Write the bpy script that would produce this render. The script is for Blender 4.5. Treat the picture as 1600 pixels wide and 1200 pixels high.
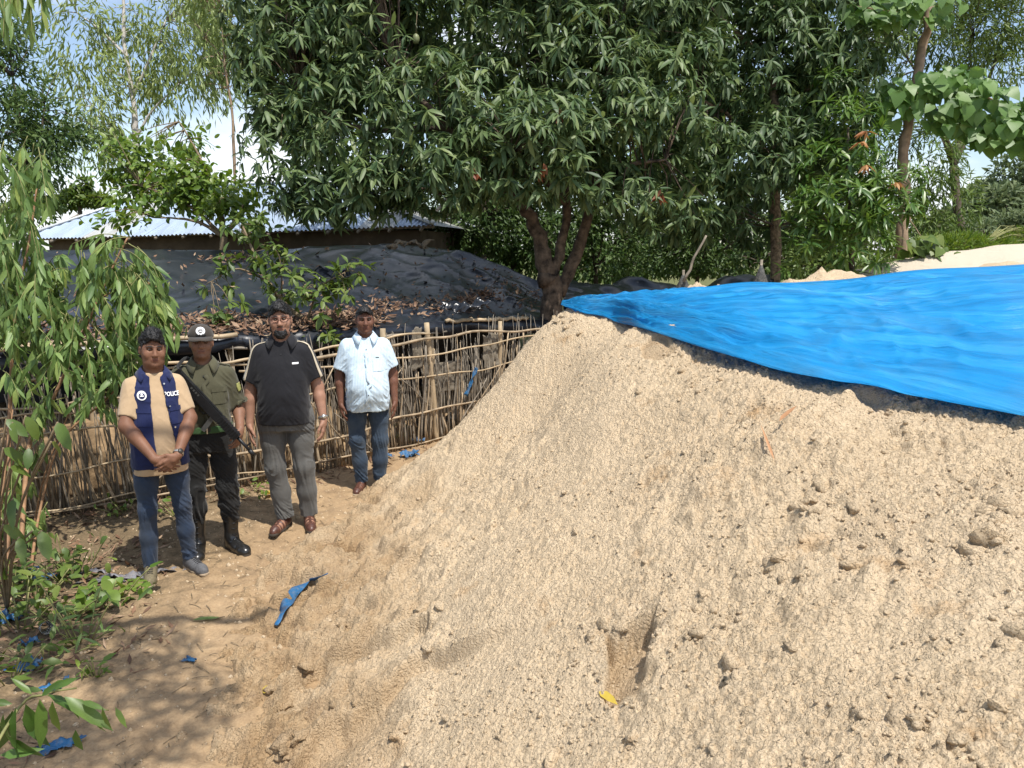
import bpy, bmesh, math, random
import numpy as np
from mathutils import Vector, Matrix, Euler, noise as mnoise
from mathutils.bvhtree import BVHTree

for _o in list(bpy.data.objects):
    bpy.data.objects.remove(_o)
random.seed(7)
RNG = np.random.default_rng(7)
SC = bpy.context.scene
COL = SC.collection
R = math.radians

# ------------------------------------------------------------------ camera
F = 1202.0                    # focal length in pixels of the 1600 wide photograph
PITCH = R(9.5)
CAMZ = 2.15
cam_d = bpy.data.cameras.new('camera')
cam_d.sensor_width = 36.0
cam_d.lens = 36.0 * F / 1600.0
cam_d.clip_start = 0.05
cam_d.clip_end = 2000
cam = bpy.data.objects.new('camera', cam_d)
COL.objects.link(cam)
cam.location = (0, 0, CAMZ)
cam.rotation_euler = (R(90) - PITCH, 0, 0)
SC.camera = cam

# ------------------------------------------------------------------ sky and sun
SUN_EL = R(66)
SUN_DIR = Vector((0.66, -0.75, 0)).normalized()      # horizontal direction towards the sun
world = bpy.data.worlds.new('World')
SC.world = world
world.use_nodes = True
wn = world.node_tree.nodes
wl = world.node_tree.links
wn.clear()
w_out = wn.new('ShaderNodeOutputWorld')
w_bg = wn.new('ShaderNodeBackground')
w_sky = wn.new('ShaderNodeTexSky')
w_sky.sky_type = 'NISHITA'
w_sky.sun_disc = False
w_sky.sun_elevation = SUN_EL
w_sky.sun_rotation = math.atan2(SUN_DIR.x, SUN_DIR.y)
w_sky.air_density = 1.0
w_sky.dust_density = 0.9
w_sky.ozone_density = 1.0
w_bg.inputs['Strength'].default_value = 0.15
w_tc = wn.new('ShaderNodeTexCoord')
w_map = wn.new('ShaderNodeMapping')
w_map.inputs['Scale'].default_value = (1.0, 1.0, 2.6)
w_no = wn.new('ShaderNodeTexNoise')
w_no.inputs['Scale'].default_value = 2.6
w_no.inputs['Detail'].default_value = 7
w_no.inputs['Roughness'].default_value = 0.55
w_rp = wn.new('ShaderNodeValToRGB')
w_rp.color_ramp.elements[0].position = 0.47
w_rp.color_ramp.elements[0].color = (0.05, 0.05, 0.05, 1)
w_rp.color_ramp.elements[1].position = 0.66
w_rp.color_ramp.elements[1].color = (1, 1, 1, 1)
w_mix = wn.new('ShaderNodeMixRGB')
w_mix.inputs['Color2'].default_value = (7.2, 7.45, 7.8, 1)
wl.new(w_tc.outputs['Generated'], w_map.inputs['Vector'])
wl.new(w_map.outputs['Vector'], w_no.inputs['Vector'])
wl.new(w_no.outputs['Fac'], w_rp.inputs['Fac'])
wl.new(w_rp.outputs['Color'], w_mix.inputs['Fac'])
wl.new(w_sky.outputs['Color'], w_mix.inputs['Color1'])
wl.new(w_mix.outputs['Color'], w_bg.inputs['Color'])
wl.new(w_bg.outputs['Background'], w_out.inputs['Surface'])

sun_d = bpy.data.lights.new('sun', 'SUN')
sun_d.energy = 4.5
sun_d.angle = R(0.55)
sun_d.color = (1.0, 0.955, 0.88)
sun = bpy.data.objects.new('sun', sun_d)
COL.objects.link(sun)
_sv = Vector((SUN_DIR.x * math.cos(SUN_EL), SUN_DIR.y * math.cos(SUN_EL), math.sin(SUN_EL)))
sun.rotation_euler = _sv.to_track_quat('Z', 'Y').to_euler()
SC.view_settings.view_transform = 'Standard'
SC.view_settings.look = 'None'
SC.view_settings.gamma = 1.0
SC.view_settings.use_curve_mapping = False
SC.view_settings.exposure = 0.32
SC.cycles.max_bounces = 6
SC.cycles.transparent_max_bounces = 8
SC.cycles.caustics_reflective = False
SC.cycles.caustics_refractive = False
SC.cycles.use_denoising = True

# ------------------------------------------------------------------ measuring helpers
def ray(u, v):
    """direction of a photograph pixel, scaled to unit distance along the lens axis"""
    cx = (u - 800.0) / F
    cy = (600.0 - v) / F
    return (cx, math.cos(PITCH) + math.sin(PITCH) * cy, -math.sin(PITCH) + math.cos(PITCH) * cy)

def at(u, v, t):
    d = ray(u, v)
    return Vector((d[0] * t, d[1] * t, CAMZ + d[2] * t))

def at_z(u, v, z):
    d = ray(u, v)
    return at(u, v, (z - CAMZ) / d[2])

# ------------------------------------------------------------------ numpy noise
def _hash(ix, iy, iz, seed):
    h = (ix.astype(np.int64) * 374761393 + iy.astype(np.int64) * 668265263 + iz.astype(np.int64) * 2147483647 + seed * 1274126177) & 0xFFFFFFFF
    h = ((h ^ (h >> 13)) * 1274126177) & 0xFFFFFFFF
    h = h ^ (h >> 16)
    return (h & 0xFFFF) / 32767.5 - 1.0

def vnoise3(p, seed=0):
    p = np.asarray(p, dtype=np.float64)
    i = np.floor(p).astype(np.int64)
    f = p - i
    f = f * f * f * (f * (f * 6 - 15) + 10)
    x, y, z = i[..., 0], i[..., 1], i[..., 2]
    r = 0
    for dx in (0, 1):
        wx = f[..., 0] if dx else 1 - f[..., 0]
        for dy in (0, 1):
            wy = f[..., 1] if dy else 1 - f[..., 1]
            for dz in (0, 1):
                wz = f[..., 2] if dz else 1 - f[..., 2]
                r = r + _hash(x + dx, y + dy, z + dz, seed) * wx * wy * wz
    return r

def vnoise2(x, y, seed=0):
    ix = np.floor(x).astype(np.int64); iy = np.floor(y).astype(np.int64)
    fx = x - ix; fy = y - iy
    fx = fx * fx * fx * (fx * (fx * 6 - 15) + 10); fy = fy * fy * fy * (fy * (fy * 6 - 15) + 10)
    z0 = np.zeros_like(ix)
    a = _hash(ix, iy, z0, seed); b = _hash(ix + 1, iy, z0, seed)
    c = _hash(ix, iy + 1, z0, seed); d = _hash(ix + 1, iy + 1, z0, seed)
    return (a * (1 - fx) + b * fx) * (1 - fy) + (c * (1 - fx) + d * fx) * fy

def fbm2(x, y, oct=4, seed=0, gain=0.5):
    r = 0; a = 1.0; s = 0
    for o in range(oct):
        th = 0.6 * o + 0.3
        xr = x * math.cos(th) - y * math.sin(th); yr = x * math.sin(th) + y * math.cos(th)
        r = r + a * vnoise2(xr, yr, seed + o); s += a
        a *= gain; x = x * 2.03; y = y * 2.03
    return r / s

def sstep(a, b, x):
    t = np.clip((x - a) / (b - a), 0, 1)
    return t * t * (3 - 2 * t)

class RBF:
    """thin plate spline through (x, y) -> z"""
    def __init__(self, pts, lam=1e-3):
        p = np.array(pts, float)
        self.c = p[:, :2]; n = len(p)
        d = np.linalg.norm(self.c[:, None] - self.c[None], axis=2)
        K = np.where(d > 0, d * d * np.log(d + 1e-12), 0) + lam * np.eye(n)
        Pm = np.c_[np.ones(n), self.c]
        A = np.zeros((n + 3, n + 3)); A[:n, :n] = K; A[:n, n:] = Pm; A[n:, :n] = Pm.T
        w = np.linalg.solve(A, np.r_[p[:, 2], 0, 0, 0])
        self.w = w[:n]; self.a = w[n:]
    def __call__(self, x, y):
        x = np.asarray(x, float); y = np.asarray(y, float)
        r = self.a[0] + self.a[1] * x + self.a[2] * y
        for (cx, cy), w in zip(self.c, self.w):
            d2 = (x - cx) ** 2 + (y - cy) ** 2
            r = r + w * 0.5 * d2 * np.log(d2 + 1e-12)
        return r

# ------------------------------------------------------------------ objects
def mesh_np(name, verts, faces, smooth=True, attrs=None):
    """faces: one (m, k) array or a list of such arrays"""
    if not isinstance(faces, list):
        faces = [faces]
    faces = [np.asarray(f, dtype=np.int32) for f in faces if len(f)]
    me = bpy.data.meshes.new(name)
    verts = np.asarray(verts, dtype=np.float32)
    me.vertices.add(len(verts)); me.vertices.foreach_set('co', verts.ravel())
    loops = np.concatenate([f.ravel() for f in faces]); tot = np.concatenate([np.full(len(f), f.shape[1], np.int32) for f in faces])
    start = np.r_[0, np.cumsum(tot)[:-1]].astype(np.int32)
    me.loops.add(len(loops)); me.loops.foreach_set('vertex_index', loops)
    me.polygons.add(len(tot)); me.polygons.foreach_set('loop_start', start)
    try:
        me.polygons.foreach_set('loop_total', tot)
    except Exception:
        pass
    me.update(calc_edges=True)
    me.polygons.foreach_set('use_smooth', np.full(len(tot), bool(smooth)))
    for k, a in (attrs or {}).items():
        at_ = me.attributes.new(k, 'FLOAT', 'POINT')
        at_.data.foreach_set('value', np.asarray(a, np.float32).ravel())
    me.update()
    return me

def link(name, me, mat=None, parent=None, kind=None):
    o = bpy.data.objects.new(name, me)
    COL.objects.link(o)
    if mat is not None and me is not None and len(me.materials) == 0:
        me.materials.append(mat)
    if parent is not None:
        o.parent = parent
    if kind:
        o['kind'] = kind
    return o

def tag(o, label, cat, group=None):
    o['label'] = label; o['category'] = cat
    if group:
        o['group'] = group
    return o

def empty(name, loc=(0, 0, 0), rz=0.0):
    o = bpy.data.objects.new(name, None)
    o.empty_display_size = 0.2
    COL.objects.link(o)
    o.location = loc; o.rotation_euler = (0, 0, rz)
    return o

class MB:
    """collects pieces of geometry for one mesh"""
    def __init__(self):
        self.v = []; self.f3 = []; self.f4 = []; self.fn = []; self.n = 0
    def add(self, v, f):
        v = np.asarray(v, float)
        for q in f:
            q = [int(i) + self.n for i in q]
            (self.f3 if len(q) == 3 else self.f4 if len(q) == 4 else self.fn).append(q)
        self.v.append(v); self.n += len(v)
        return self
    def tube(self, pts, rad, sides=8, cap=True, flat=1.0):
        v, f = tube(pts, rad, sides, cap, flat)
        return self.add(v, f)
    def box(self, c, s, rot=None):
        h = np.array(s) / 2
        v = np.array([[x, y, z] for x in (-1, 1) for y in (-1, 1) for z in (-1, 1)]) * h
        if rot is not None:
            v = v @ np.array(rot.to_matrix() if hasattr(rot, 'to_matrix') else rot).T
        return self.add(v + np.array(c), [(0, 1, 3, 2), (4, 6, 7, 5), (0, 4, 5, 1), (2, 3, 7, 6), (0, 2, 6, 4), (1, 5, 7, 3)])
    def mesh(self, name, smooth=True):
        me = bpy.data.meshes.new(name)
        me.from_pydata(np.concatenate(self.v).tolist(), [], self.f3 + self.f4 + self.fn)
        me.polygons.foreach_set('use_smooth', np.full(len(me.polygons), bool(smooth)))
        me.update()
        return me
    def build(self, name, mat, parent=None, smooth=True, kind=None):
        return link(name, self.mesh(name, smooth), mat, parent, kind)

def tube(pts, rad, sides=8, cap=True, flat=1.0):
    P = np.array([list(p) for p in pts], float); n = len(P)
    rad = np.broadcast_to(np.asarray(rad, float), (n,)) if np.ndim(rad) == 0 else np.asarray(rad, float)
    T = np.gradient(P, axis=0); T /= np.linalg.norm(T, axis=1)[:, None] + 1e-9
    ref = np.array([0, 0, 1.0]) if abs(T[0][2]) < 0.9 else np.array([1.0, 0, 0])
    u = np.cross(T[0], ref); u /= np.linalg.norm(u)
    vs = []
    ang = np.linspace(0, 2 * np.pi, sides, endpoint=False)
    for i in range(n):
        u = u - T[i] * np.dot(u, T[i]); u /= np.linalg.norm(u) + 1e-9
        w = np.cross(T[i], u)
        vs.append(P[i] + rad[i] * (np.cos(ang)[:, None] * u + flat * np.sin(ang)[:, None] * w))
    v = np.concatenate(vs); f = []
    for i in range(n - 1):
        for k in range(sides):
            a = i * sides + k; b = i * sides + (k + 1) % sides
            f.append((a, b, b + sides, a + sides))
    if cap:
        f.append(tuple(range(sides))[::-1]); f.append(tuple((n - 1) * sides + k for k in range(sides)))
    return v, f

def bend(pts, n=10, wob=0.0, seed=0):
    """smooth curve through the points (Catmull-Rom) with a little wobble"""
    P = [np.array(list(p), float) for p in pts]
    if len(P) == 2:
        P = [P[0], (P[0] + P[1]) / 2, P[1]]
    Q = [2 * P[0] - P[1]] + P + [2 * P[-1] - P[-2]]
    out = []
    m = len(P) - 1
    for s in np.linspace(0, m, n):
        i = min(int(s), m - 1); t = s - i
        a, b, c, d = Q[i], Q[i + 1], Q[i + 2], Q[i + 3]
        out.append(0.5 * ((2 * b) + (c - a) * t + (2 * a - 5 * b + 4 * c - d) * t * t + (3 * b - a - 3 * c + d) * t ** 3))
    out = np.array(out)
    if wob:
        rg = np.random.default_rng(seed)
        w = rg.normal(0, wob, out.shape); w[0] = 0; w[-1] *= 0.4
        out = out + w
    return out

# ------------------------------------------------------------------ materials
def nodes(name):
    m = bpy.data.materials.new(name)
    m.use_nodes = True
    t = m.node_tree
    b = t.nodes.get('Principled BSDF')
    return m, t, b

def N(t, kind, **kw):
    n = t.nodes.new(kind)
    for k, v in kw.items():
        if k in n.inputs.keys() if hasattr(n.inputs, 'keys') else False:
            n.inputs[k].default_value = v
        else:
            setattr(n, k, v)
    return n

def noise_node(t, scale, detail=4, rough=0.55, vec=None, dist=0.0):
    n = t.nodes.new('ShaderNodeTexNoise')
    n.inputs['Scale'].default_value = scale; n.inputs['Detail'].default_value = detail
    n.inputs['Roughness'].default_value = rough; n.inputs['Distortion'].default_value = dist
    if vec is not None:
        t.links.new(vec, n.inputs['Vector'])
    return n

def ramp(t, src, stops):
    r = t.nodes.new('ShaderNodeValToRGB')
    e = r.color_ramp.elements
    while len(e) < len(stops):
        e.new(0.5)
    for q, (p, c) in zip(e, stops):
        q.position = p
        q.color = (c, c, c, 1) if not hasattr(c, '__len__') else (*c, 1)
    t.links.new(src, r.inputs['Fac'])
    return r.outputs['Color']

def mix(t, fac, a, b, mode='MIX'):
    m = t.nodes.new('ShaderNodeMixRGB')
    m.blend_type = mode
    for k, s in (('Fac', fac), ('Color1', a), ('Color2', b)):
        if hasattr(s, 'links') or hasattr(s, 'is_linked'):
            t.links.new(s, m.inputs[k])
        elif k == 'Fac':
            m.inputs[k].default_value = s
        else:
            m.inputs[k].default_value = (*s, 1)
    return m.outputs['Color']

def coords(t, which='Object'):
    return t.nodes.new('ShaderNodeTexCoord').outputs[which]

def attr(t, name):
    n = t.nodes.new('ShaderNodeAttribute'); n.attribute_name = name
    return n.outputs['Fac']

def bump(t, b, height, strength=0.4, dist=0.01, prev=None):
    n = t.nodes.new('ShaderNodeBump')
    n.inputs['Strength'].default_value = strength; n.inputs['Distance'].default_value = dist
    t.links.new(height, n.inputs['Height'])
    if prev is not None:
        t.links.new(prev, n.inputs['Normal'])
    t.links.new(n.outputs['Normal'], b.inputs['Normal'])
    return n.outputs['Normal']

def mat_plain(name, c, rough=0.7, var=0.2, scale=30, bstr=0.15, bdist=0.004, metal=0.0, spec=0.4, sheen=0.0):
    m, t, b = nodes(name)
    co = coords(t)
    n = noise_node(t, scale, 5, 0.6, co)
    lo = tuple(x * (1 - var) for x in c); hi = tuple(min(1, x * (1 + var)) for x in c)
    t.links.new(ramp(t, n.outputs['Fac'], [(0.3, lo), (0.7, hi)]), b.inputs['Base Color'])
    b.inputs['Roughness'].default_value = rough; b.inputs['Metallic'].default_value = metal
    b.inputs['Specular IOR Level'].default_value = spec
    if bstr:
        bump(t, b, n.outputs['Fac'], bstr, bdist)
    return m
# ================================================================== the land
HEAP_PTS = []
for u, v, z in [
        # toe of the heap on the path
        (560, 800, 0.0), (500, 835, 0.0), (440, 880, 0.0), (408, 950, 0.0), (400, 1040, 0.0), (400, 1130, 0.0), (380, 1200, 0.0),
        # apron
        (560, 870, 0.10), (520, 950, 0.09), (500, 1050, 0.10), (500, 1150, 0.13), (640, 800, 0.20),
        (600, 930, 0.22), (600, 1050, 0.24), (610, 1180, 0.28), (700, 800, 0.42), (720, 900, 0.50),
        # face
        (800, 1200, 0.52), (800, 1050, 0.58), (800, 900, 0.70), (800, 760, 0.74), (860, 640, 0.98), (840, 560, 1.20),
        (1000, 1200, 0.74), (1000, 1000, 0.84), (1000, 820, 1.00), (1000, 690, 1.18), (1000, 600, 1.40), (950, 540, 1.52),
        (1200, 1200, 0.92), (1200, 1000, 1.00), (1200, 850, 1.13), (1200, 700, 1.36), (1150, 600, 1.50),
        (1400, 1200, 1.03), (1400, 1000, 1.12), (1400, 800, 1.29), (1400, 680, 1.42),
        (1600, 1200, 1.10), (1600, 1000, 1.21), (1600, 850, 1.31), (1600, 720, 1.42)]:
    p = at_z(u, v, z); HEAP_PTS.append((p.x, p.y, z))
for u, v, t in [(884, 482, 6.6), (832, 525, 6.7), (782, 590, 6.85), (724, 652, 6.95), (672, 700, 7.1)]:
    p = at(u, v, t); HEAP_PTS.append((p.x, p.y, p.z))
for u, v, z in [(1000, 520, 1.62), (1150, 555, 1.58), (1300, 575, 1.56), (1450, 610, 1.53), (1600, 640, 1.52),
                (1000, 482, 1.71), (1150, 490, 1.72), (1300, 510, 1.71), (1450, 530, 1.68), (1600, 560, 1.63), (1300, 465, 1.78), (1450, 470, 1.80), (1600, 480, 1.80),
                (1150, 452, 1.84), (1300, 440, 1.89), (1450, 432, 1.93), (1600, 424, 1.97)]:
    p = at_z(u, v, z); HEAP_PTS.append((p.x, p.y, z))
HEAP_PTS += [(-0.2, 7.9, 0.2), (0.5, 8.0, 0.75), (1.2, 8.3, 1.0), (2.2, 8.7, 1.25), (3.5, 9.2, 1.5), (5.5, 9.6, 1.75), (7, 9.8, 1.85),
             (0.2, 9.2, -0.2), (1.6, 10, 0.2), (3.5, 11, 0.6), (-0.9, 8.2, -0.25), (-2.2, 6.5, -0.35), (-2.6, 5.0, -0.4), (-2.3, 4.0, -0.35),
             (-2.0, 3.0, -0.3), (-1.9, 2.0, -0.25), (-1.8, 1.0, -0.2), (-0.3, 1.0, 0.45), (0.0, 0.0, 0.52), (-1.0, 0.6, 0.1), (1.0, 0.3, 0.95),
             (2.2, 1.4, 1.35), (3.2, 2.2, 1.45), (4, 3.5, 1.6), (6, 5, 1.78), (7.5, 7.5, 1.9), (8.5, 3.0, 1.7)]
heap_base = RBF(HEAP_PTS, 2e-3)

def heap_hit(u, v):
    """where a pixel's line of sight meets the smooth heap"""
    d = ray(u, v); t = 1.0; prev = None
    ts = np.arange(1.2, 12, 0.01)
    h = heap_base(d[0] * ts, d[1] * ts) - (CAMZ + d[2] * ts)
    i = np.argmax(h > 0)
    t = ts[i] if h[i] > 0 else 6.0
    return d[0] * t, d[1] * t

def poly_dist(x, y, pts):
    """signed distance to an open polyline (positive on its right hand side)"""
    best = np.full(x.shape, 1e9); sg = np.zeros(x.shape)
    for (ax, ay), (bx, by) in zip(pts[:-1], pts[1:]):
        dx, dy = bx - ax, by - ay; L2 = dx * dx + dy * dy
        s = np.clip(((x - ax) * dx + (y - ay) * dy) / L2, 0, 1)
        qx = x - ax - s * dx; qy = y - ay - s * dy
        d = np.hypot(qx, qy); side = -(dx * (y - ay) - dy * (x - ax))
        m = d < best
        best = np.where(m, d, best); sg = np.where(m, side, sg)
    return np.where(sg >= 0, best, -best)

STEP_1 = [heap_hit(u, v) for u, v in [(900, 930), (820, 958), (740, 985), (690, 1008), (650, 1032), (615, 1060), (590, 1085), (560, 1110), (520, 1135), (480, 1170), (450, 1210)]]
STEP_2 = [heap_hit(u, v) for u, v in [(640, 985), (560, 1005), (510, 1020), (480, 1045), (455, 1085)]]
SLIDE = heap_hit(990, 1020)
SLIDE_TOP = heap_hit(960, 975)
SMOOTH_SPOTS = [(heap_hit(1022, 545), 0.10, 0.2, -0.03)]
HOL = heap_hit(985, 968); _h2 = heap_hit(985, 1080); HAX = np.array(_h2) - np.array(HOL); HAX = HAX / np.linalg.norm(HAX)

CREST = []
for u, v, z, a, r in [(925, 466, 1.79, .05, .12), (985, 459, 1.81, .07, .13), (1035, 456, 1.825, .06, .12), (1085, 453, 1.84, .09, .13), (1125, 450, 1.85, .07, .10), (1235, 441, 1.895, .07, .14), (1275, 438, 1.91, .09, .15), (1315, 436, 1.92, .06, .14), (1560, 424, 1.985, .10, .25)]:
    p = at_z(u, v, z); CREST.append((p.x * 1.03, p.y * 1.03, a * 1.35, r * 1.15))

def heap_height(x, y, fine=True):
    """returns height, dirt share, grain share"""
    b = heap_base(x, y)
    low = np.clip((0.55 - b) / 0.5, 0, 1)
    wx = x + 0.06 * fbm2(x * 5, y * 5, 3, 3); wy = y + 0.06 * fbm2(x * 5 + 9, y * 5, 3, 5)
    h = b + 0.035 * fbm2(x * 1.7, y * 1.7, 3, 11) + 0.022 * fbm2(wx * 5, wy * 5, 3, 21)
    # worn steps in the crust
    d1 = poly_dist(wx, wy, STEP_1)
    s1 = sstep(0.35, 0.0, np.abs(d1))
    h = h - 0.10 * sstep(.75, .4, b) * s1 * sstep(0.0, -0.03, d1) * sstep(-0.30, -0.04, d1)
    d2 = poly_dist(wx, wy, STEP_2)
    h = h - 0.09 * sstep(0.0, -0.03, d2) * sstep(-0.26, -0.03, d2) * sstep(-0.5, -0.2, -np.abs(d2))
    # eroded lumps low on the apron
    rid = 1 - np.abs(fbm2(wx * 3.4 + 4, wy * 3.4, 3, 33))
    h = h + low * 0.13 * (rid - 0.7) + low * 0.06 * fbm2(wx * 9, wy * 9, 3, 35)
    # slumped ribs running down the face and fields of broken clods
    rib = 1 - np.abs(fbm2((wx * .5 - wy * .85) * 2.6, (wx * .85 + wy * .5) * 0.9, 3, 81))
    h = h + (1 - low) * 0.03 * (rib - 0.75)
    cf = sstep(0.02, 0.42, fbm2(x * 1.15 + 3, y * 1.15, 3, 83)) + 0.5 * low
    h = h + cf * (0.045 * np.maximum(vnoise2(wx * 8.5, wy * 8.5, 85) - .1, 0) + 0.028 * np.maximum(vnoise2(wx * 17, wy * 17, 87) - .05, 0) - 0.03 * np.maximum(vnoise2(wx * 12 + 5, wy * 12, 89) - .3, 0))
    for bx, by, ba, br in CREST:
        h = h + ba * np.exp(-(((x - bx) / br) ** 2 + ((y - by) / (br * .8)) ** 2)) * (1 + .5 * fbm2(x * 9, y * 9, 2, 95))
    # scooped hollow where sand slid out
    sm = np.zeros_like(x)
    al = (wx - HOL[0]) * HAX[0] + (wy - HOL[1]) * HAX[1] + 0.05 * fbm2(x * 12 + 4, y * 12, 3, 99); ac = np.abs(-(wx - HOL[0]) * HAX[1] + (wy - HOL[1]) * HAX[0]) + 0.055 * fbm2(x * 11, y * 11, 3, 97)
    hw = 0.135 - 0.16 * np.clip(al, 0, .4)
    hm = sstep(0.0, 0.022, al) * sstep(0.50, 0.14, al) * sstep(hw, hw - 0.03, ac)
    h = h - 0.12 * hm; sm = np.maximum(sm, sstep(.15, .6, hm))
    for (cx, cy), rx, ry, dep in SMOOTH_SPOTS:
        q = ((wx - cx) / rx) ** 2 + ((wy - cy) / ry) ** 2
        m = sstep(1.25, 0.75, q)
        h = h + dep * m; sm = np.maximum(sm, m)
    grain = (1 - sm) * (0.55 + 0.45 * sstep(-0.4, 0.3, fbm2(x * 2.2, y * 2.2, 3, 41)))
    if fine:
        g = 0.010 * vnoise2(wx * 22, wy * 22, 51)
        c1 = vnoise2(x * 47 + 0.3 * y, y * 47, 53); c2 = vnoise2(x * 88, y * 88 + 0.3 * x, 55); c3 = vnoise2(x * 31 + 7, y * 31, 57); c4 = vnoise2(x * 140 + .5 * y, y * 140, 59)
        clump = 1 - np.abs(c1)          # rounded crumbs with creases between
        cl = np.clip(clump - 0.30, 0, None)
        h = h + grain * (0.6 * g + 0.017 * (cl - 0.4) + 0.0095 * c2 + 0.006 * c4 + 0.010 * np.maximum(c3 - 0.25, 0))
        pit = np.maximum(vnoise2(x * 26 + 50, y * 26, 61) - 0.45, 0) * np.maximum(fbm2(x * 3, y * 3, 2, 63) + 0.25, 0)
        h = h - grain * 0.07 * pit
    dirt = np.clip(low * 1.05 - 0.30 + 0.65 * fbm2(wx * 2.6, wy * 2.6, 3, 71), 0, 1)
    dirt = np.maximum(dirt, 0.55 * sm)
    dirt = np.maximum(dirt, 0.7 * sstep(0.06, 0.0, np.abs(d1 + 0.02)) * sstep(-.2, .3, fbm2(x * 7, y * 7, 3, 91)) * low)
    return h, np.clip(dirt, 0, 1), grain

def grid_mesh(name, xs, ys, zf, attrs_f=None):
    X, Y = np.meshgrid(xs, ys)
    res = zf(X, Y)
    Z = res[0] if isinstance(res, tuple) else res
    v = np.stack([X, Y, Z], -1).reshape(-1, 3)
    ny, nx = X.shape
    i = np.arange(ny * nx).reshape(ny, nx)
    f = np.stack([i[:-1, :-1], i[:-1, 1:], i[1:, 1:], i[1:, :-1]], -1).reshape(-1, 4)
    at_ = {}
    if isinstance(res, tuple):
        at_ = {'dirt': res[1].ravel(), 'grain': res[2].ravel()}
    keep = None
    return v, f, at_

def spaced(*segs):
    """(from, to, step) runs joined to one coordinate list; a step pair grows along the run"""
    out = []
    for a, b, s in segs:
        if isinstance(s, tuple):
            x = a; L = []
            while x < b:
                L.append(x); x += s[0] + (s[1] - s[0]) * (x - a) / (b - a)
            out += L
        else:
            out += list(np.arange(a, b - 1e-6, s))
    out.append(segs[-1][1])
    return np.array(out)

# ---- sand material
def sand_material(name, pale=False):
    m, t, b = nodes(name)
    geo = t.nodes.new('ShaderNodeNewGeometry'); co = geo.outputs['Position']
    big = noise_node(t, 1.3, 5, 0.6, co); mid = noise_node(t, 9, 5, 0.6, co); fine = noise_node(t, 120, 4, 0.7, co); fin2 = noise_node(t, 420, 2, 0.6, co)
    base = ramp(t, big.outputs['Fac'], [(0.3, (0.627, 0.478, 0.300)), (0.7, (0.675, 0.534, 0.364))])
    base = mix(t, 0.35, base, ramp(t, mid.outputs['Fac'], [(0.3, (0.532, 0.388, 0.226)), (0.7, (0.685, 0.539, 0.359))]))
    base = mix(t, 0.5, base, ramp(t, fine.outputs['Fac'], [(0.33, (0.28, 0.185, 0.105)), (0.43, (0.637, 0.492, 0.318)), (0.72, (0.761, 0.619, 0.446))]))  # dark specks paint crevice shade between grains into the colour, plus damp crumbs
    base = mix(t, 0.25, base, ramp(t, fin2.outputs['Fac'], [(0.3, (0.38, 0.28, 0.18)), (0.7, (0.761, 0.614, 0.442))]))
    stain = noise_node(t, 3.1, 6, 0.65, co)
    sf = ramp(t, stain.outputs['Fac'], [(0.60, 0.0), (0.72, 0.6)])
    base = mix(t, sf, base, (0.42, 0.24, 0.10))
    dirtc = ramp(t, mid.outputs['Fac'], [(0.25, (0.25, 0.16, 0.085)), (0.5, (0.44, 0.295, 0.155)), (0.75, (0.532, 0.388, 0.226))])
    dirtc = mix(t, 0.35, dirtc, ramp(t, fine.outputs['Fac'], [(0.3, (0.16, 0.10, 0.06)), (0.7, (0.48, 0.35, 0.22))]))
    base = mix(t, attr(t, 'dirt'), base, dirtc)
    if pale:
        base = mix(t, 0.75, base, (0.685, 0.624, 0.515))
    t.links.new(base, b.inputs['Base Color'])
    b.inputs['Roughness'].default_value = 0.95
    b.inputs['Specular IOR Level'].default_value = 0.15
    vor = t.nodes.new('ShaderNodeTexVoronoi'); vor.inputs['Scale'].default_value = 85
    wc = mix(t, 0.03, co, noise_node(t, 30, 3, 0.6, co).outputs['Color'])
    t.links.new(wc, vor.inputs['Vector'])
    inv = t.nodes.new('ShaderNodeMath'); inv.operation = 'MULTIPLY'; inv.inputs[1].default_value = -1; t.links.new(vor.outputs['Distance'], inv.inputs[0])
    n1 = bump(t, b, inv.outputs[0], 0.9, 0.010)
    bump(t, b, fine.outputs['Fac'], 0.9, 0.012, n1)
    return m

M = {}
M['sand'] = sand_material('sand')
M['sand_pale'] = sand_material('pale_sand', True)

def ground_z(x, y):
    x = np.asarray(x, float); y = np.asarray(y, float)
    near = np.exp(-((x + 2) ** 2 + (y - 5) ** 2) / 60.0)
    return near * (0.03 * fbm2(x * 0.9, y * 0.9, 3, 101) + 0.012 * fbm2(x * 4, y * 4, 3, 103)) + 0.02 * np.clip(y - 5, 0, 3)

def ground_f(X, Y):
    z = ground_z(X, Y)
    near = sstep(9, 6, np.hypot(X + 2, Y - 4))
    z = z + near * (0.014 * fbm2(X * 16, Y * 16, 3, 107) + 0.018 * fbm2(X * 5 + 3, Y * 5, 2, 113) + 0.005 * vnoise2(X * 35, Y * 35, 109) + 0.010 * np.maximum(vnoise2(X * 13, Y * 13, 111) - 0.35, 0))
    return z, np.zeros_like(X), np.zeros_like(X)

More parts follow.
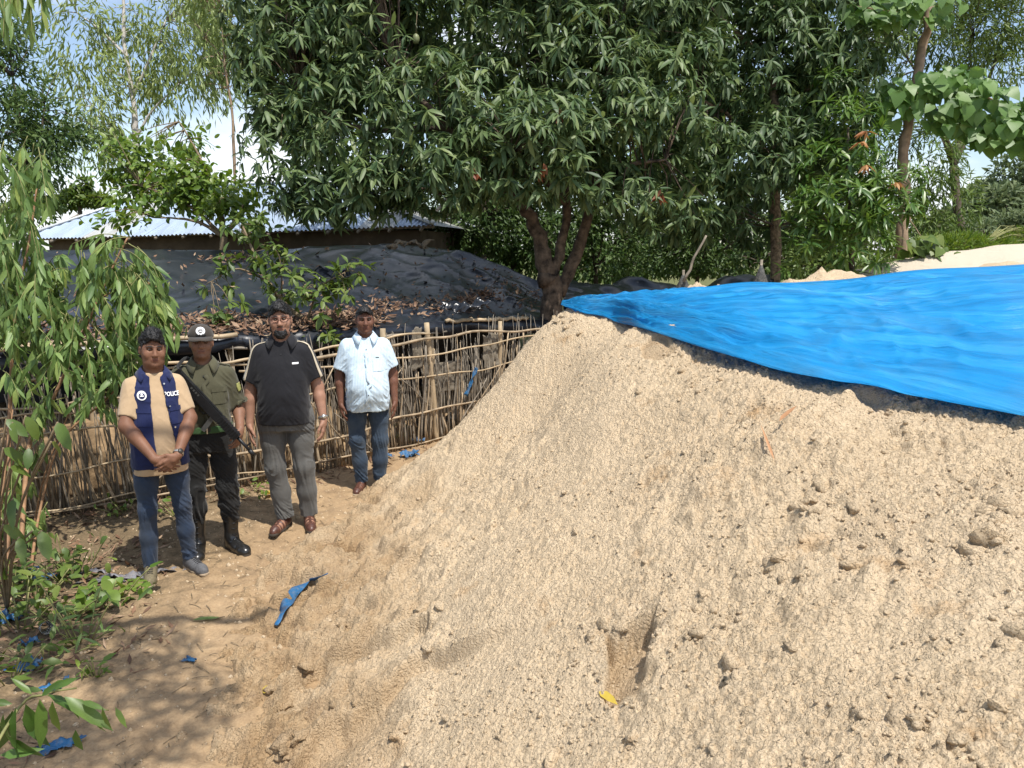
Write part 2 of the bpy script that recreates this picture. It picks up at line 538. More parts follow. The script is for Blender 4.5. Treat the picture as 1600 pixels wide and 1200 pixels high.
def ground_material():
    m, t, b = nodes('dirt_path')
    geo = t.nodes.new('ShaderNodeNewGeometry'); co = geo.outputs['Position']
    big = noise_node(t, 0.9, 6, 0.6, co); mid = noise_node(t, 7, 6, 0.65, co); fine = noise_node(t, 70, 4, 0.7, co)
    base = ramp(t, big.outputs['Fac'], [(0.3, (0.27, 0.175, 0.095)), (0.5, (0.36, 0.24, 0.13)), (0.7, (0.42, 0.30, 0.175))])
    base = mix(t, 0.6, base, ramp(t, mid.outputs['Fac'], [(0.3, (0.15, 0.10, 0.062)), (0.55, (0.37, 0.25, 0.14)), (0.75, (0.48, 0.35, 0.21))]))
    base = mix(t, 0.35, base, ramp(t, fine.outputs['Fac'], [(0.3, (0.13, 0.09, 0.055)), (0.7, (0.46, 0.34, 0.21))]))
    # humus and litter under the trees to the left, grass tones far away
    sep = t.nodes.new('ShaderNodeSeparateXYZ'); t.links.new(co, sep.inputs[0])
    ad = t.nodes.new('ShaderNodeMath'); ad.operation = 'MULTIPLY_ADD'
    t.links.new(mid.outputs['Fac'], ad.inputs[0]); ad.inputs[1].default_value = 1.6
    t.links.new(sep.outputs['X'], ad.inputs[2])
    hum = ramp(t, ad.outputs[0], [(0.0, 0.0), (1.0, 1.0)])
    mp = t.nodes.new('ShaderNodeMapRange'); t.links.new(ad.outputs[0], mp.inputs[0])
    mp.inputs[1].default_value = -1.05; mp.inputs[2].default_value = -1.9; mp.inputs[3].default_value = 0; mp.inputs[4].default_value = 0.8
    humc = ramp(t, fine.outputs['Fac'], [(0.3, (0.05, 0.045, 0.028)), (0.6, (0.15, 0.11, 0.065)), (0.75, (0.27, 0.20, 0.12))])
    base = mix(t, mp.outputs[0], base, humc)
    mp2 = t.nodes.new('ShaderNodeMapRange'); t.links.new(sep.outputs['Y'], mp2.inputs[0])
    mp2.inputs[1].default_value = 11; mp2.inputs[2].default_value = 16; mp2.inputs[3].default_value = 0; mp2.inputs[4].default_value = 0.9
    base = mix(t, mp2.outputs[0], base, ramp(t, mid.outputs['Fac'], [(0.3, (0.05, 0.07, 0.02)), (0.7, (0.14, 0.15, 0.05))]))
    t.links.new(base, b.inputs['Base Color'])
    b.inputs['Roughness'].default_value = 0.95; b.inputs['Specular IOR Level'].default_value = 0.15
    n1 = bump(t, b, mid.outputs['Fac'], 0.4, 0.02)
    bump(t, b, fine.outputs['Fac'], 0.6, 0.008, n1)
    return m
M['dirt'] = ground_material()

gx = spaced((-400, -40, 60), (-40, -8, 4), (-8, -4, 0.2), (-4, -0.6, 0.02), (-0.6, 0.2, 0.1), (0.2, 8, 0.3), (8, 40, 4), (40, 400, 60))
gy = spaced((-60, 0, 10), (0, 1.6, 0.2), (1.6, 7.6, (0.014, 0.026)), (7.6, 16, 0.3), (16, 60, 4), (60, 900, 60))
v, f, a_ = grid_mesh('ground', gx, gy, ground_f)
ground = link('ground', mesh_np('ground', v, f, True, None), M['dirt'], kind='structure')

hx = spaced((-2.3, -1.9, 0.05), (-1.9, 2.8, 0.0072), (2.8, 4.6, 0.04), (4.6, 9.5, 0.15))
hy = spaced((-0.6, 1.35, 0.08), (1.35, 7.2, (0.0064, 0.0135)), (7.2, 8.2, 0.03), (8.2, 11.5, 0.12))
v, f, a_ = grid_mesh('sand_heap', hx, hy, heap_height)
keepv = v[:, 2] > -0.12
kf = keepv[f].all(axis=1)
# under the tarpaulin a coarse sheet is enough
_lo = np.array([heap_hit(u_, v_) for u_, v_ in ((960, 492), (1150, 540), (1350, 580), (1600, 620), (1790, 640))]); _up = np.array([[p_.x * .97, p_.y * .97] for p_ in (at_z(1000, 462, 1.81), at_z(1250, 444, 1.89), at_z(1600, 426, 1.99), at_z(1790, 417, 2.02))])
_pg = np.concatenate([_lo, _up[::-1]])
def _inside(px, py):
    r = np.zeros(px.shape, bool); n_ = len(_pg)
    for a_i in range(n_):
        (x1_, y1_), (x2_, y2_) = _pg[a_i], _pg[(a_i + 1) % n_]
        c_ = ((y1_ > py) != (y2_ > py)) & (px < (x2_ - x1_) * (py - y1_) / (y2_ - y1_ + 1e-12) + x1_)
        r ^= c_
    return r
_ins = _inside(v[:, 0], v[:, 1])
kf &= ~_ins[f].all(axis=1)
f = f[kf]
used = np.zeros(len(v), bool); used[f.ravel()] = True
remap = np.cumsum(used) - 1
HEAP_V = v[used]; f = remap[f]
_cx, _cy = np.meshgrid(np.arange(_pg[:, 0].min() - .1, _pg[:, 0].max() + .1, .07), np.arange(_pg[:, 1].min() - .1, _pg[:, 1].max() + .1, .07))
_i = np.arange(_cx.size).reshape(_cx.shape); _cf = np.stack([_i[:-1, :-1], _i[:-1, 1:], _i[1:, 1:], _i[1:, :-1]], -1).reshape(-1, 4)
_ci = _inside(_cx.ravel(), _cy.ravel()); _cf = _cf[_ci[_cf].any(axis=1)]
_cv = np.stack([_cx.ravel(), _cy.ravel(), heap_base(_cx.ravel(), _cy.ravel()) - .05], -1)
_at = {k: np.r_[q[used], np.zeros(len(_cv)) if k == 'dirt' else np.ones(len(_cv))] for k, q in a_.items()}
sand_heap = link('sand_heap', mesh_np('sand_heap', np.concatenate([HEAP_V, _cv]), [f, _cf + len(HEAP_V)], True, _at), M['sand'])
tag(sand_heap, 'large heap of coarse pale sand sloping across the foreground under the blue tarpaulin', 'sand heap')

def surf_z(x, y):
    """top of whatever lies on the ground here"""
    xa = np.array([float(x)]); ya = np.array([float(y)])
    h = heap_height(xa, ya)[0][0]; g = ground_f(xa, ya)[0][0]
    return max(h, g)

def on_surf(u, v):
    """walk down a line of sight to the ground or the heap"""
    d = ray(u, v)
    ts = np.arange(1.2, 12, 0.01)
    x = d[0] * ts; y = d[1] * ts
    h = np.maximum(heap_height(x, y)[0], ground_f(x, y)[0]) - (CAMZ + d[2] * ts)
    i = int(np.argmax(h > 0))
    t = ts[i]
    return Vector((d[0] * t, d[1] * t, CAMZ + d[2] * t))

# ---- crumbs strewn over the sand (nobody could count them) and the larger clods, one by one
def rock_template(seed, sub=1, rough=0.25):
    bm = bmesh.new(); bmesh.ops.create_icosphere(bm, subdivisions=sub, radius=1.0)
    v = np.array([q.co[:] for q in bm.verts]); f = np.array([[q.index for q in p.verts] for p in bm.faces]); bm.free()
    n = vnoise3(v * 1.3 + seed * 7.7, seed) * rough + vnoise3(v * 3.1 + seed, seed + 3) * rough * 0.5
    return v * (1 + n)[:, None], f

def scatter_rocks(name, n, size, parent, mat, pick, seed, templates=5):
    rg = np.random.default_rng(seed)
    idx = pick(rg, n)
    P = HEAP_V[idx]; vs = []; fs = []; off = 0
    T = [rock_template(seed + k, 1, 0.3) for k in range(templates)]
    T = [(v_[:12] * 1.0, None) for v_, _ in T]
    bm = bmesh.new(); bmesh.ops.create_icosphere(bm, subdivisions=1, radius=1.0)
    f0 = np.array([[q.index for q in p.verts] for p in bm.faces]); bm.free()
    for k in range(templates):
        S = P[k::templates]; m = len(S)
        if m == 0: continue
        tv = rock_template(seed + k, 1, 0.35)[0]
        if len(f0) and f0.max() >= len(tv): continue
        s = rg.gamma(2.0, 0.5, m)[:, None] * (size[1] - size[0]) * 0.5 + size[0]
        ang = rg.uniform(0, 6.28, m); ca, sa = np.cos(ang), np.sin(ang)
        st = rg.uniform(0.7, 1.3, (m, 3))
        L = tv[None] * st[:, None] * s[:, None]
        x = L[..., 0] * ca[:, None] - L[..., 1] * sa[:, None]; y = L[..., 0] * sa[:, None] + L[..., 1] * ca[:, None]
        V = np.stack([x + S[:, 0, None], y + S[:, 1, None], L[..., 2] * 0.8 + S[:, 2, None] + 0.25 * s], -1)
        vs.append(V.reshape(-1, 3)); fs.append((f0[None] + (np.arange(m) * len(tv))[:, None, None]).reshape(-1, 3) + off); off += m * len(tv)
    me = mesh_np(name, np.concatenate(vs), np.concatenate(fs), True)
    return link(name, me, mat, parent, 'stuff')

def pick_crumbs(rg, n):
    w = (HEAP_V[:, 2] > 0.12) & (HEAP_V[:, 1] < 7.0) & (HEAP_V[:, 0] < 2.9) & (HEAP_V[:, 1] > 1.4)
    dens = w * np.clip(fbm2(HEAP_V[:, 0] * 2.5, HEAP_V[:, 1] * 2.5, 3, 141) + 0.25, 0.02, 1) ** 1.5
    return rg.choice(len(HEAP_V), n, p=dens / dens.sum())
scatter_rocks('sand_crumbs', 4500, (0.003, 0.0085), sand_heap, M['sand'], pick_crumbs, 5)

CLOD_SPOTS = [(1290, 765, .045), (1262, 782, .036), (1320, 752, .03), (1335, 792, .028), (1250, 792, .026), (1418, 622, .045), (1395, 634, .028), (1288, 726, .024),
              (1560, 785, .05), (1580, 800, .038), (1535, 800, .03), (1545, 840, .045), (1520, 855, .036), (1220, 872, .042), (1205, 880, .03),
              (1310, 870, .036), (1325, 880, .03), (1415, 880, .026), (1150, 1035, .036), (1152, 1060, .03), (1415, 1118, .05), (1280, 1150, .034), (1355, 1115, .026),
              (1590, 985, .05), (1595, 960, .036), (1100, 930, .026), (1090, 950, .024), (1115, 955, .026), (1095, 985, .03), (1125, 975, .024), (1078, 995, .02),
              (945, 975, .042), (925, 990, .03), (660, 955, .034), (690, 945, .026), (535, 975, .03), (1080, 560, .03), (1064, 556, .026), (1066, 580, .024),
              (1160, 700, .02), (1072, 706, .022), (872, 502, .04), (882, 492, .045), (895, 500, .03), (905, 520, .026), (1000, 612, .026),
              (790, 1150, .03), (760, 1105, .026), (700, 1120, .024), (620, 1150, .034), (635, 1120, .028), (990, 1155, .028), (1120, 1175, .024), (860, 1190, .034),
              (668, 1010, .03), (560, 1095, .03), (520, 1100, .026), (470, 1150, .04), (450, 1100, .03), (425, 1075, .04), (440, 1165, .05), (480, 1040, .034),
              (1470, 1010, .02), (1240, 1010, .02), (1380, 960, .02), (1010, 880, .018), (900, 830, .018), (760, 870, .02), (1500, 1150, .028), (1560, 1100, .022)]
clod_me = []
for k in range(12):
    tv, tf = rock_template(200 + k, 2, 0.62)
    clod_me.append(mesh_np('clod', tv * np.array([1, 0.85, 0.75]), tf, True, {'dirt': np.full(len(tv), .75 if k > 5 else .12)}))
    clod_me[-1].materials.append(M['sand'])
rg = random.Random(3)
for u, v_, s in list(CLOD_SPOTS):
    if s >= .042:
        for q in range(4):
            CLOD_SPOTS.append((u + rg.uniform(-34, 34), v_ + rg.uniform(-6, 34), s * rg.uniform(.28, .6)))
for k, (u, v_, s) in enumerate(CLOD_SPOTS):
    p = on_surf(u, v_)
    o = link('clod', clod_me[k % 6 + (6 if u < 570 else 0)], None, sand_heap)
    s *= rg.uniform(0.9, 1.45)
    o.location = (p.x, p.y, p.z - s * 0.15); o.scale = (s, s * rg.uniform(.7, 1.1), s * rg.uniform(.6, .95))
    o.rotation_euler = (rg.uniform(-.5, .5), rg.uniform(-.5, .5), rg.uniform(0, 6.28))

# ---- the lower, sun-bleached bank of sand behind on the right
def bank_f(X, Y):
    ridge = np.exp(-((Y - 11.2 + 0.10 * (X - 6)) / 1.5) ** 2)
    top = 1.52 + 0.80 * sstep(2.2, 7.6, X) + 0.25 * sstep(9, 14, X)
    h = -0.3 + (top + 0.3) * ridge * sstep(1.6, 3.8, X) + 0.03 * fbm2(X * 2, Y * 2, 4, 301)
    return h, np.zeros_like(X), np.ones_like(X)
v, f, a_ = grid_mesh('pale_sand_bank', spaced((1.6, 14, 0.06)), spaced((8.2, 14.5, 0.07)), bank_f)
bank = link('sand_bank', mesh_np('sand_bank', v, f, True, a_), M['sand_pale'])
tag(bank, 'smooth whitish sand bank rising behind the blue tarpaulin at the right edge', 'sand bank')
# ================================================================== tarpaulin, fence, sheds
def plastic(name, c, rough, trans=0.0, wr=(3, 40), bstr=0.5, dust=0.25, dustc=(0.45, 0.42, 0.38), stretch=(1, 1, 1)):
    m, t, b = nodes(name)
    geo = t.nodes.new('ShaderNodeNewGeometry')
    mp = t.nodes.new('ShaderNodeMapping'); mp.inputs['Scale'].default_value = stretch
    t.links.new(geo.outputs['Position'], mp.inputs['Vector'])
    co = mp.outputs['Vector']
    n1 = noise_node(t, wr[0], 6, 0.6, co, 0.6); n2 = noise_node(t, wr[1], 4, 0.6, co, 0.3)
    base = ramp(t, n1.outputs['Fac'], [(0.3, tuple(x * 0.8 for x in c)), (0.7, tuple(min(1, x * 1.15) for x in c))])
    df = ramp(t, n2.outputs['Fac'], [(0.45, 0.0), (0.8, dust)])
    base = mix(t, df, base, dustc)
    t.links.new(base, b.inputs['Base Color'])
    b.inputs['Roughness'].default_value = rough
    b.inputs['Specular IOR Level'].default_value = 0.5
    q = bump(t, b, n1.outputs['Fac'], bstr, 0.06)
    bump(t, b, n2.outputs['Fac'], bstr * 0.6, 0.006, q)
    if trans:
        tr = t.nodes.new('ShaderNodeBsdfTranslucent'); t.links.new(base, tr.inputs['Color'])
        ms = t.nodes.new('ShaderNodeMixShader'); ms.inputs[0].default_value = trans
        t.links.new(b.outputs[0], ms.inputs[1]); t.links.new(tr.outputs[0], ms.inputs[2])
        t.links.new(ms.outputs[0], t.nodes['Material Output'].inputs['Surface'])
    return m
def tarp_material():
    m, t, b = nodes('blue_tarpaulin')
    def vec(ks, kt, shear):
        c = t.nodes.new('ShaderNodeCombineXYZ')
        a1 = t.nodes.new('ShaderNodeMath'); a1.operation = 'MULTIPLY'; a1.inputs[1].default_value = ks; t.links.new(attr(t, 'along'), a1.inputs[0])
        a2 = t.nodes.new('ShaderNodeMath'); a2.operation = 'MULTIPLY'; a2.inputs[1].default_value = kt; t.links.new(attr(t, 'across'), a2.inputs[0])
        a3 = t.nodes.new('ShaderNodeMath'); a3.operation = 'MULTIPLY_ADD'; a3.inputs[1].default_value = shear; t.links.new(attr(t, 'along'), a3.inputs[0]); t.links.new(a2.outputs[0], a3.inputs[2])
        t.links.new(a1.outputs[0], c.inputs[0]); t.links.new(a3.outputs[0], c.inputs[1])
        return c.outputs[0]
    n1 = noise_node(t, 1.0, 6, .62, vec(4, 34, 8), .5); n2 = noise_node(t, 1.0, 5, .65, vec(8, 130, 34), .3); n3 = noise_node(t, 1.0, 4, .6, vec(9, 9, 0), .5)
    base = ramp(t, n1.outputs['Fac'], [(.3, (.004, .26, .62)), (.5, (.012, .37, .78)), (.7, (.06, .49, .86))])
    base = mix(t, ramp(t, n3.outputs['Fac'], [(.48, 0.), (.75, .45)]), base, (.10, .30, .50))
    t.links.new(base, b.inputs['Base Color']); b.inputs['Roughness'].default_value = .36; b.inputs['Specular IOR Level'].default_value = .45
    q = bump(t, b, n1.outputs['Fac'], .8, .05); bump(t, b, n2.outputs['Fac'], .8, .016, q)
    tr = t.nodes.new('ShaderNodeBsdfTranslucent'); t.links.new(base, tr.inputs['Color'])
    ms = t.nodes.new('ShaderNodeMixShader'); ms.inputs[0].default_value = .4
    t.links.new(b.outputs[0], ms.inputs[1]); t.links.new(tr.outputs[0], ms.inputs[2]); t.links.new(ms.outputs[0], t.nodes['Material Output'].inputs['Surface'])
    return m
M['blue'] = tarp_material()
M['blue_scrap'] = plastic('blue_plastic_scrap', (0.03, 0.17, 0.38), 0.45, 0.25, (8, 30), 0.6, 0.75, (0.30, 0.27, 0.22))
M['black_plastic'] = plastic('black_plastic', (0.013, 0.016, 0.023), 0.28, 0.0, (0.7, 6), 0.25, 0.16, (0.08, 0.076, 0.072))
M['net'] = plastic('dark_net', (0.05, 0.052, 0.05), 0.8, 0.15, (5, 60), 0.5, 0.4)
M['sack'] = plastic('grey_sacking', (0.24, 0.205, 0.155), 0.9, 0.25, (5, 50), 0.6, 0.6, (0.28, 0.25, 0.2))

low_px = [(876, 477, 1.745), (905, 489, 1.715), (960, 501, 1.69), (1000, 512, 1.68), (1060, 531, 1.665), (1150, 560, 1.64), (1250, 584, 1.625), (1350, 604, 1.61), (1450, 621, 1.595), (1600, 647, 1.575), (1780, 676, 1.55)]
top_px = [(880, 469, 1.765), (915, 467, 1.78), (960, 463, 1.80), (1000, 459, 1.815), (1060, 457, 1.83), (1150, 450, 1.86), (1250, 441, 1.90), (1350, 436, 1.93), (1450, 430, 1.96), (1600, 423, 2.00), (1780, 414, 2.03)]
def hem_point(u, v, lift):
    d = ray(u, v); ts = np.arange(2.0, 9, 0.005)
    h = heap_base(d[0] * ts, d[1] * ts) + lift - (CAMZ + d[2] * ts)
    k = int(np.argmax(h > 0)); t = ts[k] if h[k] > 0 else 6.6
    return at(u, v, t)
LIFT = [.015, .02, .03, .035, .045, .075, .085, .08, .08, .08, .08]
lo = bend([hem_point(p[0], p[1], l) for p, l in zip(low_px, LIFT)], 240); up_ = bend([at_z(*p) for p in top_px], 240)
nt = 90
tt = np.linspace(0, 1, nt)
S_, T_ = np.meshgrid(np.arange(240) / 239.0, tt, indexing='ij')
Pt = lo[:, None, :] * (1 - T_[..., None]) + up_[:, None, :] * T_[..., None]
prof = 1 - (1 - T_) ** 2.3
zl = lo[:, 2][:, None]; zu = up_[:, 2][:, None]
z = zl + (zu - zl) * prof
hb = heap_base(Pt[..., 0], Pt[..., 1])
env = np.clip(T_ * 8, 0, 1) * np.clip((1 - T_) * 6, 0, 1) * np.clip(S_ * 10, 0.15, 1)
warp = 0.35 * vnoise2(S_ * 5, T_ * 2, 5)
fold = 0.028 * vnoise2(S_ * 7 + warp + T_ * 2.2, T_ * 9 + S_ * 3.0 + warp, 7) + 0.016 * (1 - 2 * np.abs(vnoise2(S_ * 9 + T_ * 3, T_ * 17 + S_ * 5 + warp * 2, 9))) + 0.007 * (1 - 2 * np.abs(vnoise2(S_ * 26 + T_ * 6, T_ * 40 + S_ * 12 + warp * 3, 11)))
z = np.maximum(z, hb + 0.03 + 0.04 * T_) + 1.7 * fold * env
# belly near the lower edge, pulled taut along the hem
z -= 0.02 * np.exp(-((T_ - 0.16) / 0.07) ** 2) * np.clip(S_ * 3, 0, 1)
hem = 0.012 * vnoise2(S_ * 14, T_ * 0, 23) * np.exp(-(T_ / 0.05) ** 2)
V = np.stack([Pt[..., 0], Pt[..., 1], z + hem], -1)
i = np.arange(240 * nt).reshape(240, nt)
fq = np.stack([i[:-1, :-1], i[1:, :-1], i[1:, 1:], i[:-1, 1:]], -1).reshape(-1, 4)
tarp = link('tarpaulin', mesh_np('tarpaulin', V.reshape(-1, 3), fq, True, {'along': S_.ravel(), 'across': T_.ravel()}), M['blue'])
tag(tarp, 'bright blue plastic tarpaulin spread wrinkled over the top of the sand heap', 'tarpaulin')
md = tarp.modifiers.new('thick', 'SOLIDIFY'); md.thickness = 0.0015

# ---- fence of thin sticks
M['stick'] = mat_plain('dry_stick', (0.34, 0.26, 0.17), 0.85, 0.45, 9, 0.4, 0.004)
M['stick_grey'] = mat_plain('grey_stick', (0.24, 0.205, 0.16), 0.9, 0.45, 9, 0.4, 0.004)
M['bamboo'] = mat_plain('dry_bamboo', (0.42, 0.32, 0.20), 0.7, 0.35, 5, 0.25, 0.004)
FENCE = bend([(-6.0, 4.6), (-4.9, 5.35), (-3.88, 6.02), (-2.75, 6.72), (-1.78, 7.45), (-0.95, 8.45), (0.0, 9.55), (1.0, 10.7)], 160)
FL = np.r_[0, np.cumsum(np.linalg.norm(np.diff(FENCE, axis=0), axis=1))]
def fpos(s, off=0.0):
    x = np.interp(s, FL, FENCE[:, 0]); y = np.interp(s, FL, FENCE[:, 1])
    e = 0.05
    dx = np.interp(s + e, FL, FENCE[:, 0]) - np.interp(s - e, FL, FENCE[:, 0]); dy = np.interp(s + e, FL, FENCE[:, 1]) - np.interp(s - e, FL, FENCE[:, 1])
    L = math.hypot(dx, dy) + 1e-9
    return np.array([x + dy / L * off, y - dx / L * off]), np.array([dx / L, dy / L])
def fground(p):
    return float(ground_z(np.array([p[0]]), np.array([p[1]]))[0])
f0, _ = fpos(FL[-1] * 0.5)
fence = empty('stick_fence', (f0[0], f0[1], 0))
tag(fence, 'rickety fence of thin dry sticks and bamboo rails behind the four people', 'fence')
def fpart(name, mb, mat):
    o = mb.build(name, mat, None)
    o.data.transform(Matrix.Translation((-f0[0], -f0[1], 0))); o.parent = fence
    return o
rg = random.Random(11)
stick_me = []
for k in range(7):
    mb = MB()
    pts = bend([(0, 0, 0), (rg.uniform(-.02, .02), rg.uniform(-.015, .015), .35), (rg.uniform(-.025, .025), rg.uniform(-.02, .02), .7), (rg.uniform(-.03, .03), 0, 1)], 7, 0.004, k)
    mb.tube(pts, np.linspace(0.009, 0.005, 7) * rg.uniform(.8, 1.2), 5)
    me = mb.mesh('stick'); me.materials.append(M['stick'] if k % 3 else M['stick_grey']); stick_me.append(me)
n_stick = 0; extra = MB()
s = 1.0
while s < FL[-1] - 0.1:
    p, d = fpos(s, rg.uniform(-.025, .03))
    far = s / FL[-1]
    h = rg.choice([1.18, 1.10, 1.0, 0.95, 0.6]) * rg.uniform(.85, 1.12)
    if rg.random() < 0.1: h *= 0.5
    o = link('stick', stick_me[rg.randrange(7)], None, fence)
    o.location = (p[0] - f0[0], p[1] - f0[1], fground(p) - 0.02)
    lean = rg.gauss(0.0, 0.10) - (0.10 if s < 4.2 else 0.02)
    yaw = math.atan2(d[1], d[0])
    o.rotation_euler = Euler((rg.gauss(0, 0.05), lean, yaw + rg.choice([0, math.pi]) * 0), 'XYZ')
    th = rg.uniform(0.8, 1.6)
    o.scale = (th, th, h)
    s += rg.uniform(0.015, 0.047)
brush = MB()
for k in range(620):
    s = rg.uniform(0.9, FL[-1] - 0.2); p, d = fpos(s, rg.uniform(-.05, .02)); g = fground(p); hh = rg.uniform(.45, 1.38); le = rg.gauss(-.03, .09) * hh; r_ = rg.uniform(.0035, .0065)
    brush.tube([(p[0], p[1], g), (p[0] + d[0] * le * .4 + rg.gauss(0, .012), p[1] + d[1] * le * .4 + rg.gauss(0, .012), g + hh * .5), (p[0] + d[0] * le, p[1] + d[1] * le, g + hh)], [r_, r_ * .9, r_ * .5], 4)
fpart('brush_infill', brush, M['stick_grey'])['kind'] = 'stuff'
for k in range(26):
    s = rg.uniform(1.2, FL[-1] - 0.8)
    p, d = fpos(s, rg.choice([-.04, .045]))
    o = link('stick', stick_me[rg.randrange(7)], None, fence)
    o.location = (p[0] - f0[0], p[1] - f0[1], fground(p) + rg.uniform(0, .3))
    o.rotation_euler = Euler((rg.gauss(0, 0.06), rg.choice([-1, 1]) * rg.uniform(.35, .9), math.atan2(d[1], d[0])), 'XYZ')
    o.scale = (1.0, 1.0, rg.uniform(.6, 1.1))
for j, (zz, s0, s1, r0, off) in enumerate([(0.07, 0.6, 8.6, .012, .03), (0.10, 1.5, 4.6, .009, .05), (0.36, 0.5, 3.9, .011, .035), (0.36, 3.7, 9.2, .014, .04), (0.70, 1.0, 4.4, .012, .03), (0.78, 4.0, 9.3, .011, .04),
                                            (0.97, 0.4, 4.2, .012, .04), (1.03, 4.2, 9.4, .012, .045), (1.14, 0.5, 5.0, .014, .05), (1.17, 4.4, 9.4, .018, .05), (1.22, 3.0, 6.4, .016, .07), (0.86, 0.5, 2.9, .012, .05)]):
    mb = MB()
    pts = []
    for s in np.linspace(s0, s1, 14):
        p, d = fpos(s, off + rg.uniform(-.008, .008))
        pts.append((p[0], p[1], fground(p) + zz + rg.uniform(-.022, .022) + 0.03 * math.sin(s * 1.7 + j)))
    mb.tube(bend(pts, 40), np.linspace(r0, r0 * .7, 40), 6)
    fpart('rail', mb, M['bamboo'] if j % 3 else M['stick'])
for s, h, lean, r in [(1.6, 1.25, .02, .022), (3.35, 1.3, -.03, .03), (4.72, 1.34, .0, .03), (5.75, 1.34, .02, .034), (6.55, 1.36, -.14, .034), (7.6, 1.3, .03, .03), (8.7, 1.3, 0, .03)]:
    p, d = fpos(s, 0.0); g = fground(p)
    mb = MB()
    mb.tube(bend([(p[0], p[1], g - .1), (p[0] + d[0] * lean * .5, p[1] + d[1] * lean * .5, g + h / 2), (p[0] + d[0] * lean, p[1] + d[1] * lean, g + h)], 9, 0.004, int(s * 10)), np.linspace(r, r * .85, 9), 8)
    fpart('post', mb, M['bamboo'])

def cloth(name, c, du, dv, w, h, mat, label, cat, nu=26, nv=26, amp=0.04, seed=0, rag=0.0, group=None, sag=0.0):
    """a hanging or lying scrap: centre c, unit axes du, dv"""
    rg = np.random.default_rng(seed)
    du = np.array(du, float); dv = np.array(dv, float); nn = np.cross(du, dv)
    a, b = np.meshgrid(np.linspace(-.5, .5, nu), np.linspace(-.5, .5, nv), indexing='ij')
    ed = rag * vnoise2(a * 6 + seed, b * 6, seed) * (np.abs(a) + np.abs(b))
    X = a * w * (1 + ed); Y = b * h * (1 + ed)
    zz = amp * (vnoise2(a * 7 + seed, b * 2.5, seed + 1) + 0.6 * vnoise2(a * 13 + b * 5, b * 9 + seed, seed + 2)) - sag * (a * a) * 4
    V = np.array(c)[None, None] + X[..., None] * du + Y[..., None] * dv + zz[..., None] * nn
    i = np.arange(nu * nv).reshape(nu, nv)
    f = np.stack([i[:-1, :-1], i[1:, :-1], i[1:, 1:], i[:-1, 1:]], -1)
    keep = np.ones(f.shape[:2], bool)
    if rag >= .3:
        cn = vnoise2(a * 5 + seed * 3, b * 5, seed + 9)[:-1, :-1]
        edge = np.maximum(np.abs(a), np.abs(b))[:-1, :-1]
        keep = ~((edge > 0.36) & (cn > 0.15))
    vv = V.reshape(-1, 3); c0 = vv.mean(0)
    o = link(name, mesh_np(name, vv - c0, f[keep].reshape(-1, 4)), mat)
    o.location = c0
    md = o.modifiers.new('thick', 'SOLIDIFY'); md.thickness = 0.0015
    if label:
        tag(o, label, cat, group)
    return o

def on_fence(u, v, off=0.06):
    best = None
    for s in np.linspace(0.5, FL[-1] - .2, 300):
        p, d = fpos(s, off)
        t = p[1] / ray(u, v)[1]
        e = abs(t * ray(u, v)[0] - p[0])
        if best is None or e < best[0]:
            best = (e, p, d, CAMZ + ray(u, v)[2] * t)
    return (best[1][0], best[1][1], best[3]), (best[2][0], best[2][1], 0)
c, d = on_fence(652, 545, .02); cloth('torn_cloth', c, d, (0, 0, 1), .16, .45, M['sack'], 'ragged brown sacking hung on the fence nearest the light blue shirt', 'cloth', seed=1, rag=.15, amp=.012)
c, d = on_fence(690, 590, -.01); cloth('torn_cloth', c, d, (0, 0, 1), .62, .34, M['sack'], 'sagging grey plastic sheet low on the fence between two posts', 'cloth', seed=2, rag=.1, amp=.02)
c, d = on_fence(770, 548, .0); cloth('torn_cloth', c, d, (0, 0, 1), .34, .40, M['sack'], 'torn grey sacking on the fence next to the sand heap', 'cloth', seed=3, rag=.15, amp=.014)
c, d = on_fence(660, 690, -.25); cloth('torn_cloth', c, d, (0, 0, 1), 1.1, .55, M['net'], 'dark net standing low behind the fence sticks', 'cloth', seed=4, rag=.3, amp=.03)
c, d = on_fence(737, 596, .08); cloth('plastic_strip', c, (d[0] * .5, d[1] * .5, .86), (d[0] * .86, d[1] * .86, -.5), .36, .05, M['blue_scrap'], 'thin torn blue plastic strip tied diagonally on the fence', 'plastic strip', 16, 5, .015, 5)

# ---- earth bank behind the left half of the fence
rows = []
for s in np.linspace(0.0, 5.6, 90):
    top = 0.62 - 0.05 * max(0, s - 3.0) + 0.05 * math.sin(s * 2.3) + 0.05 * math.sin(s * 6.1)
    rows.append([np.r_[fpos(s, -o_)[0], z_] for o_, z_ in [(.42, -.1), (.46, .2), (.52, top * .62), (.58, top * .92), (.75, top), (1.2, top * 1.02), (1.7, top), (2.4, top)]])
V = np.array(rows)
V[..., 0] += 0.05 * fbm2(V[..., 0] * 5 + V[..., 2] * 3, V[..., 1] * 5, 3, 3); V[..., 1] += 0.06 * fbm2(V[..., 0] * 6, V[..., 2] * 6, 3, 8)
i = np.arange(90 * 8).reshape(90, 8)
f = np.stack([i[:-1, :-1], i[1:, :-1], i[1:, 1:], i[:-1, 1:]], -1).reshape(-1, 4)
M['mud'] = mat_plain('dry_mud', (0.22, 0.15, 0.085), 0.95, 0.7, 7, 0.9, 0.03, 0, 0.1)
o = link('earth_bank', mesh_np('earth_bank', V.reshape(-1, 3), f), M['mud'], kind='structure')

